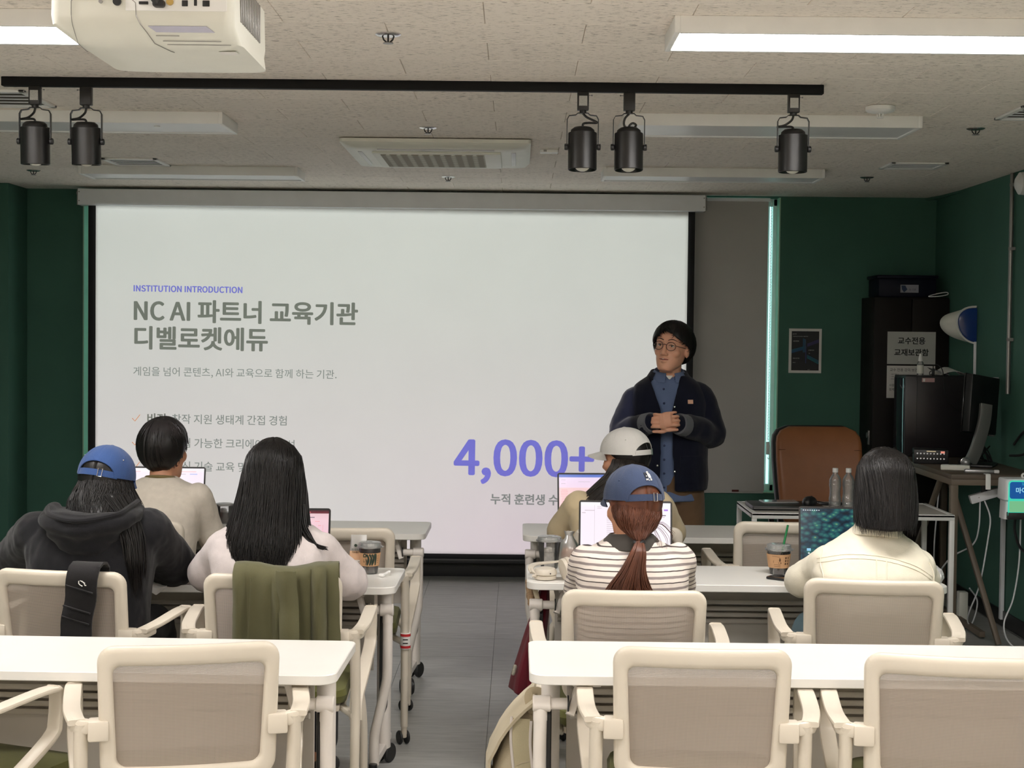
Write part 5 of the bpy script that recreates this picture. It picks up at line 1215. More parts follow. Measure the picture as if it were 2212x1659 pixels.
for z_, w_, d_, cy_ in ((1.385, .094, .078, 0.012), (1.425, .088, .074, 0.016), (1.432, .094, .080, 0.016), (1.405, .112, .092, 0.012), (1.36, .138, .102, 0.01), (1.40, .108, .088, 0.012)):
    rings.append([(w_ * sin(a), cy_ + d_ * cos(a), z_ - 0.03 * (1 - cos(a)) * 0.5) for a in [(-2.25 + 4.5 * k / 28) for k in range(29)]])
G().loft(rings, False, False, True).ob('jacket_collar', 'jacket', jk)
bj = bvh_of(jk)
def hitj(x, z, off):
    h = bj.ray_cast(V((x, -2, z)), V((0, 1, 0))); return h[0] + h[1] * off if h[0] else V((x, -0.15, z))
for x, z in ((0.018, 1.235), (0.022, 0.905), (-0.066, 0.935), (-0.058, 1.345)): G().ell((0, 0, 0), (.0068, .004, .0068), 10, 6).ob('snap_button', 'chrome', jk, hitj(x, z, 0.004))
G().sheet([[hitj(0.10 + dx, 1.262 + dz, 0.004) for dx in (-0.014, -0.005, 0.008, 0.013)] for dz in (-0.010, 0.0, 0.010)], 0.002).ob('chest_patch', plain('peach_patch', hexc(226, 178, 150), 0.7), jk)
pk = [[hitj(0.05 + 0.10 * i / 6, 0.845 + 0.14 * j / 6, 0.004) for i in range(7)] for j in range(7)]
G().sheet(pk, 0.004).ob('pocket', 'jacket', jk)
# trousers and shoes
g = G(); g.loft([sring(0, 0.0, 0.74, .16, .118), sring(0, 0, 0.80, .168, .122), sring(0, 0, 0.90, .155, .11), sring(0, 0, 0.95, .145, .105)])
for hip, kn, an, toe in legs7: g.limb([hip, (V(hip) + V(kn)) / 2, kn, (V(kn) + V(an)) / 2, V(an) + V((0, 0, -0.02))], (.10, .098, .088, .084, .08), 16)
me = blob(g, 0.008, 6); wrinkle(me, 0.006, 9, 61, (1, 1, .5)); link('trousers', me, 'khaki', r7)
for hip, kn, an, toe in legs7:
    g = G(); an_, to_ = V(an), V(toe); dr = (to_ - an_); dr.z = 0; dr.normalize(); la = V((-dr.y, dr.x, 0)); rings = []
    for t, w_, h_ in ((-0.07, .028, .06), (-0.045, .038, .08), (0.02, .042, .085), (0.08, .046, .06), (0.14, .05, .045), (0.185, .044, .035), (0.21, .026, .025)):
        p = V((an_.x, an_.y, 0.003)) + dr * t; rings.append([p + la * (w_ * cos(pi * k / 9)) + V((0, 0, h_ * sin(pi * k / 9))) for k in range(10)])
    g.loft(rings).ob('shoe', 'shoe', r7)
# ------------------------------------------------------------------ laptops
def uvquad(name, w_, h_, mat, parent, loc=(0, 0, 0)):
    me = bpy.data.meshes.new(name); me.from_pydata([(-w_ / 2, 0, 0), (w_ / 2, 0, 0), (w_ / 2, 0, h_), (-w_ / 2, 0, h_)], [], [(0, 1, 2, 3)])
    uv = me.uv_layers.new(); 
    for i, q in enumerate(((0, 0), (1, 0), (1, 1), (0, 1))): uv.data[i].uv = q
    return link(name, me, mat, parent, loc)
def laptop(x, y, rz, w_, h_, d_, lean, shell, scr, label, bars=(), keys=True):
    r = tag(empty('laptop', (x, y, 0.7205), rz), label, 'laptop', 'laptops on the tables')
    G().prism(rrect(w_, d_, 0.012, 4, (0, -d_ / 2)), 0.0, 0.014, 0.003).ob('base', shell, r)
    if keys:
        G().box((0, -d_ * 0.32, 0.0143), (w_ * 0.86, d_ * 0.42, 0.001)).ob('keyboard', 'dark', r)
        G().box((0, -d_ * 0.78, 0.0143), (w_ * 0.38, d_ * 0.3, 0.0006)).ob('trackpad', shell, r)
    G().cyl((-w_ * 0.42, 0.0, 0.012), (w_ * 0.42, 0.0, 0.012), 0.006, 10).ob('hinge', 'dark', r)
    ld = empty('lid', (0, 0.002, 0.014)); ld.parent = r; ld.rotation_euler = (-lean, 0, 0)
    T_ = Matrix.Rotation(pi / 2, 4, 'X')
    G().prism(rrect(w_, h_, 0.010, 4, (0, h_ / 2)), -0.006, 0.0, 0.0015, T_).ob('lid_shell', shell, ld)
    G().prism(rrect(w_ - 0.003, h_ - 0.003, 0.009, 4, (0, h_ / 2)), 0.0002, 0.0008, 0, T_).ob('bezel', 'dark', ld)
    s_ = uvquad('display', w_ - 0.014, h_ - 0.024, scr, ld, (0, -0.0012, 0.016)); 
    for bx, bz, bw, bh, mt in bars:   # lines of print on the page shown
        G().box((bx * (w_ - 0.014) / 2, -0.0016, 0.016 + bz * (h_ - 0.024)), (bw * (w_ - 0.014), 0.0003, bh), 0).ob('display_line', mt, ld)
    return r
def grad(name, stops, st=1.0, horiz=False):
    m = Mat(name, (0.01, 0.01, 0.01), 0.25)
    sp = m.node('SeparateXYZ'); m.L.new(m.node('TexCoord').outputs['UV'], sp.inputs[0])
    m.L.new(m.ramp(sp.outputs[0 if horiz else 1], stops), m.p.inputs['Emission Color']); m.p.inputs['Emission Strength'].default_value = st; return m.m
pg = grad('page_white', [(0.0, hexc(255, 246, 254)), (0.9, hexc(253, 240, 252)), (0.95, hexc(250, 246, 250))], 0.98)
pk_ = grad('page_pink', [(0.0, hexc(252, 206, 206)), (0.70, hexc(252, 212, 214)), (0.72, hexc(252, 226, 246)), (0.93, hexc(246, 226, 250)), (0.945, hexc(104, 130, 214)), (1.0, hexc(96, 120, 200))], 0.95)
pr_ = grad('page_rose', [(0.0, hexc(250, 196, 220)), (0.8, hexc(250, 212, 220)), (0.93, hexc(240, 205, 210)), (0.94, hexc(120, 50, 60)), (1.0, hexc(60, 34, 40))], 0.95)
gx = emis('print_grey', hexc(214, 200, 210), 0.9); gx2 = emis('print_dark', hexc(120, 112, 124), 0.9); gpu = emis('print_violet', hexc(160, 110, 220), 0.95); gblu = emis('print_blue', hexc(190, 200, 250), 0.95); gred = emis('print_red', hexc(236, 120, 120), 0.95); gpin = emis('print_pink', hexc(250, 170, 176), 0.95)
rb = random.Random(3)
bars = [(-0.40 + w_ - 0.02, 0.78 - 0.032 * k, w_, 0.0018, gx) for k, w_ in enumerate([rb.uniform(.12, .17) for _ in range(16)])] + [(-0.69, 0.5, 0.003, 0.2, gx), (-0.8, 0.86, 0.11, 0.003, gx), (0.90, 0.88, 0.045, 0.006, gpu), (0.86, 0.79, 0.04, 0.004, gx2), (0.85, 0.76, 0.025, 0.003, gx), (-0.93, 0.82, 0.04, 0.003, gx), (-0.58, 0.93, 0.05, 0.002, gx), (-0.58, 0.90, 0.05, 0.002, gx)]
bars += [(0.0 + w_ - .05, 0.66 - 0.032 * k, w_, 0.0018, gx2) for k, w_ in enumerate([rb.uniform(.05, .11) for _ in range(10)])]
laptop(0.413, 5.72, rad(-2), 0.352, 0.246, 0.245, rad(12), 'spacegrey', pg, 'dark grey laptop with a white document page, before the person in the striped polo', bars)
wall = Mat('plant_wallpaper', (0.01, 0.01, 0.01), 0.2)
co = wall.coord('UV', (1.45, 1, 1), (0, 0, 0)); mp = wall.node('Mapping'); wall.L.new(co, mp.inputs[0]); mp.inputs['Rotation'].default_value = (0, 0, 0.45); mp.inputs['Scale'].default_value = (1, 1.5, 1)
vo = wall.node('TexVoronoi'); wall.L.new(mp.outputs[0], vo.inputs['Vector']); vo.inputs['Scale'].default_value = 9
rp = wall.ramp(vo.outputs['Distance'], [(0.0, hexc(120, 176, 120)), (0.25, hexc(38, 112, 110)), (0.6, hexc(12, 58, 78)), (0.9, hexc(6, 26, 40))])
nz = wall.noise(wall.coord('UV'), 7, 2); mxn = wall.node('Mix', data_type='RGBA'); gt = wall.node('MapRange'); wall.L.new(nz, gt.inputs[0]); gt.inputs[1].default_value = 0.6; gt.inputs[2].default_value = 0.72
sub_ = wall.node('Math', operation='LESS_THAN'); wall.L.new(vo.outputs['Distance'], sub_.inputs[0]); sub_.inputs[1].default_value = 0.22; mlt = wall.node('Math', operation='MULTIPLY'); wall.L.new(sub_.outputs[0], mlt.inputs[0]); wall.L.new(gt.outputs[0], mlt.inputs[1])
wall.L.new(mlt.outputs[0], mxn.inputs[0]); wall.L.new(rp, mxn.inputs[6]); mxn.inputs[7].default_value = hexc(222, 206, 96) + (1,); wall.L.new(mxn.outputs[2], wall.p.inputs['Emission Color']); wall.p.inputs['Emission Strength'].default_value = 0.85
wh = emis('icon_white', (0.9, 0.95, 1.0), 0.9); icb = emis('icon_blue', hexc(150, 210, 240), 0.9)
laptop(1.222, 5.715, rad(-4), 0.313, 0.215, 0.22, rad(10), 'spacegrey', wall.m, 'laptop showing a dark green plant wallpaper, before the person in the cream shirt',
       [(-0.93 + 0.055 * k, 0.965, 0.014, 0.003, wh) for k in range(8)] + [(-0.80, 0.19, 0.05, 0.010, icb), (-0.80, 0.12, 0.022, 0.004, wh), (-0.78, 0.045, 0.028, 0.008, wh), (-0.70, 0.045, 0.028, 0.008, wh), (-0.62, 0.045, 0.028, 0.008, wh), (0.62, 0.81, 0.05, 0.008, wh)])
laptop(-0.845, 5.63, rad(2), 0.313, 0.215, 0.22, rad(14), 'spacegrey', pr_, 'laptop with a rose tinted page, half behind the person in the pale sweatshirt',
       [(0.55, 0.86, 0.10, 0.003, gx2), (0.72, 0.78, 0.06, 0.002, gpin), (0.78, 0.70, 0.04, 0.002, gpin), (0.30, 0.96, 0.25, 0.003, gred), (0.86, 0.4, 0.004, 0.12, gpin)])
laptop(-1.603, 6.95, rad(1), 0.356, 0.246, 0.245, rad(12), 'alu', pg, 'silver laptop with a pale page before the person in the oatmeal T-shirt',
       [(0.55, 0.93, 0.24, 0.002, gpin), (0.72, 0.88, 0.10, 0.004, gblu), (0.35, 0.88, 0.16, 0.003, gx), (0.0, 0.82, 0.10, 0.002, gx), (-0.05, 0.72, 0.16, 0.003, gpin), (-0.8, 0.93, 0.1, 0.002, gpin), (0.0, 0.79, 0.16, 0.002, gpin)])
laptop(0.365, 6.99, rad(4), 0.345, 0.235, 0.24, rad(12), 'spacegrey', pk_, 'laptop with salmon pink page and blue top bar, by the white cap',
       [(-0.86 + .01 * rb.random(), 0.66 - 0.035 * k, rb.uniform(.06, .10), 0.0018, gpin) for k in range(14)] + [(-0.3, 0.84, 0.16, 0.002, gx), (0.3, 0.88, 0.06, 0.002, gx), (-0.88, 0.88, 0.06, 0.002, gx), (-0.88, 0.80, 0.06, 0.002, gx)])

# ------------------------------------------------------------------ drinks
def cold_cup(x, y, label, fill, h=0.098, r_=0.042, sleeve=None, level=0.8, straw=None, lid_top=0.018, name='iced_drink'):
    c = tag(empty(name, (x, y, 0.7205)), label, 'cup'); rb_ = r_ * 0.72
    rr = lambda z: rb_ + (r_ - rb_) * z / h
    G().lathe([(rb_ * 0.9, 0.0), (rb_, 0.002), (r_, h), (r_ + 0.003, h + 0.002), (r_ + 0.001, h + 0.003), (r_ - 0.0012, h), (rb_ - 0.001, 0.003), (0.001, 0.0025)], 32).ob('cup_wall', 'cup_clear', c)
    z1 = h * level; g = G().lathe([(0.001, 0.0035), (rb_ - 0.0022, 0.0035), (rr(z1) - 0.0022, z1), (0.001, z1 + 0.0005)], 28); g.ob('drink', fill, c)
    if level < 0.9:
        g = G(); q = random.Random(int(x * 100))
        for k in range(9): a = q.uniform(0, 6.3); rd = q.uniform(0, r_ * 0.55); g.box((rd * cos(a), rd * sin(a), z1 + q.uniform(-0.002, 0.010)), (0.02, 0.018, 0.018), 0.004, Matrix.Identity(4))
        o = g.ob('ice', 'ice' if fill == 'ice' else 'plastic_clear', c); o['kind'] = 'stuff'
    L_ = r_ + 0.004
    G().lathe([(L_ + 0.003, h), (L_ + 0.003, h + 0.005), (L_ - 0.002, h + 0.008), (L_ - 0.004, h + lid_top), (L_ - 0.010, h + lid_top + 0.002), (0.010, h + lid_top + 0.001), (0.010, h + lid_top), (L_ - 0.011, h + lid_top + 0.0005), (L_ - 0.0055, h + lid_top - 0.001), (L_ - 0.004, h + 0.007)], 32).ob('lid', 'plastic_clear', c)
    G().box((L_ + 0.004, 0, h + 0.003), (0.008, 0.012, 0.003), 0.001).ob('lid_tab', 'plastic_clear', c)
    if sleeve:
        z0, z1 = sleeve
        G().lathe([(rr(z0) + 0.001, z0), (rr(z1) + 0.001, z1), (rr(z1) + 0.0022, z1), (rr(z0) + 0.0022, z0)], 36, cap=False).ob('sleeve', 'kraft', c)
    def on(a, z, off=0.003): q_ = rr(z) + off; return V((q_ * sin(a), -q_ * cos(a), z))
    if straw: G().tube([(0.0, 0, 0.02), straw], 0.0042, 10).ob('straw', 'strawgreen', c)
    return c, on
def ink(c, on, pts, w_, mat, name='print', sub=4):   # a band of print that follows the sleeve; pts are (angle, z)
    P = smooth_path([V((a, z, 0)) for a, z in pts], sub); rows = [[], []]
    for i, p in enumerate(P):
        t = (P[min(i + 1, len(P) - 1)] - P[max(i - 1, 0)]); t = V((t.x * 0.04, t.y, 0)).normalized(); ww = w_[0] + (w_[1] - w_[0]) * i / (len(P) - 1) if isinstance(w_, tuple) else w_
        for s_ in (0, 1): rows[s_].append(on(p.x + (-t.y if s_ == 0 else t.y) * ww / 0.08, p.y + (t.x if s_ == 0 else -t.x) * ww / 2, 0.0026))
    G().sheet(rows, 0.0003).ob(name, mat, c)
cA, on = cold_cup(-0.532, 5.565, 'iced coffee in a kraft sleeve with a dark green face print, left middle table', 'coffee', 0.096, 0.040, (0.03, 0.078), 0.95)
# the printed half face with flowing hair bands
for k, a0 in enumerate((-0.05, 0.22, 0.45)):
    ink(cA, on, [(a0 - 0.16, 0.075), (a0 + 0.02, 0.062), (a0 + 0.02, 0.048), (a0 - 0.14, 0.034)], (0.007, 0.0055), 'greenink', 'sleeve_print')
ink(cA, on, [(0.52, 0.0755), (0.66, 0.0755)], 0.004, 'greenink', 'sleeve_print'); ink(cA, on, [(0.60, 0.075), (0.68, 0.06), (0.68, 0.034)], (0.012, 0.005), 'greenink', 'sleeve_print')
ink(cA, on, [(-0.52, 0.064), (-0.48, 0.074), (-0.30, 0.0745), (-0.24, 0.066)], 0.004, 'greenink', 'sleeve_print'); ink(cA, on, [(-0.50, 0.063), (-0.36, 0.0665), (-0.25, 0.063)], 0.003, 'greenink', 'sleeve_print')
ink(cA, on, [(-0.56, 0.054), (-0.50, 0.052)], 0.0022, 'greenink', 'sleeve_print'); ink(cA, on, [(-0.56, 0.0465), (-0.50, 0.0475), (-0.44, 0.0455)], (0.0035, 0.001), 'greenink', 'sleeve_print'); ink(cA, on, [(-0.30, 0.06), (-0.22, 0.05), (-0.34, 0.036)], (0.001, 0.002), 'greenink', 'sleeve_print')
for z_ in (0.066, 0.058, 0.050, 0.042): ink(cA, on, [(0.88, z_), (1.02, z_ + 0.003)], 0.0012, 'kraftink', 'sleeve_print')
cB, on = cold_cup(0.978, 5.66, 'iced coffee in a kraft sleeve with a green straw, middle right table', 'coffee', 0.090, 0.0445, (0.026, 0.077), 0.93, (0.034, 0.01, 0.182), 0.02)
for pts, w_ in (([(-0.75, 0.0715), (-0.05, 0.069)], 0.0010), ([(-0.60, 0.0405), (0.0, 0.0395)], 0.001), ([(-0.60, 0.034), (0.0, 0.033)], 0.001), ([(-0.06, 0.062), (-0.12, 0.057), (-0.06, 0.052), (0.0, 0.057), (-0.05, 0.062)], 0.0018), ([(-0.02, 0.064), (-0.13, 0.063)], 0.002), ([(-0.16, 0.049), (-0.14, 0.044)], 0.0012), ([(0.02, 0.05), (0.06, 0.046), (0.02, 0.043)], 0.0012), ([(-0.62, 0.055), (-0.66, 0.046)], 0.0012)): ink(cB, on, pts, w_, 'kraftink', 'sleeve_print')
for k in range(3):
    z_ = 0.068 - 0.011 * k; ink(cB, on, [(0.42, z_), (0.54, z_), (0.54, z_ - 0.006), (0.42, z_ - 0.006), (0.42, z_)], 0.0009, 'kraftink', 'sleeve_print', 2); ink(cB, on, [(0.68, z_), (0.76, z_), (0.76, z_ - 0.006), (0.68, z_ - 0.006)], 0.0009, 'kraftink', 'sleeve_print', 2)
cold_cup(-1.335, 6.98, 'clear cup of iced americano on the front left table', 'coffee', 0.082, 0.040, None, 0.62, None, 0.008)
cold_cup(0.128, 5.74, 'clear plastic cup of melting ice behind the headphones', 'ice', 0.103, 0.044, None, 0.60, None, 0.016)

# ------------------------------------------------------------------ small things on the tables
hp = tag(empty('headphones', (0.108, 5.475, 0.7205)), 'cream over-ear headphones lying by the left end of the middle right table', 'headphones')
g = G().lathe([(0.030, 0), (0.040, 0.003), (0.041, 0.014), (0.037, 0.017)], 28); g.ob('ear_pad', 'cream', hp)
G().lathe([(0.037, 0.017), (0.042, 0.019), (0.042, 0.030), (0.036, 0.040), (0.020, 0.044), (0.001, 0.045)], 28).ob('ear_cup', 'cream', hp)
T_ = TR((0.078, -0.01, 0.041), ry=rad(78), rz=rad(20))
G().lathe([(0.030, -0.02), (0.039, -0.017), (0.040, -0.006), (0.037, -0.003)], 28, T=T_).ob('ear_pad', 'cream', hp)
G().lathe([(0.037, -0.003), (0.041, -0.001), (0.041, 0.010), (0.035, 0.019), (0.018, 0.023), (0.001, 0.024)], 28, T=T_).ob('ear_cup', 'cream', hp)
G().bar([(-0.044, 0.0, 0.022), (-0.052, 0.03, 0.036), (-0.03, 0.10, 0.04), (0.04, 0.125, 0.045), (0.10, 0.09, 0.06), (0.118, 0.03, 0.065), (0.105, -0.006, 0.05)], 0.022, 0.007, (0.2, 0, 1), sub=6).ob('headband', 'cream', hp)
g = G()
for s_ in ((-0.044, -0.004, 0.026),): g.tube([(-0.047, 0.014, 0.036), (-0.047, 0.0, 0.03), (-0.040, -0.012, 0.026), (-0.032, -0.02, 0.022), (-0.036, -0.024, 0.016), (-0.044, -0.016, 0.014)], 0.0055, 8, sub=4)
g.ob('yoke', 'cream', hp)
G().ell((0.018, -0.0385, 0.026), (0.0025, 0.0015, 0.0025), 8, 6).ob('microphone_hole', 'dark', hp)
def bread_bag(x, y, w_, h_, label, crust='bread', seed=1):
    r = tag(empty('bread_bag', (x, y, 0.7205)), label, 'bag'); q = random.Random(seed)
    g = G().ell((0, 0, h_ * 0.27), (w_ * 0.42, w_ * 0.36, h_ * 0.26), 16, 10); me = g.mesh('bread'); wrinkle(me, 0.006, 40, seed); link('bread', me, crust, r)
    rings = []
    for z, k in ((0.0, 0.42), (0.01, 0.5), (0.35 * h_, 0.54), (0.6 * h_, 0.44), (0.78 * h_, 0.22), (0.88 * h_, 0.16), (h_, 0.24)):
        rings.append([(w_ * k * cos(2 * pi * i / 22) * (1 + q.uniform(-.1, .1)), w_ * 0.85 * k * sin(2 * pi * i / 22) * (1 + q.uniform(-.1, .1)), z + q.uniform(-.003, .003) + (0.003 if z == 0 else 0)) for i in range(22)])
    G().loft(rings, False).ob('wrapper', 'film', r); return r
bread_bag(0.205, 5.82, 0.085, 0.13, 'twisted clear bag of bread between the ice cup and the laptop', seed=2)
sb = tag(empty('pastry_bag', (-0.575, 5.595, 0.7205), rad(6)), 'paper and film pastry bag with small print beside the sleeved coffee', 'bag')
rings = []
for z, w_, d_ in ((0.0, 0.072, 0.03), (0.03, 0.072, 0.036), (0.08, 0.066, 0.03), (0.115, 0.06, 0.012), (0.137, 0.058, 0.003)): rings.append([(x, y, z) for x, y in rrect(w_, d_, min(w_, d_) * 0.3, 3)])
G().loft(rings[:3]).ob('paper_base', plain('pastry_paper', hexc(226, 186, 150), 0.8), sb); G().loft(rings[2:]).ob('film_top', 'film', sb)
G().box((0.0, -0.0192, 0.034), (0.055, 0.001, 0.026)).ob('bag_label', 'paper', sb); G().box((-0.014, -0.0199, 0.037), (0.010, 0.0006, 0.010)).ob('bag_print', 'greenink', sb)
for z_, w_ in ((0.040, .026), (0.034, .022)): G().box((0.010, -0.0199, z_), (w_, 0.0006, 0.0018)).ob('bag_print', 'kraftink', sb)
for z_, s_ in ((0.083, '한 입의 즐거움'), (0.073, '카스텔라')): text('bag_print', s_, 0.0095, 'greenink', sb, (-0.026, -0.0168, z_), (pi / 2, 0, 0))
G().lathe([(0.0055, -0.0003), (0.0055, 0.0003)], 18, T=TR((-0.012, -0.0158, 0.100), pi / 2)).ob('bag_print', 'greenink', sb)
text('bag_print', '₩ 7,500', 0.007, 'kraftink', sb, (-0.02, -0.0175, 0.008), (pi / 2, 0, 0))
def phone(x, y, rz, label, frame, glass='dark', case=False):
    r = tag(empty('phone', (x, y, 0.7205), rz), label, 'phone')
    G().prism(rrect(0.074, 0.152, 0.012, 4), 0, 0.0088, 0.0025).ob('phone_body', frame, r)
    G().prism(rrect(0.069, 0.147, 0.010, 4), 0.0088, 0.0093).ob('phone_screen', glass, r)
    G().box((-0.018, 0.0, 0.0095), (0.02, 0.04, 0.0004)).ob('camera_glint', 'greymet', r) if False else None
    return r
phone(-0.575, 5.425, rad(2), 'phone with pale gold frame lying face up on the left middle table', plain('gold_frame', hexc(224, 214, 184), 0.3, metal=0.5), plain('phone_glass', hexc(84, 70, 62), 0.08))
phone(0.990, 5.520, rad(48), 'black phone lying at an angle in front of the coffee with the green straw', 'dark', plain('phone_black_glass', (0.01, 0.01, 0.012), 0.06))
pc = tag(G().prism(rrect(0.27, 0.19, 0.03, 4), 0, 0.016, 0.006).ob('laptop_sleeve', fabric('dark_green_sleeve', hexc(38, 42, 36)), None, (1.185, 5.565, 0.7205), (0, 0, rad(-10))), 'dark green padded pouch lying under the left front corner of the plant wallpaper laptop', 'pouch')
for o in bpy.data.objects:
    if o.get('label', '').startswith('laptop showing a dark green plant'): o.location.z += 0.0165
ep = tag(empty('earphone_adapter', (-0.474, 5.50, 0.7205), rad(-20)), 'small white earphone stub lying near the right end of the left middle table', 'earphone')
G().tube([(0, -0.012, 0.006), (0, 0.01, 0.007), (0.003, 0.03, 0.012), (0.010, 0.034, 0.012)], 0.0045, 10, sub=4).ob('stem', 'white', ep); G().box((0, -0.018, 0.007), (0.022, 0.014, 0.012), 0.004).ob('plug', 'white', ep)
br = tag(empty('wrapped_bread', (-1.235, 5.545, 0.7205)), 'brown bread in white paper between the black hoodie and the pale sweatshirt', 'bread')
me = G().limb([(-0.10, -0.03, 0.026), (-0.03, -0.01, 0.028), (0.045, -0.02, 0.018)], (0.026, 0.03, 0.016), 14).mesh('loaf'); wrinkle(me, 0.004, 30, 3); link('loaf', me, 'bread', br)
rows = [[(-0.13 + 0.24 * i / 12, 0.0 + 0.075 * j / 5 - 0.02 * (i / 12) + 0.004 * sin(i * 2.1 + j), 0.004 + 0.05 * (j / 5) * (1 - i / 14) + 0.007 * sin(i * 1.7 + j * 2)) for i in range(13)] for j in range(6)]
G().sheet(rows, 0.001).ob('wrapping_paper', 'paper', br)
G().sheet([[(0.05 + 0.035 * i, 0.0 - 0.02 * j + 0.008 * i, 0.004 + 0.008 * j * (2 - i)) for i in range(3)] for j in range(3)], 0.001).ob('blue_wrapper', plain('dusty_blue_paper', hexc(120, 152, 162), 0.7), br)
ts = tag(G().sheet([[(-0.03 + 0.07 * i / 6 + (0.004 * sin(j) if i else 0), -0.012 + 0.04 * j / 6 * (1 if j < 4 else 1) if j > 2 else -0.012 - 0.003 * sin(i * 1.4), (0.002 if j > 2 else -0.036 * (1 - abs(i - 3) / 4.2) * (3 - j) / 3 + 0.001)) for i in range(7)] for j in range(7)], 0.0008).ob('tissue', 'paper', None, (-1.245, 5.262, 0.7205)), 'white tissue corner hanging over the table edge by the black sleeve', 'tissue')
q = random.Random(5); g = G()
rings = [[(0.028 * k * cos(2 * pi * i / 14) * q.uniform(.7, 1.2), 0.03 * k * sin(2 * pi * i / 14) * q.uniform(.7, 1.2), z * q.uniform(.8, 1.1) + 0.002) for i in range(14)] for z, k in ((0.0, 0.7), (0.015, 1.1), (0.03, 1.15), (0.045, 0.8), (0.055, 0.3))]
tag(G().loft(rings).ob('crumpled_wrapper', 'film', None, (1.515, 5.50, 0.7205)), 'crumpled clear plastic at the elbow of the cream shirt', 'wrapper')

# ------------------------------------------------------------------ coat, strap and bags
cbk = lambda x, z: back_y(x, z)
coat = tag(empty('coat', (-0.755, 4.78, 0), rad(2)), 'olive green coat hung over the back of an armchair', 'coat')
q = random.Random(9); rows = []
NX = 61
for j in range(26):
    row = []
    for i in range(NX):
        x = -0.113 + 0.318 * i / (NX - 1); f = i / (NX - 1)
        fold = 0.017 * sin(f * 17 + 0.6 * sin(f * 9)) + 0.010 * sin(f * 31 + 1.0)
        t = j / 25 * 0.56   # arc length from inside over the top to the hem
        ztop = 0.8615 + 0.008 * sin(f * 8 + 0.5)
        xs = x * (1.0 + 0.05 * max(0, t - 0.2)) + 0.012 * max(0, t - 0.2) * sin(f * 14)
        if t < 0.17: y, z = cbk(x, 0.80) + 0.035 + 0.01 * sin(f * 11), ztop - (0.17 - t)
        elif t < 0.24: a = (t - 0.17) / 0.07 * pi; y, z = cbk(x, 0.85) + 0.008 + 0.034 * cos(a), ztop + 0.016 * sin(a)
        else:
            d_ = t - 0.24; y, z = cbk(x, 0.85 - d_) - 0.028 - (0.010 + 0.75 * max(0, fold) + 0.35 * abs(fold)) * min(1, d_ / 0.07 + 0.35), ztop - d_ - 0.012 * sin(f * 6)
        row.append((xs, y, z))
    rows.append(row)
me = G().sheet(rows, 0.004).mesh('coat_cloth', True, 70); wrinkle(me, 0.004, 14, 7, (1, 1, 0.7)); link('coat_cloth', me, 'olivecoat', coat)
lap = [[(0.02 + 0.062 * i / 10 + 0.012 * j / 16, cbk(0.05, 0.80) - 0.060 - 0.016 * sin(pi * i / 10) - 0.004 * sin(j * 0.7), 0.868 - 0.27 * j / 16) for i in range(11)] for j in range(17)]
me = G().sheet(lap, -0.004).mesh('coat_sleeve', True, 70); wrinkle(me, 0.005, 16, 3, (1, 1, 0.6)); link('coat_sleeve', me, 'olivecoat', coat)
G().tube([(-0.055, cbk(0.05, 0.85) - 0.062, 0.85), (-0.06, cbk(0.05, 0.8) - 0.06, 0.76), (-0.068, cbk(0.05, 0.7) - 0.058, 0.65)], 0.0015, 6, sub=6).ob('seam', 'olivecoat', coat)
st_ = tag(empty('bag_strap', (-1.415, 4.80, 0), rad(-9)), 'wide black padded strap hung over an armchair back, small white logo near its top', 'strap')
rows = []
for j in range(24):
    t = j / 23 * 0.40; row = []
    for i in range(9):
        u_ = -0.05 + 0.10 * i / 8; sh_ = 0.0
        if t < 0.07: y, z = cbk(0.1, 0.8) + 0.034, 0.858 - (0.07 - t)
        elif t < 0.13: a = (t - 0.07) / 0.06 * pi; y, z = cbk(0.1, 0.85) + 0.006 + 0.032 * cos(a), 0.858 + 0.016 * sin(a)
        else: d_ = t - 0.13; y, z = cbk(0.1, 0.85 - d_) - 0.03 - 0.006 * sin(d_ * 50), 0.858 - d_; sh_ = -0.20 * d_
        row.append((0.105 + u_ + sh_, y - 0.004 * (1 - (u_ / 0.05) ** 2), z))
    rows.append(row)
G().sheet(rows, 0.008).ob('webbing', 'blackweb', st_)
for zz in (0.80, 0.735, 0.70): G().bar([(0.06 - 0.2 * (0.858 - zz), cbk(0.1, zz) - 0.047, zz + 0.012), (0.148 - 0.2 * (0.858 - zz), cbk(0.1, zz) - 0.047, zz - 0.010)], 0.008, 0.004, (0, 0, 1)).ob('stitch_band', 'blackweb', st_)
g = G()   # the white half-dome logo
for k in range(3): g.tube([(0.098 + 0.0035 * k + (0.006 + 0.003 * k) * 0, cbk(0.1, 0.82) - 0.050, 0.829 - 0.002 * k), (0.106 + 0.004 * k, cbk(0.1, 0.82) - 0.050, 0.8275 - 0.0025 * k), (0.113, cbk(0.1, 0.82) - 0.050, 0.819 - 0.002 * k)], 0.0011, 5)
g.tube([(0.094, cbk(0.1, 0.82) - 0.050, 0.828), (0.094, cbk(0.1, 0.82) - 0.050, 0.820), (0.099, cbk(0.1, 0.82) - 0.050, 0.815), (0.106, cbk(0.1, 0.82) - 0.050, 0.812)], 0.0016, 5); g.box((0.116, cbk(0.1, 0.82) - 0.050, 0.815), (0.005, 0.001, 0.003))
g.ob('logo', 'paper', st_)
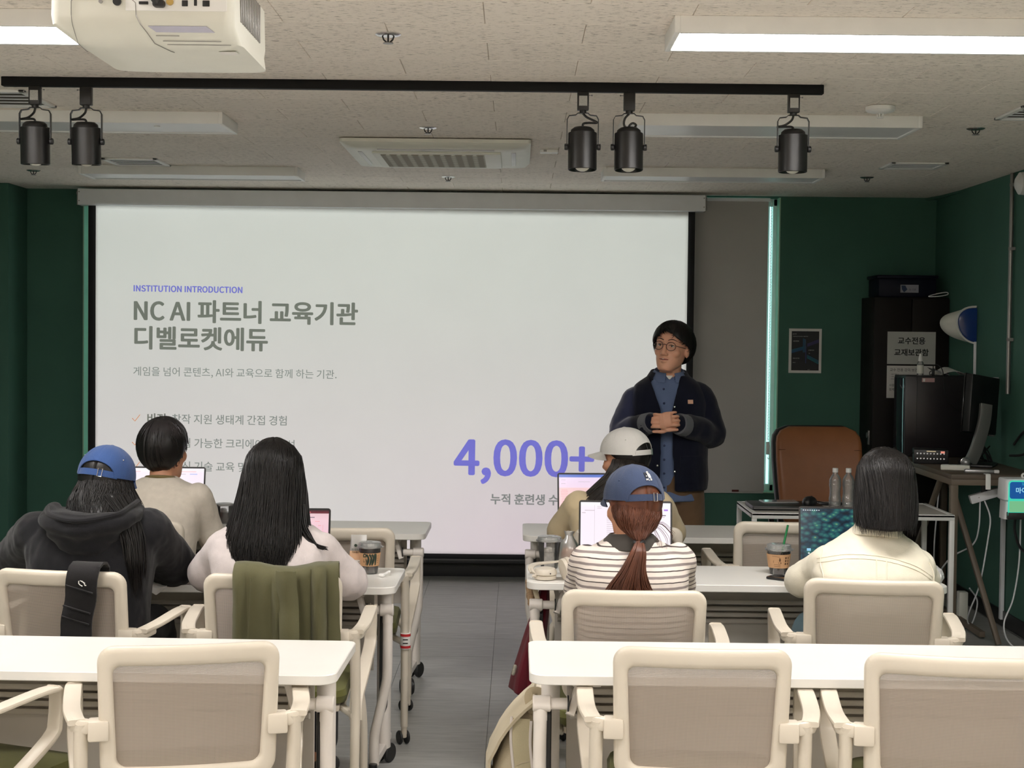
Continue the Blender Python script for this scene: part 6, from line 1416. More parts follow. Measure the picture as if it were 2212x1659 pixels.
# cream backpack hanging at the left end of the nearest right table
bp = tag(empty('backpack', (0.0, 4.315, 0)), 'cream backpack with quilted strap hanging beside the nearest right table', 'backpack')
bp.scale = (1, 0.72, 1)
rings = []
for z, cx, cy, w_, d_ in ((0.10, 0.01, 0.0, 0.10, 0.22), (0.12, 0.01, 0.0, 0.14, 0.29), (0.25, 0.01, 0.0, 0.15, 0.31), (0.38, 0.015, 0.0, 0.145, 0.29), (0.47, 0.035, 0.0, 0.115, 0.26), (0.54, 0.058, 0.0, 0.075, 0.20), (0.575, 0.075, 0.0, 0.03, 0.13)):
    rings.append([(cx + x, cy + y, z) for x, y in rrect(w_, d_, min(w_, d_) * 0.36, 5)])
g = G().loft(rings); me = g.mesh('body'); wrinkle(me, 0.004, 12, 5); link('pack_body', me, 'bagcream', bp)
rows = [[(-0.070 + 0.016 * abs(i / 8 - 0.5) + (0.13 * (j / 8) ** 2.2 if j > 2 else 0.0) , -0.165 + 0.33 * i / 8, 0.36 + 0.225 * j / 8 - 0.012 * (1 - (2 * i / 8 - 1) ** 2) * (1 - j / 8)) for i in range(9)] for j in range(9)]
G().sheet(rows, 0.008).ob('flap', 'bagcream', bp)
rows = [[(-0.075 + 0.02 * abs(2 * i / 6 - 1), -0.13 + 0.2 * i / 6, 0.14 + 0.22 * j / 6) for i in range(7)] for j in range(7)]
G().sheet(rows, 0.012).ob('front_pocket', 'bagcream', bp)
def side(x, z): return V((x, -0.158 + 0.02 * max(0, z - 0.35) / 0.2, z))
pth = [(0.022, 0.535), (0.02, 0.47), (0.030, 0.38), (0.045, 0.29), (0.058, 0.2), (0.06, 0.12)]
G().bar([side(x, z) + V((0, -0.006, 0)) for x, z in pth], 0.05, 0.012, (0, 1, 0), sub=5).ob('shoulder_strap', 'bagstrap', bp)
for s_ in (-1, 1): G().bar([side(x + s_ * 0.027, z - s_ * 0.006) + V((0, -0.010, 0)) for x, z in pth], 0.008, 0.008, (0, 1, 0), sub=5).ob('strap_piping', 'bagpipe', bp)
g = G()
for k in range(7): z = 0.16 + k * 0.042; x = 0.056 - 0.036 * (k / 7) ** 1.2; g.tube([side(x - 0.02, z - 0.006) + V((0, -0.0128, 0)), side(x, z + 0.003) + V((0, -0.0136, 0)), side(x + 0.02, z + 0.006) + V((0, -0.0128, 0))], 0.002, 5)
g.ob('strap_stitching', 'bagcream', bp)
rows = [[(0.103 - 0.02 * (j / 8) ** 2, -0.14 + 0.28 * i / 6, 0.12 + 0.46 * j / 8) for i in range(7)] for j in range(9)]
G().sheet(rows, -0.01).ob('back_panel', 'bagmesh', bp)
G().bar([(0.052, -0.10, 0.545), (0.040, -0.11, 0.585), (0.048, -0.105, 0.605), (0.072, -0.09, 0.602), (0.082, -0.085, 0.575), (0.078, -0.085, 0.55)], 0.022, 0.003, (0, 1, 0.2), sub=5).ob('top_handle', 'bagcream', bp)
G().bar([(0.085, -0.05, 0.56), (0.092, -0.05, 0.62), (0.098, -0.04, 0.692)], 0.02, 0.003, (0, 1, 0), sub=3).ob('hanging_loop', 'bagpipe', bp)
G().box((-0.034, -0.152, 0.285), (0.012, 0.002, 0.010), 0.0005, Matrix.Identity(4)).ob('side_tag', 'bagmesh', bp)
# burgundy coat hanging from the left end of the middle right table
rc = tag(empty('hanging_coat', (0.055, 5.55, 0)), 'burgundy coat with brown fur trim hanging at the end of the middle right table', 'coat')
rings = []
for z, cx, w_, d_ in ((0.705, 0.055, 0.02, 0.03), (0.62, 0.045, 0.045, 0.07), (0.52, 0.025, 0.07, 0.12), (0.42, 0.005, 0.095, 0.16), (0.36, -0.005, 0.112, 0.18), (0.31, -0.01, 0.115, 0.19), (0.29, -0.005, 0.08, 0.15)):
    rings.append([(cx + w_ * 0.5 * (1 + 0.14 * sin(5 * 2 * pi * k / 36)) * cos(2 * pi * k / 36), d_ * 0.5 * (1 + 0.14 * sin(5 * 2 * pi * k / 36)) * sin(2 * pi * k / 36), z) for k in range(36)])
me = G().loft(rings).mesh('coat_cloth'); wrinkle(me, 0.005, 14, 9); link('coat_cloth', me, 'burgundy', rc)
me = G().limb([(-0.002, -0.02, 0.70), (0.005, -0.04, 0.64), (0.022, -0.05, 0.60)], (0.014, 0.016, 0.012), 14).mesh('fur_trim'); wrinkle(me, 0.006, 90, 2); link('fur_trim', me, plain('brown_fur', hexc(150, 124, 96), 0.95, 0.3, 120), rc)
G().bar([(0.012, -0.055, 0.70), (0.028, -0.06, 0.64), (0.032, -0.06, 0.60)], 0.018, 0.003, (0, 1, 0), sub=3).ob('inner_strap', 'bagcream', rc)
G().limb([(-0.052, -0.06, 0.40), (-0.058, -0.065, 0.375)], (0.008, 0.007), 10).ob('toggle', 'bagmesh', rc)
# ------------------------------------------------------------------ lecturer's desk, chair and the dark corner
ld = tag(empty('lecture_desk', (1.70, 7.68, 0)), 'white metal framed desk with two water bottles, in front of the tan leather chair', 'desk')
g = G().box((0, 0.27, 0.706), (1.02, 0.54, 0.012), 0.002)
g.ob('desk_top', plain('white_desk_top', hexc(196, 190, 184), 0.5), ld)
g = G()
for yy in (0.0125, 0.5275): g.box((0, yy, 0.70), (1.02, 0.025, 0.03), 0.002)
for s_ in (-1, 1): g.box((s_ * 0.4975, 0.27, 0.70), (0.025, 0.52, 0.03), 0.002)
g.ob('top_frame', 'white', ld)
for s_ in (-1, 1):
    for yy in (0.0125, 0.5275): G().box((s_ * 0.4975, yy, 0.345), (0.025, 0.025, 0.68), 0.002).ob('leg', 'white', ld)
    G().box((s_ * 0.4975, 0.27, 0.04), (0.025, 0.49, 0.025), 0.002).ob('foot_rail', 'white', ld)
G().box((0, 0.5275, 0.06), (0.97, 0.02, 0.025), 0.002).ob('rear_rail', 'white', ld)
g = G()
for x in (0.46, 0.49): g.cyl((x, -0.002, 0.045), (x, 0.002, 0.045), 0.005, 8)
g.box((0.44, 0.0, 0.045), (0.10, 0.004, 0.03), 0.001); g.ob('corner_bracket', 'white', ld)
DZ = 0.7125
o = tag(empty('document_case', (1.395, 7.93, DZ)), 'flat black case on the left end of the lecture desk', 'case')
G().box((0, 0, 0.012), (0.37, 0.27, 0.024), 0.006).ob('case_body', 'dark', o); G().box((0, -0.136, 0.012), (0.36, 0.002, 0.003)).ob('zip', 'greymet', o)
o = tag(empty('tablet', (1.375, 7.98, DZ + 0.0245), rad(4)), 'slim pale tablet lying on the flat black case', 'tablet')
G().prism(rrect(0.19, 0.12, 0.012, 4), 0, 0.007, 0.002).ob('tablet_body', 'alu', o); G().prism(rrect(0.175, 0.105, 0.006, 3), 0.007, 0.0076).ob('tablet_glass', plain('tablet_glass', hexc(150, 156, 160), 0.1), o)
o = tag(empty('computer_mouse', (1.52, 7.90, DZ + 0.0245), rad(-30)), 'black computer mouse on the right end of the flat black case', 'mouse')
g = G(); rings = []
for z, k in ((0, 1.0), (0.012, 1.04), (0.026, 0.92), (0.036, 0.66), (0.041, 0.3)): rings.append([(0.034 * k * cos(a), 0.056 * k * sin(a) - 0.006 * z * 10, z) for a in [2 * pi * i / 24 for i in range(24)]])
g.loft(rings).ob('mouse_shell', 'dark', o); G().cyl((-0.003, 0.03, 0.034), (0.003, 0.03, 0.034), 0.007, 12).ob('scroll_wheel', 'rubber', o)
G().tube([(0.0, 0.055, 0.01), (0.03, 0.09, 0.006), (0.10, 0.10, -0.012), (0.19, 0.06, -0.018)], 0.0025, 6, sub=5).ob('mouse_cable', 'dark', o)
def bottle(x, y, label):
    o = tag(empty('water_bottle', (x, y, DZ)), label, 'bottle', 'water bottles on the lecture desk')
    prof = [(0.001, 0.002), (0.026, 0.0), (0.031, 0.006), (0.0315, 0.03), (0.030, 0.033), (0.0315, 0.037), (0.0315, 0.055), (0.0295, 0.06), (0.0275, 0.085), (0.0295, 0.11), (0.0315, 0.118), (0.0315, 0.128), (0.030, 0.131), (0.0315, 0.135), (0.030, 0.15), (0.022, 0.168), (0.014, 0.178), (0.0128, 0.184), (0.0128, 0.190)]
    G().lathe(prof, 28).ob('bottle_wall', 'plastic_clear', o)
    G().lathe([(0.001, 0.004), (0.028, 0.004), (0.0295, 0.03), (0.0295, 0.055), (0.0255, 0.085), (0.0295, 0.118), (0.0285, 0.148), (0.001, 0.149)], 24).ob('water', clear('water', (0.92, 0.93, 0.93), 0.06, 0.05, 0.12), o)
    G().lathe([(0.0145, 0.187), (0.0145, 0.207), (0.0135, 0.209), (0.001, 0.2095)], 20).ob('bottle_cap', 'white', o)
bottle(1.661, 7.95, 'clear water bottle on the lecture desk, left one of the pair')
bottle(1.730, 7.95, 'clear water bottle on the lecture desk, right one of the pair')
o = tag(empty('remote_control', (1.70, 8.10, DZ)), 'thin dark remote lying behind the two water bottles', 'remote'); G().box((0, 0, 0.008), (0.20, 0.045, 0.016), 0.005).ob('remote_body', 'dark', o); G().box((0, 0, 0.0163), (0.15, 0.03, 0.001)).ob('remote_keys', 'greymet', o)
# tan leather office chair
oc = tag(empty('office_chair', (1.715, 8.62, 0)), 'tan leather high back office chair behind the lecture desk', 'chair')
rings = []
for z, w_, y, d_ in ((0.56, 0.40, 0.02, 0.07), (0.60, 0.44, 0.03, 0.09), (0.75, 0.47, 0.05, 0.095), (0.90, 0.488, 0.075, 0.09), (1.0, 0.488, 0.10, 0.08), (1.065, 0.475, 0.115, 0.07), (1.092, 0.43, 0.122, 0.055), (1.104, 0.33, 0.125, 0.035)):
    rings.append([(x, y + yy + 0.10 * (x / 0.25) ** 2 * -0.4, z - (0.02 * (x / 0.2) ** 2 if z > 1.05 else 0)) for x, yy in rrect(w_, d_, d_ * 0.42, 6)])
G().loft(rings).ob('backrest', 'leather', oc)
rings = [[(x * 1.03 - 0.012, y_ + 0.028, z + 0.004) for x, y_, z in r_] for r_ in rings]
G().loft(rings).ob('back_shell', 'dark', oc)
G().tube([(-0.235, 0.015, 0.965), (-0.12, 0.035, 0.962), (0, 0.04, 0.96), (0.12, 0.035, 0.962), (0.235, 0.015, 0.965)], 0.0022, 6, sub=5).ob('stitching', plain('tan_seam', hexc(110, 62, 32), 0.5), oc)
rings = []
for w_, d_, z in ((0.46, 0.44, 0.42), (0.51, 0.49, 0.44), (0.51, 0.49, 0.49), (0.46, 0.44, 0.515)): rings.append([(x, y - 0.22, z) for x, y in rrect(w_, d_, 0.08, 6)])
G().loft(rings).ob('seat', 'leather', oc)
for s_ in (-1, 1): G().bar([(s_ * 0.26, 0.0, 0.46), (s_ * 0.28, -0.02, 0.62), (s_ * 0.28, -0.10, 0.66), (s_ * 0.28, -0.30, 0.65), (s_ * 0.27, -0.34, 0.5), (s_ * 0.25, -0.30, 0.45)], 0.045, 0.03, (1, 0, 0), sub=4).ob('armrest', 'dark', oc)
G().cyl((0, -0.2, 0.10), (0, -0.2, 0.42), 0.03, 14).ob('gas_lift', 'dark', oc)
for k in range(5):
    a = 2 * pi * k / 5 + 0.3; p = V((0.28 * cos(a), -0.2 + 0.28 * sin(a), 0.07))
    G().bar([(0, -0.2, 0.11), (0.15 * cos(a), -0.2 + 0.15 * sin(a), 0.095), p], 0.05, 0.03, (0, 0, 1)).ob('base_arm', 'dark', oc); caster('caster', oc, (p.x, p.y, 0), a, 0.026)
# poster on the back wall
po = tag(empty('poster', (1.8865, 10.046, 1.5115)), 'small framed poster with teal and violet ribbons on the green back wall', 'poster')
G().box((0, 0, 0), (0.214, 0.006, 0.291)).ob('poster_border', 'paper', po); G().box((0, -0.0034, 0.0), (0.180, 0.001, 0.257)).ob('poster_print', plain('poster_black', (0.004, 0.005, 0.008), 0.5), po)
def ribbon(pts, w_, c): G().bar([(x, -0.0042, z) for x, z in pts], 0.0006, w_, (0, 0, 1) if abs(pts[-1][0] - pts[0][0]) > 0.02 else (1, 0, 0)).ob('ribbon', plain('ribbon', hexc(*c), 0.6), po)
for k in range(3): ribbon([(-0.013 + 0.007 * k, 0.082 - 0.003 * k), (-0.013 + 0.007 * k, -0.01)], 0.005, (34 + 14 * k, 92, 124))
for k in range(3): ribbon([(-0.089, 0.004 - 0.008 * k), (-0.01, 0.026 - 0.008 * k)], 0.006, (30, 96 - 8 * k, 124)); ribbon([(0.012, -0.028 - 0.008 * k), (0.088, -0.066 - 0.009 * k)], 0.006, (26, 94 + 6 * k, 118)); ribbon([(0.012, 0.044 - 0.007 * k), (0.088, 0.074 - 0.008 * k)], 0.005, (62, 52, 104))
ribbon([(0.004, 0.03), (0.004, -0.08)], 0.006, (52, 58, 110))
for z_, x_, s_, sz in ((0.108, -0.083, 'goorm', 0.010), (0.092, -0.081, '취업부터 AI, 데이터사이언스, 미래를 준비해', 0.0066), (0.060, -0.081, '시민과학자', 0.0105), (-0.052, -0.081, '빅데이터기획', 0.0095), (0.002, 0.020, 'AI개발자과정', 0.0085), (-0.125, 0.018, 'NC AI', 0.007), (-0.079, -0.081, '모집기간', 0.006), (-0.018, 0.022, '모집', 0.006)):
    text('poster_text', s_, sz, 'paper', po, (x_, -0.0042, z_), ext=0.0001, res=1)
# dark cabinet with paper signs
cb = tag(empty('storage_cabinet', (2.49, 9.70, 0)), 'tall dark cabinet in the back corner with two paper signs', 'cabinet')
G().box((0, 0.175, 0.93), (0.478, 0.34, 1.86), 0.004).ob('carcass', 'cabinet', cb)
for s_ in (-1, 1):
    d = G().box((s_ * 0.1195, -0.006, 0.95), (0.2355, 0.018, 1.80), 0.003).ob('door', 'cabinet', cb)
G().cyl((-0.246, 0.06, 0.98), (-0.256, 0.06, 0.98), 0.018, 14).ob('lock', 'greymet', cb); G().box((-0.243, 0.06, 0.965), (0.008, 0.03, 0.09), 0.002).ob('lock_plate', 'greymet', cb)
s1_ = empty('paper_sign', (0.0, -0.0165, 1.540)); s1_.parent = cb
G().box((0, 0, 0), (0.305, 0.001, 0.205)).ob('sign_sheet', plain('sign_paper', hexc(190, 192, 188), 0.85), s1_)
text('sign_text', '교수전용', 0.058, 'ink', s1_, (0.0, -0.001, 0.028), align='CENTER', bold=0.0012, ext=0.0002); text('sign_text', '교재보관함', 0.058, 'ink', s1_, (0.0, -0.001, -0.046), align='CENTER', bold=0.0012, ext=0.0002)
s2_ = empty('paper_sign', (0.0, -0.0165, 1.325)); s2_.parent = cb
G().box((0, 0, 0), (0.305, 0.001, 0.205)).ob('sign_sheet', 'paper', s2_)
text('sign_text', '교수 전용 강의 보관함', 0.027, 'ink', s2_, (-0.135, -0.001, 0.068), ext=0.0002)
for k, t_ in enumerate(('키 번호 : 2026', '비밀 번호 : 1234', '휴대 전화 : 없음')): text('sign_text', ('· 잠금 해제 시', '· 사용 후 정리', '· 분실 시 연락')[k], 0.011, 'ink', s2_, (-0.135, -0.001, 0.045 - 0.015 * k), ext=0.0002)
text('sign_text', '사용하신 후에는', 0.022, 'ink', s2_, (-0.137, -0.001, -0.028), ext=0.0002); text('sign_text', '함께 보관해', 0.022, 'ink', s2_, (-0.137, -0.001, -0.055), ext=0.0002)
bx = tag(empty('storage_box', (2.47, 9.87, 1.8605)), 'navy storage box with a printed label on top of the tall dark cabinet', 'box')
G().box((0, 0, 0.06), (0.37, 0.28, 0.12), 0.012).ob('box_body', 'navybox', bx); G().box((0, 0, 0.13), (0.39, 0.30, 0.022), 0.008).ob('box_lid', 'navybox', bx)
G().box((0.012, -0.142, 0.055), (0.115, 0.001, 0.05)).ob('box_label', plain('box_label', hexc(150, 150, 162), 0.6), bx); G().prism([(-0.04, 0.075), (-0.015, 0.075), (-0.002, 0.05), (-0.022, 0.032), (-0.036, 0.05)], 0, 0.001, 0, TR((0, -0.1425, 0), pi / 2)).ob('box_label_print', 'navycap', bx)
text('box_label_text', 'SL-118', 0.017, 'ink', bx, (0.008, -0.1432, 0.045), ext=0.0001)
cl = tag(G().tube([(2.60, 9.70, 1.866), (2.66, 9.69, 1.869), (2.715, 9.70, 1.88), (2.72, 9.72, 1.893), (2.69, 9.73, 1.892), (2.62, 9.72, 1.876)], 0.0035, 6, closed=True, sub=5).ob('wire_loop', 'casing', None), 'white cable loop on the right edge of the tall dark cabinet top', 'cable')
# wall speaker
wsp = tag(empty('wall_speaker', (2.728, 9.12, 1.69)), 'white wall speaker with a curved shell and dark blue front, on the right wall', 'speaker')
def dshape(w_, z0, z1, e=2.0, n=20): return [(-w_ * (0.72 + 0.5 * i / n) * sin(pi * i / n) ** (1 / 1.15), z0 + (z1 - z0) * (1 - cos(pi * i / n)) / 2) for i in range(n + 1)]
rings = [[(x - ox, y, z) for x, z in dshape(w_, z0, z1)] for y, w_, z0, z1, ox in ((0.0, 0.118, -0.115, 0.105, 0), (0.03, 0.13, -0.108, 0.098, 0.0), (0.08, 0.165, -0.108, 0.088, 0.0), (0.14, 0.182, -0.10, 0.08, 0), (0.20, 0.16, -0.085, 0.07, 0), (0.26, 0.09, -0.06, 0.05, 0))]
G().loft(rings).ob('shell', 'offwhite', wsp)
rim = [(x, -0.002, z) for x, z in dshape(0.119, -0.116, 0.106)]; G().tube(rim, 0.0035, 6).ob('rim', 'white', wsp)
G().loft([[(x, y, z) for x, z in dshape(w_, -0.108 * k, 0.098 * k)] for y, w_, k in ((0.0, 0.111, 1.0), (-0.008, 0.108, 0.98), (-0.013, 0.09, 0.85))]).ob('front_cover', plain('deep_blue_gloss', hexc(30, 62, 128), 0.15), wsp)
tag(G().box((2.722, 9.115, 1.47), (0.012, 0.022, 0.23), 0.002).ob('cable_trunking', 'casing', None), 'thin white trunking running down from the wall speaker', 'trunking')
pp = tag(empty('conduit', (2.712, 8.46, 0)), 'thin grey metal conduit running down the right wall behind the monitor', 'pipe')
G().cyl((0, 0, 1.30), (0, 0, 2.515), 0.0115, 14).ob('pipe', 'greymet', pp)
for z_ in (1.6, 2.1, 2.45): G().bar([(0.016, -0.03, z_), (0.0, -0.014, z_), (-0.013, 0, z_), (0.0, 0.014, z_), (0.016, 0.03, z_)], 0.003, 0.018, (0, 0, 1)).ob('pipe_clip', 'greymet', pp)
tag(G().lathe([(0.05, 0), (0.062, 0.01), (0.06, 0.04), (0.03, 0.06), (0.001, 0.062)], 24, T=TR((2.73, 8.27, 2.44), 0, -pi / 2)).ob('wall_sounder', 'white', None), 'round white wall fitting at the right edge near the ceiling', 'wall fitting')
# taupe trestle desk with computer gear
td = tag(empty('trestle_desk', (2.25, 7.90, 0)), 'taupe desk with slanted metal legs along the right wall, loaded with black computer gear', 'desk')
DT = 0.90
G().box((0.24, 0.90, DT - 0.0125), (0.478, 1.80, 0.025), 0.002).ob('desk_top', 'browntop', td)
G().box((0.24, 0.02, DT - 0.041), (0.476, 0.03, 0.032), 0.002).ob('apron', 'brownmetal', td)
G().box((0.015, 0.90, DT - 0.041), (0.03, 1.76, 0.032), 0.002).ob('apron', 'brownmetal', td)
for yy in (0.02, 1.76):
    G().box((0.02, yy, (DT - 0.057) / 2), (0.038, 0.038, DT - 0.057), 0.002).ob('leg', 'brownmetal', td)
    G().box((0.455, yy, (DT - 0.057) / 2), (0.038, 0.038, DT - 0.057), 0.002).ob('leg', 'brownmetal', td) if yy > 1 else None
G().bar([(0.075, 0.30, DT - 0.05), (0.27, 0.02, 0.012)], 0.03, 0.03, (0, 1, 0)).ob('slanted_leg', 'brownmetal', td)
G().bar([(0.03, 0.30, DT - 0.05), (0.03, 1.2, 0.012)], 0.03, 0.03, (1, 0, 0)).ob('slanted_leg', 'brownmetal', td)
G().box((0.24, 1.0, 0.03), (0.03, 1.6, 0.03), 0.002).ob('floor_rail', 'brownmetal', td)
rk = tag(empty('equipment_rack', (2.505, 9.18, DT + 0.0005)), 'black equipment cabinet with a glossy side door on the taupe desk', 'cabinet')
G().box((0.0, 0.0, 0.24), (0.42, 0.26, 0.48), 0.006).ob('rack_body', 'rack', rk); G().box((-0.212, 0.0, 0.24), (0.006, 0.23, 0.45), 0.002).ob('rack_door', plain('smoked_glass', (0.02, 0.022, 0.03), 0.06), rk)
G().box((-0.14, -0.1315, 0.24), (0.002, 0.002, 0.47)).ob('panel_seam', 'dark', rk)
lbl = plain('pink_label', hexc(186, 150, 148), 0.5); G().box((-0.075, -0.1315, 0.455), (0.075, 0.001, 0.024)).ob('warning_label', lbl, rk); G().box((-0.10, -0.1322, 0.455), (0.012, 0.0006, 0.018)).ob('warning_print', 'paper', rk)
RT = DT + 0.4805
o = tag(empty('spray_bottle', (2.40, 9.12, RT)), 'small clear spray bottle with white nozzle on top of the black equipment cabinet', 'bottle')
G().lathe([(0.001, 0), (0.018, 0), (0.019, 0.004), (0.019, 0.075), (0.012, 0.085), (0.001, 0.086)], 20).ob('bottle_body', 'plastic_clear', o); G().lathe([(0.0195, 0.012), (0.0195, 0.062)], 20, cap=False).ob('bottle_label', 'offwhite', o); G().lathe([(0.011, 0.084), (0.013, 0.09), (0.010, 0.112), (0.005, 0.13), (0.001, 0.131)], 16).ob('nozzle', 'white', o)
o = tag(empty('adapter_dongle', (2.472, 9.10, RT)), 'black cable adapter standing on the black equipment cabinet with its lead hanging in front', 'adapter')
G().box((0, 0, 0.022), (0.014, 0.02, 0.044), 0.003).ob('plug', 'dark', o); G().box((0, 0, 0.0), (0.01, 0.012, 0.004), 0.001).ob('plug_tip', 'chrome', o)
G().tube([(0, 0, 0.044), (0.002, 0, 0.06), (0.02, -0.02, 0.065), (0.045, -0.04, 0.03), (0.05, -0.058, -0.06), (0.07, -0.06, -0.14), (0.13, -0.065, -0.2)], 0.003, 6, sub=6).ob('adapter_cable', 'dark', o); G().tube([(-0.006, 0, 0.03), (-0.02, 0, 0.022), (-0.02, -0.004, 0.005), (-0.006, 0, 0.01)], 0.0025, 6, sub=5).ob('loop', 'dark', o)
o = tag(empty('loose_papers', (2.60, 9.22, RT)), 'loose papers and an open leaflet on the black equipment cabinet', 'papers')
G().sheet([[(-0.07 + 0.19 * i / 8, -0.08 + 0.2 * j / 6, 0.004 + 0.045 * sin(pi * min(1, i / 7.0)) * (0.5 + 0.5 * j / 6)) for i in range(9)] for j in range(7)], 0.001).ob('paper_sheet', 'paper', o)
G().sheet([[(-0.12 + 0.10 * i / 3, -0.02 + 0.02 * j, 0.035 - 0.03 * i / 3 + 0.004 * j) for i in range(4)] for j in range(4)], 0.001).ob('leaflet', 'dark', o); G().sheet([[(-0.10 + 0.09 * i / 3, -0.05 + 0.02 * j, 0.028 - 0.024 * i / 3 + 0.003 * j) for i in range(4)] for j in range(3)], 0.001).ob('leaflet', 'casing', o)
mo = tag(empty('monitor', (2.565, 8.48, DT + 0.0005), rad(-24)), 'black desktop monitor turned away, silver edge and curved grey stand', 'monitor')
T_ = TR((0.0, 0.06, 0.335), rx=rad(-6), rz=rad(-22))
G().box((0, 0.0, 0), (0.045, 0.30, 0.32), 0.006, T_).ob('panel', 'dark', mo)
G().box((-0.026, 0.0, 0), (0.008, 0.306, 0.33), 0.003, T_).ob('screen_glass', plain('black_screen', (0.006, 0.006, 0.007), 0.12), mo)
G().box((-0.006, 0.153, 0), (0.036, 0.010, 0.335), 0.003, T_).ob('silver_edge', 'alu', mo)
G().bar([(-0.03, -0.13, 0.02), (0.0, -0.10, 0.10), (0.03, -0.05, 0.24), (0.035, -0.02, 0.34)], 0.07, 0.03, (0.6, -1, 0), sub=5).ob('stand', plain('stand_grey', hexc(120, 120, 118), 0.3, metal=0.4), mo)
G().box((0.0, -0.05, 0.008), (0.19, 0.24, 0.016), 0.006).ob('stand_base', 'dark', mo)
au = tag(empty('audio_mixer', (2.335, 8.62, DT + 0.0005), rad(-12)), 'small black audio mixer with silver knobs at the taupe desk left edge', 'audio mixer')
G().box((0, 0, 0.04), (0.19, 0.16, 0.08), 0.006).ob('mixer_body', 'dark', au)
for j in range(2):
    for i in range(9): G().cyl((-0.075 + 0.018 * i, -0.081, 0.028 + 0.028 * j), (-0.075 + 0.018 * i, -0.09, 0.03 + 0.028 * j), 0.0042, 8).ob('mixer_knob', 'alu', au)
G().box((0.062, -0.0812, 0.066), (0.022, 0.002, 0.012)).ob('mixer_display', emis('small_red_display', hexc(240, 150, 130), 0.8), au); G().box((0.0, -0.0812, 0.07), (0.05, 0.002, 0.005)).ob('mixer_light', emis('amber_light', hexc(220, 200, 160), 0.7), au)
G().tube([(-0.09, -0.06, 0.06), (-0.12, -0.09, 0.05), (-0.135, -0.12, 0.02), (-0.10, -0.14, -0.06), (-0.09, -0.13, -0.2)], 0.003, 6, sub=5).ob('mixer_cable', 'dark', au)
o = tag(empty('power_strip', (2.345, 8.16, DT + 0.0005), rad(-18)), 'white multi socket lying at the front of the taupe desk', 'power strip'); G().box((0, 0, 0.014), (0.15, 0.05, 0.028), 0.005).ob('strip_body', 'offwhite', o); 
for i in range(3): G().cyl((-0.045 + 0.04 * i, 0, 0.028), (-0.045 + 0.04 * i, 0, 0.0285), 0.015, 14).ob('socket', 'casing', o)
o = tag(empty('wireless_microphone', (2.42, 7.99, DT + 0.0005), rad(-8)), 'grey handset lying along the front edge of the taupe desk', 'handset'); G().box((0, 0, 0.010), (0.15, 0.04, 0.020), 0.008).ob('handset_body', 'alu', o); G().box((0.088, 0, 0.010), (0.028, 0.024, 0.018), 0.005).ob('handset_tip', 'white', o)
o = tag(empty('desk_microphone', (2.45, 8.35, DT + 0.0005)), 'microphone with grey ball head lying on the taupe desk before the monitor', 'microphone'); G().limb([(0.0, 0, 0.026), (0.01, 0.10, 0.022)], (0.022, 0.018), 12).ob('microphone_body', 'dark', o); G().ell((0, -0.02, 0.028), (0.026, 0.028, 0.026), 16, 10).ob('microphone_head', 'alu', o); G().tube([(0.026 * cos(a * pi / 10), -0.014, 0.028 + 0.026 * sin(a * pi / 10)) for a in range(20)], 0.002, 5, closed=True).ob('microphone_ring', 'chrome', o)
o = tag(empty('hook', (2.437, 7.895, 0)), 'white plastic hook clipped over the front edge of the taupe desk', 'hook'); G().bar([(0, 0.03, DT + 0.003), (0, -0.004, DT + 0.003), (0, -0.007, DT - 0.005), (0, -0.010, DT - 0.075)], 0.026, 0.004, (0, 0, 1)).ob('hook_band', 'white', o)
mc = tag(empty('microphone_holder', (2.62, 7.78, 0.69)), 'white holder box with a glowing green front reading 마이크, on the front of the taupe desk', 'holder box')
rings = [[(x, y, z) for x, y in rrect(w_, d_, 0.015, 3, (0, 0.0))] for z, w_, d_ in ((0.0, 0.29, 0.10), (0.09, 0.28, 0.11), (0.10, 0.30, 0.14), (0.20, 0.295, 0.13), (0.206, 0.285, 0.12))]
G().loft(rings).ob('holder_shell', 'casing', mc)
G().prism(rrect(0.262, 0.196, 0.02, 5, (-0.004, 0.102)), 0.0, 0.004, 0.001, TR((0, -0.070, 0), pi / 2)).ob('glow_frame', emis('teal_glow', hexc(70, 225, 190), 0.85), mc)
G().prism(rrect(0.25, 0.085, 0.012, 4, (-0.004, 0.150)), 0, 0.002, 0, TR((0, -0.0745, 0), pi / 2)).ob('holder_display', grad('blue_display', [(0, hexc(10, 80, 160)), (1, hexc(40, 150, 190))], 0.8) if False else emis('blue_display', hexc(16, 92, 170), 0.75), mc)
text('display_text', '마이크', 0.04, emis('display_white', hexc(170, 235, 255), 0.9), mc, (-0.098, -0.0772, 0.138), bold=0.0005, ext=0.0001, fit=0.085)
text('display_text', '보관함', 0.016, emis('display_teal', hexc(60, 190, 220), 0.8), mc, (-0.07, -0.0772, 0.176), ext=0.0001, fit=0.05)
G().prism(rrect(0.252, 0.055, 0.004, 2, (-0.004, 0.068)), 0, 0.002, 0, TR((0, -0.0745, 0), pi / 2)).ob('glow_panel', emis('green_glow', hexc(130, 205, 150), 0.8), mc)
G().box((0.0, -0.06, 0.02), (0.27, 0.03, 0.036), 0.003).ob('slot', 'dark', mc)
G().prism([(0.015 * cos(a * pi / 10), 0.218 + 0.015 * sin(a * pi / 10)) for a in range(20)], 0, 0.004, 0.001, TR((-0.035, 0.0, 0), pi / 2)).ob('hang_tab', 'white', mc); G().cyl((-0.035, -0.0045, 0.218), (-0.035, 0.001, 0.218), 0.005, 12).ob('hang_hole', 'dark', mc)
G().bar([(0.0, 0.07, 0.15), (0, 0.14, 0.17)], 0.1, 0.01, (0, 0, 1)).ob('bracket', 'casing', mc)
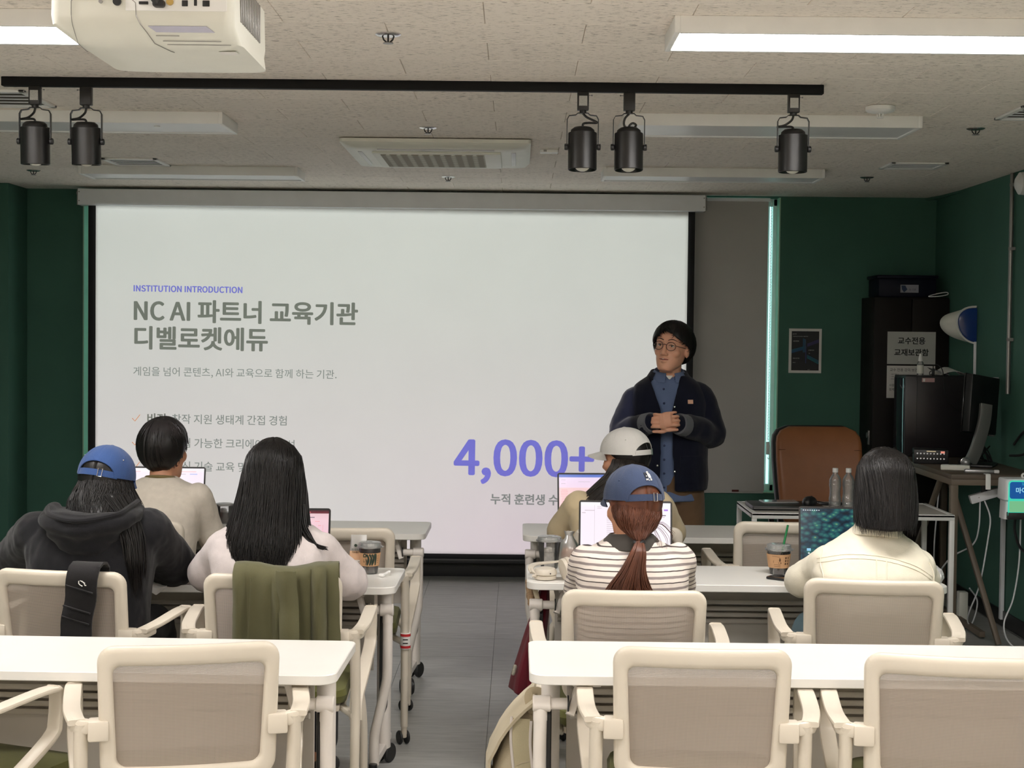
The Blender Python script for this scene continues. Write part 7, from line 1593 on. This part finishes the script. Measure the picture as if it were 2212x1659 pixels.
o = tag(empty('socket_box', (2.47, 8.06, 0.775), rad(-6)), 'grey multi socket fixed under the taupe desk at a slant', 'power strip'); G().box((0, 0, 0), (0.15, 0.05, 0.045), 0.004, TR(ry=rad(-18))).ob('strip_body', 'casing', o); G().cyl((-0.03, -0.0265, -0.008), (-0.03, -0.024, -0.008), 0.003, 8).ob('screw', 'greymet', o); G().box((0, 0.0, 0.045), (0.03, 0.03, 0.07), 0.002).ob('bracket', 'dark', o)
for k, (pts, mt, lb) in enumerate((
    ([(2.45, 8.06, 0.75), (2.452, 8.08, 0.60), (2.44, 8.15, 0.50), (2.36, 8.3, 0.40), (2.32, 8.5, 0.2), (2.34, 8.6, 0.01)], 'casing', 'white cable from the slanted socket curving back to the floor'),
    ([(2.47, 8.05, 0.75), (2.505, 8.06, 0.66), (2.50, 8.07, 0.55), (2.47, 8.10, 0.30), (2.45, 8.2, 0.14), (2.47, 8.3, 0.06), (2.52, 8.35, 0.008)], 'casing', 'white cable hanging straight from the slanted socket'),
    ([(2.60, 7.86, 0.70), (2.61, 7.9, 0.45), (2.60, 7.95, 0.25), (2.555, 7.95, 0.12), (2.55, 7.85, 0.04), (2.60, 7.7, 0.006), (2.68, 7.6, 0.005)], 'casing', 'white cable from the glowing holder box down to the floor by the wall'),
    ([(2.56, 7.82, 0.69), (2.565, 7.84, 0.62), (2.60, 7.86, 0.53), (2.66, 7.86, 0.49), (2.71, 7.9, 0.48)], 'dark', 'thick black cable drooping from the glowing holder box'),
    ([(2.28, 8.35, 0.006), (2.40, 8.33, 0.005), (2.50, 8.42, 0.005), (2.56, 8.5, 0.03), (2.58, 8.5, 0.14), (2.52, 8.45, 0.22)], 'casing', 'white cable looping over the floor behind the slanted leg'),
    ([(2.70, 8.30, 1.03), (2.72, 8.22, 1.10), (2.72, 8.12, 1.12), (2.72, 8.08, 1.06), (2.71, 8.16, 0.99), (2.68, 8.30, 0.97)], 'dark', 'black cable loop beside the monitor at the right edge'),
    ([(2.36, 8.5, 0.84), (2.35, 8.55, 0.5), (2.355, 8.6, 0.3), (2.33, 8.7, 0.02)], 'casing', 'white cable running down behind the taupe desk leg'))):
    tag(G().tube(pts, 0.0042 if mt == 'casing' else 0.007, 8, sub=7).ob('cable', mt, None), lb, 'cable')
g = G(); q = random.Random(8)
for k in range(7): g.tube([(2.60 + q.uniform(-.05, .05), 8.62 + q.uniform(-.08, .08), DT + 0.005), (2.62 + q.uniform(-.06, .06), 8.62, DT + q.uniform(.04, .14)), (2.64 + q.uniform(-.05, .05), 8.6, DT + q.uniform(.02, .10)), (2.68, 8.6, DT + 0.006)], 0.004, 6, sub=5)
o = tag(g.ob('cable_tangle', 'dark', None), 'tangle of black cables under the monitor', 'cables'); o['kind'] = 'stuff'
tk = tag(G().box((2.715, 8.5, 0.45), (0.02, 0.035, 0.82), 0.002).ob('cable_trunking', 'casing', None), 'white vertical trunking on the right wall under the taupe desk', 'trunking')
tag(G().box((2.52, 8.58, 0.10), (0.05, 0.06, 0.18), 0.006).ob('power_adapter', 'offwhite', None, (0, 0, -0.0095)), 'white plug tower standing on the floor under the taupe desk', 'adapter')
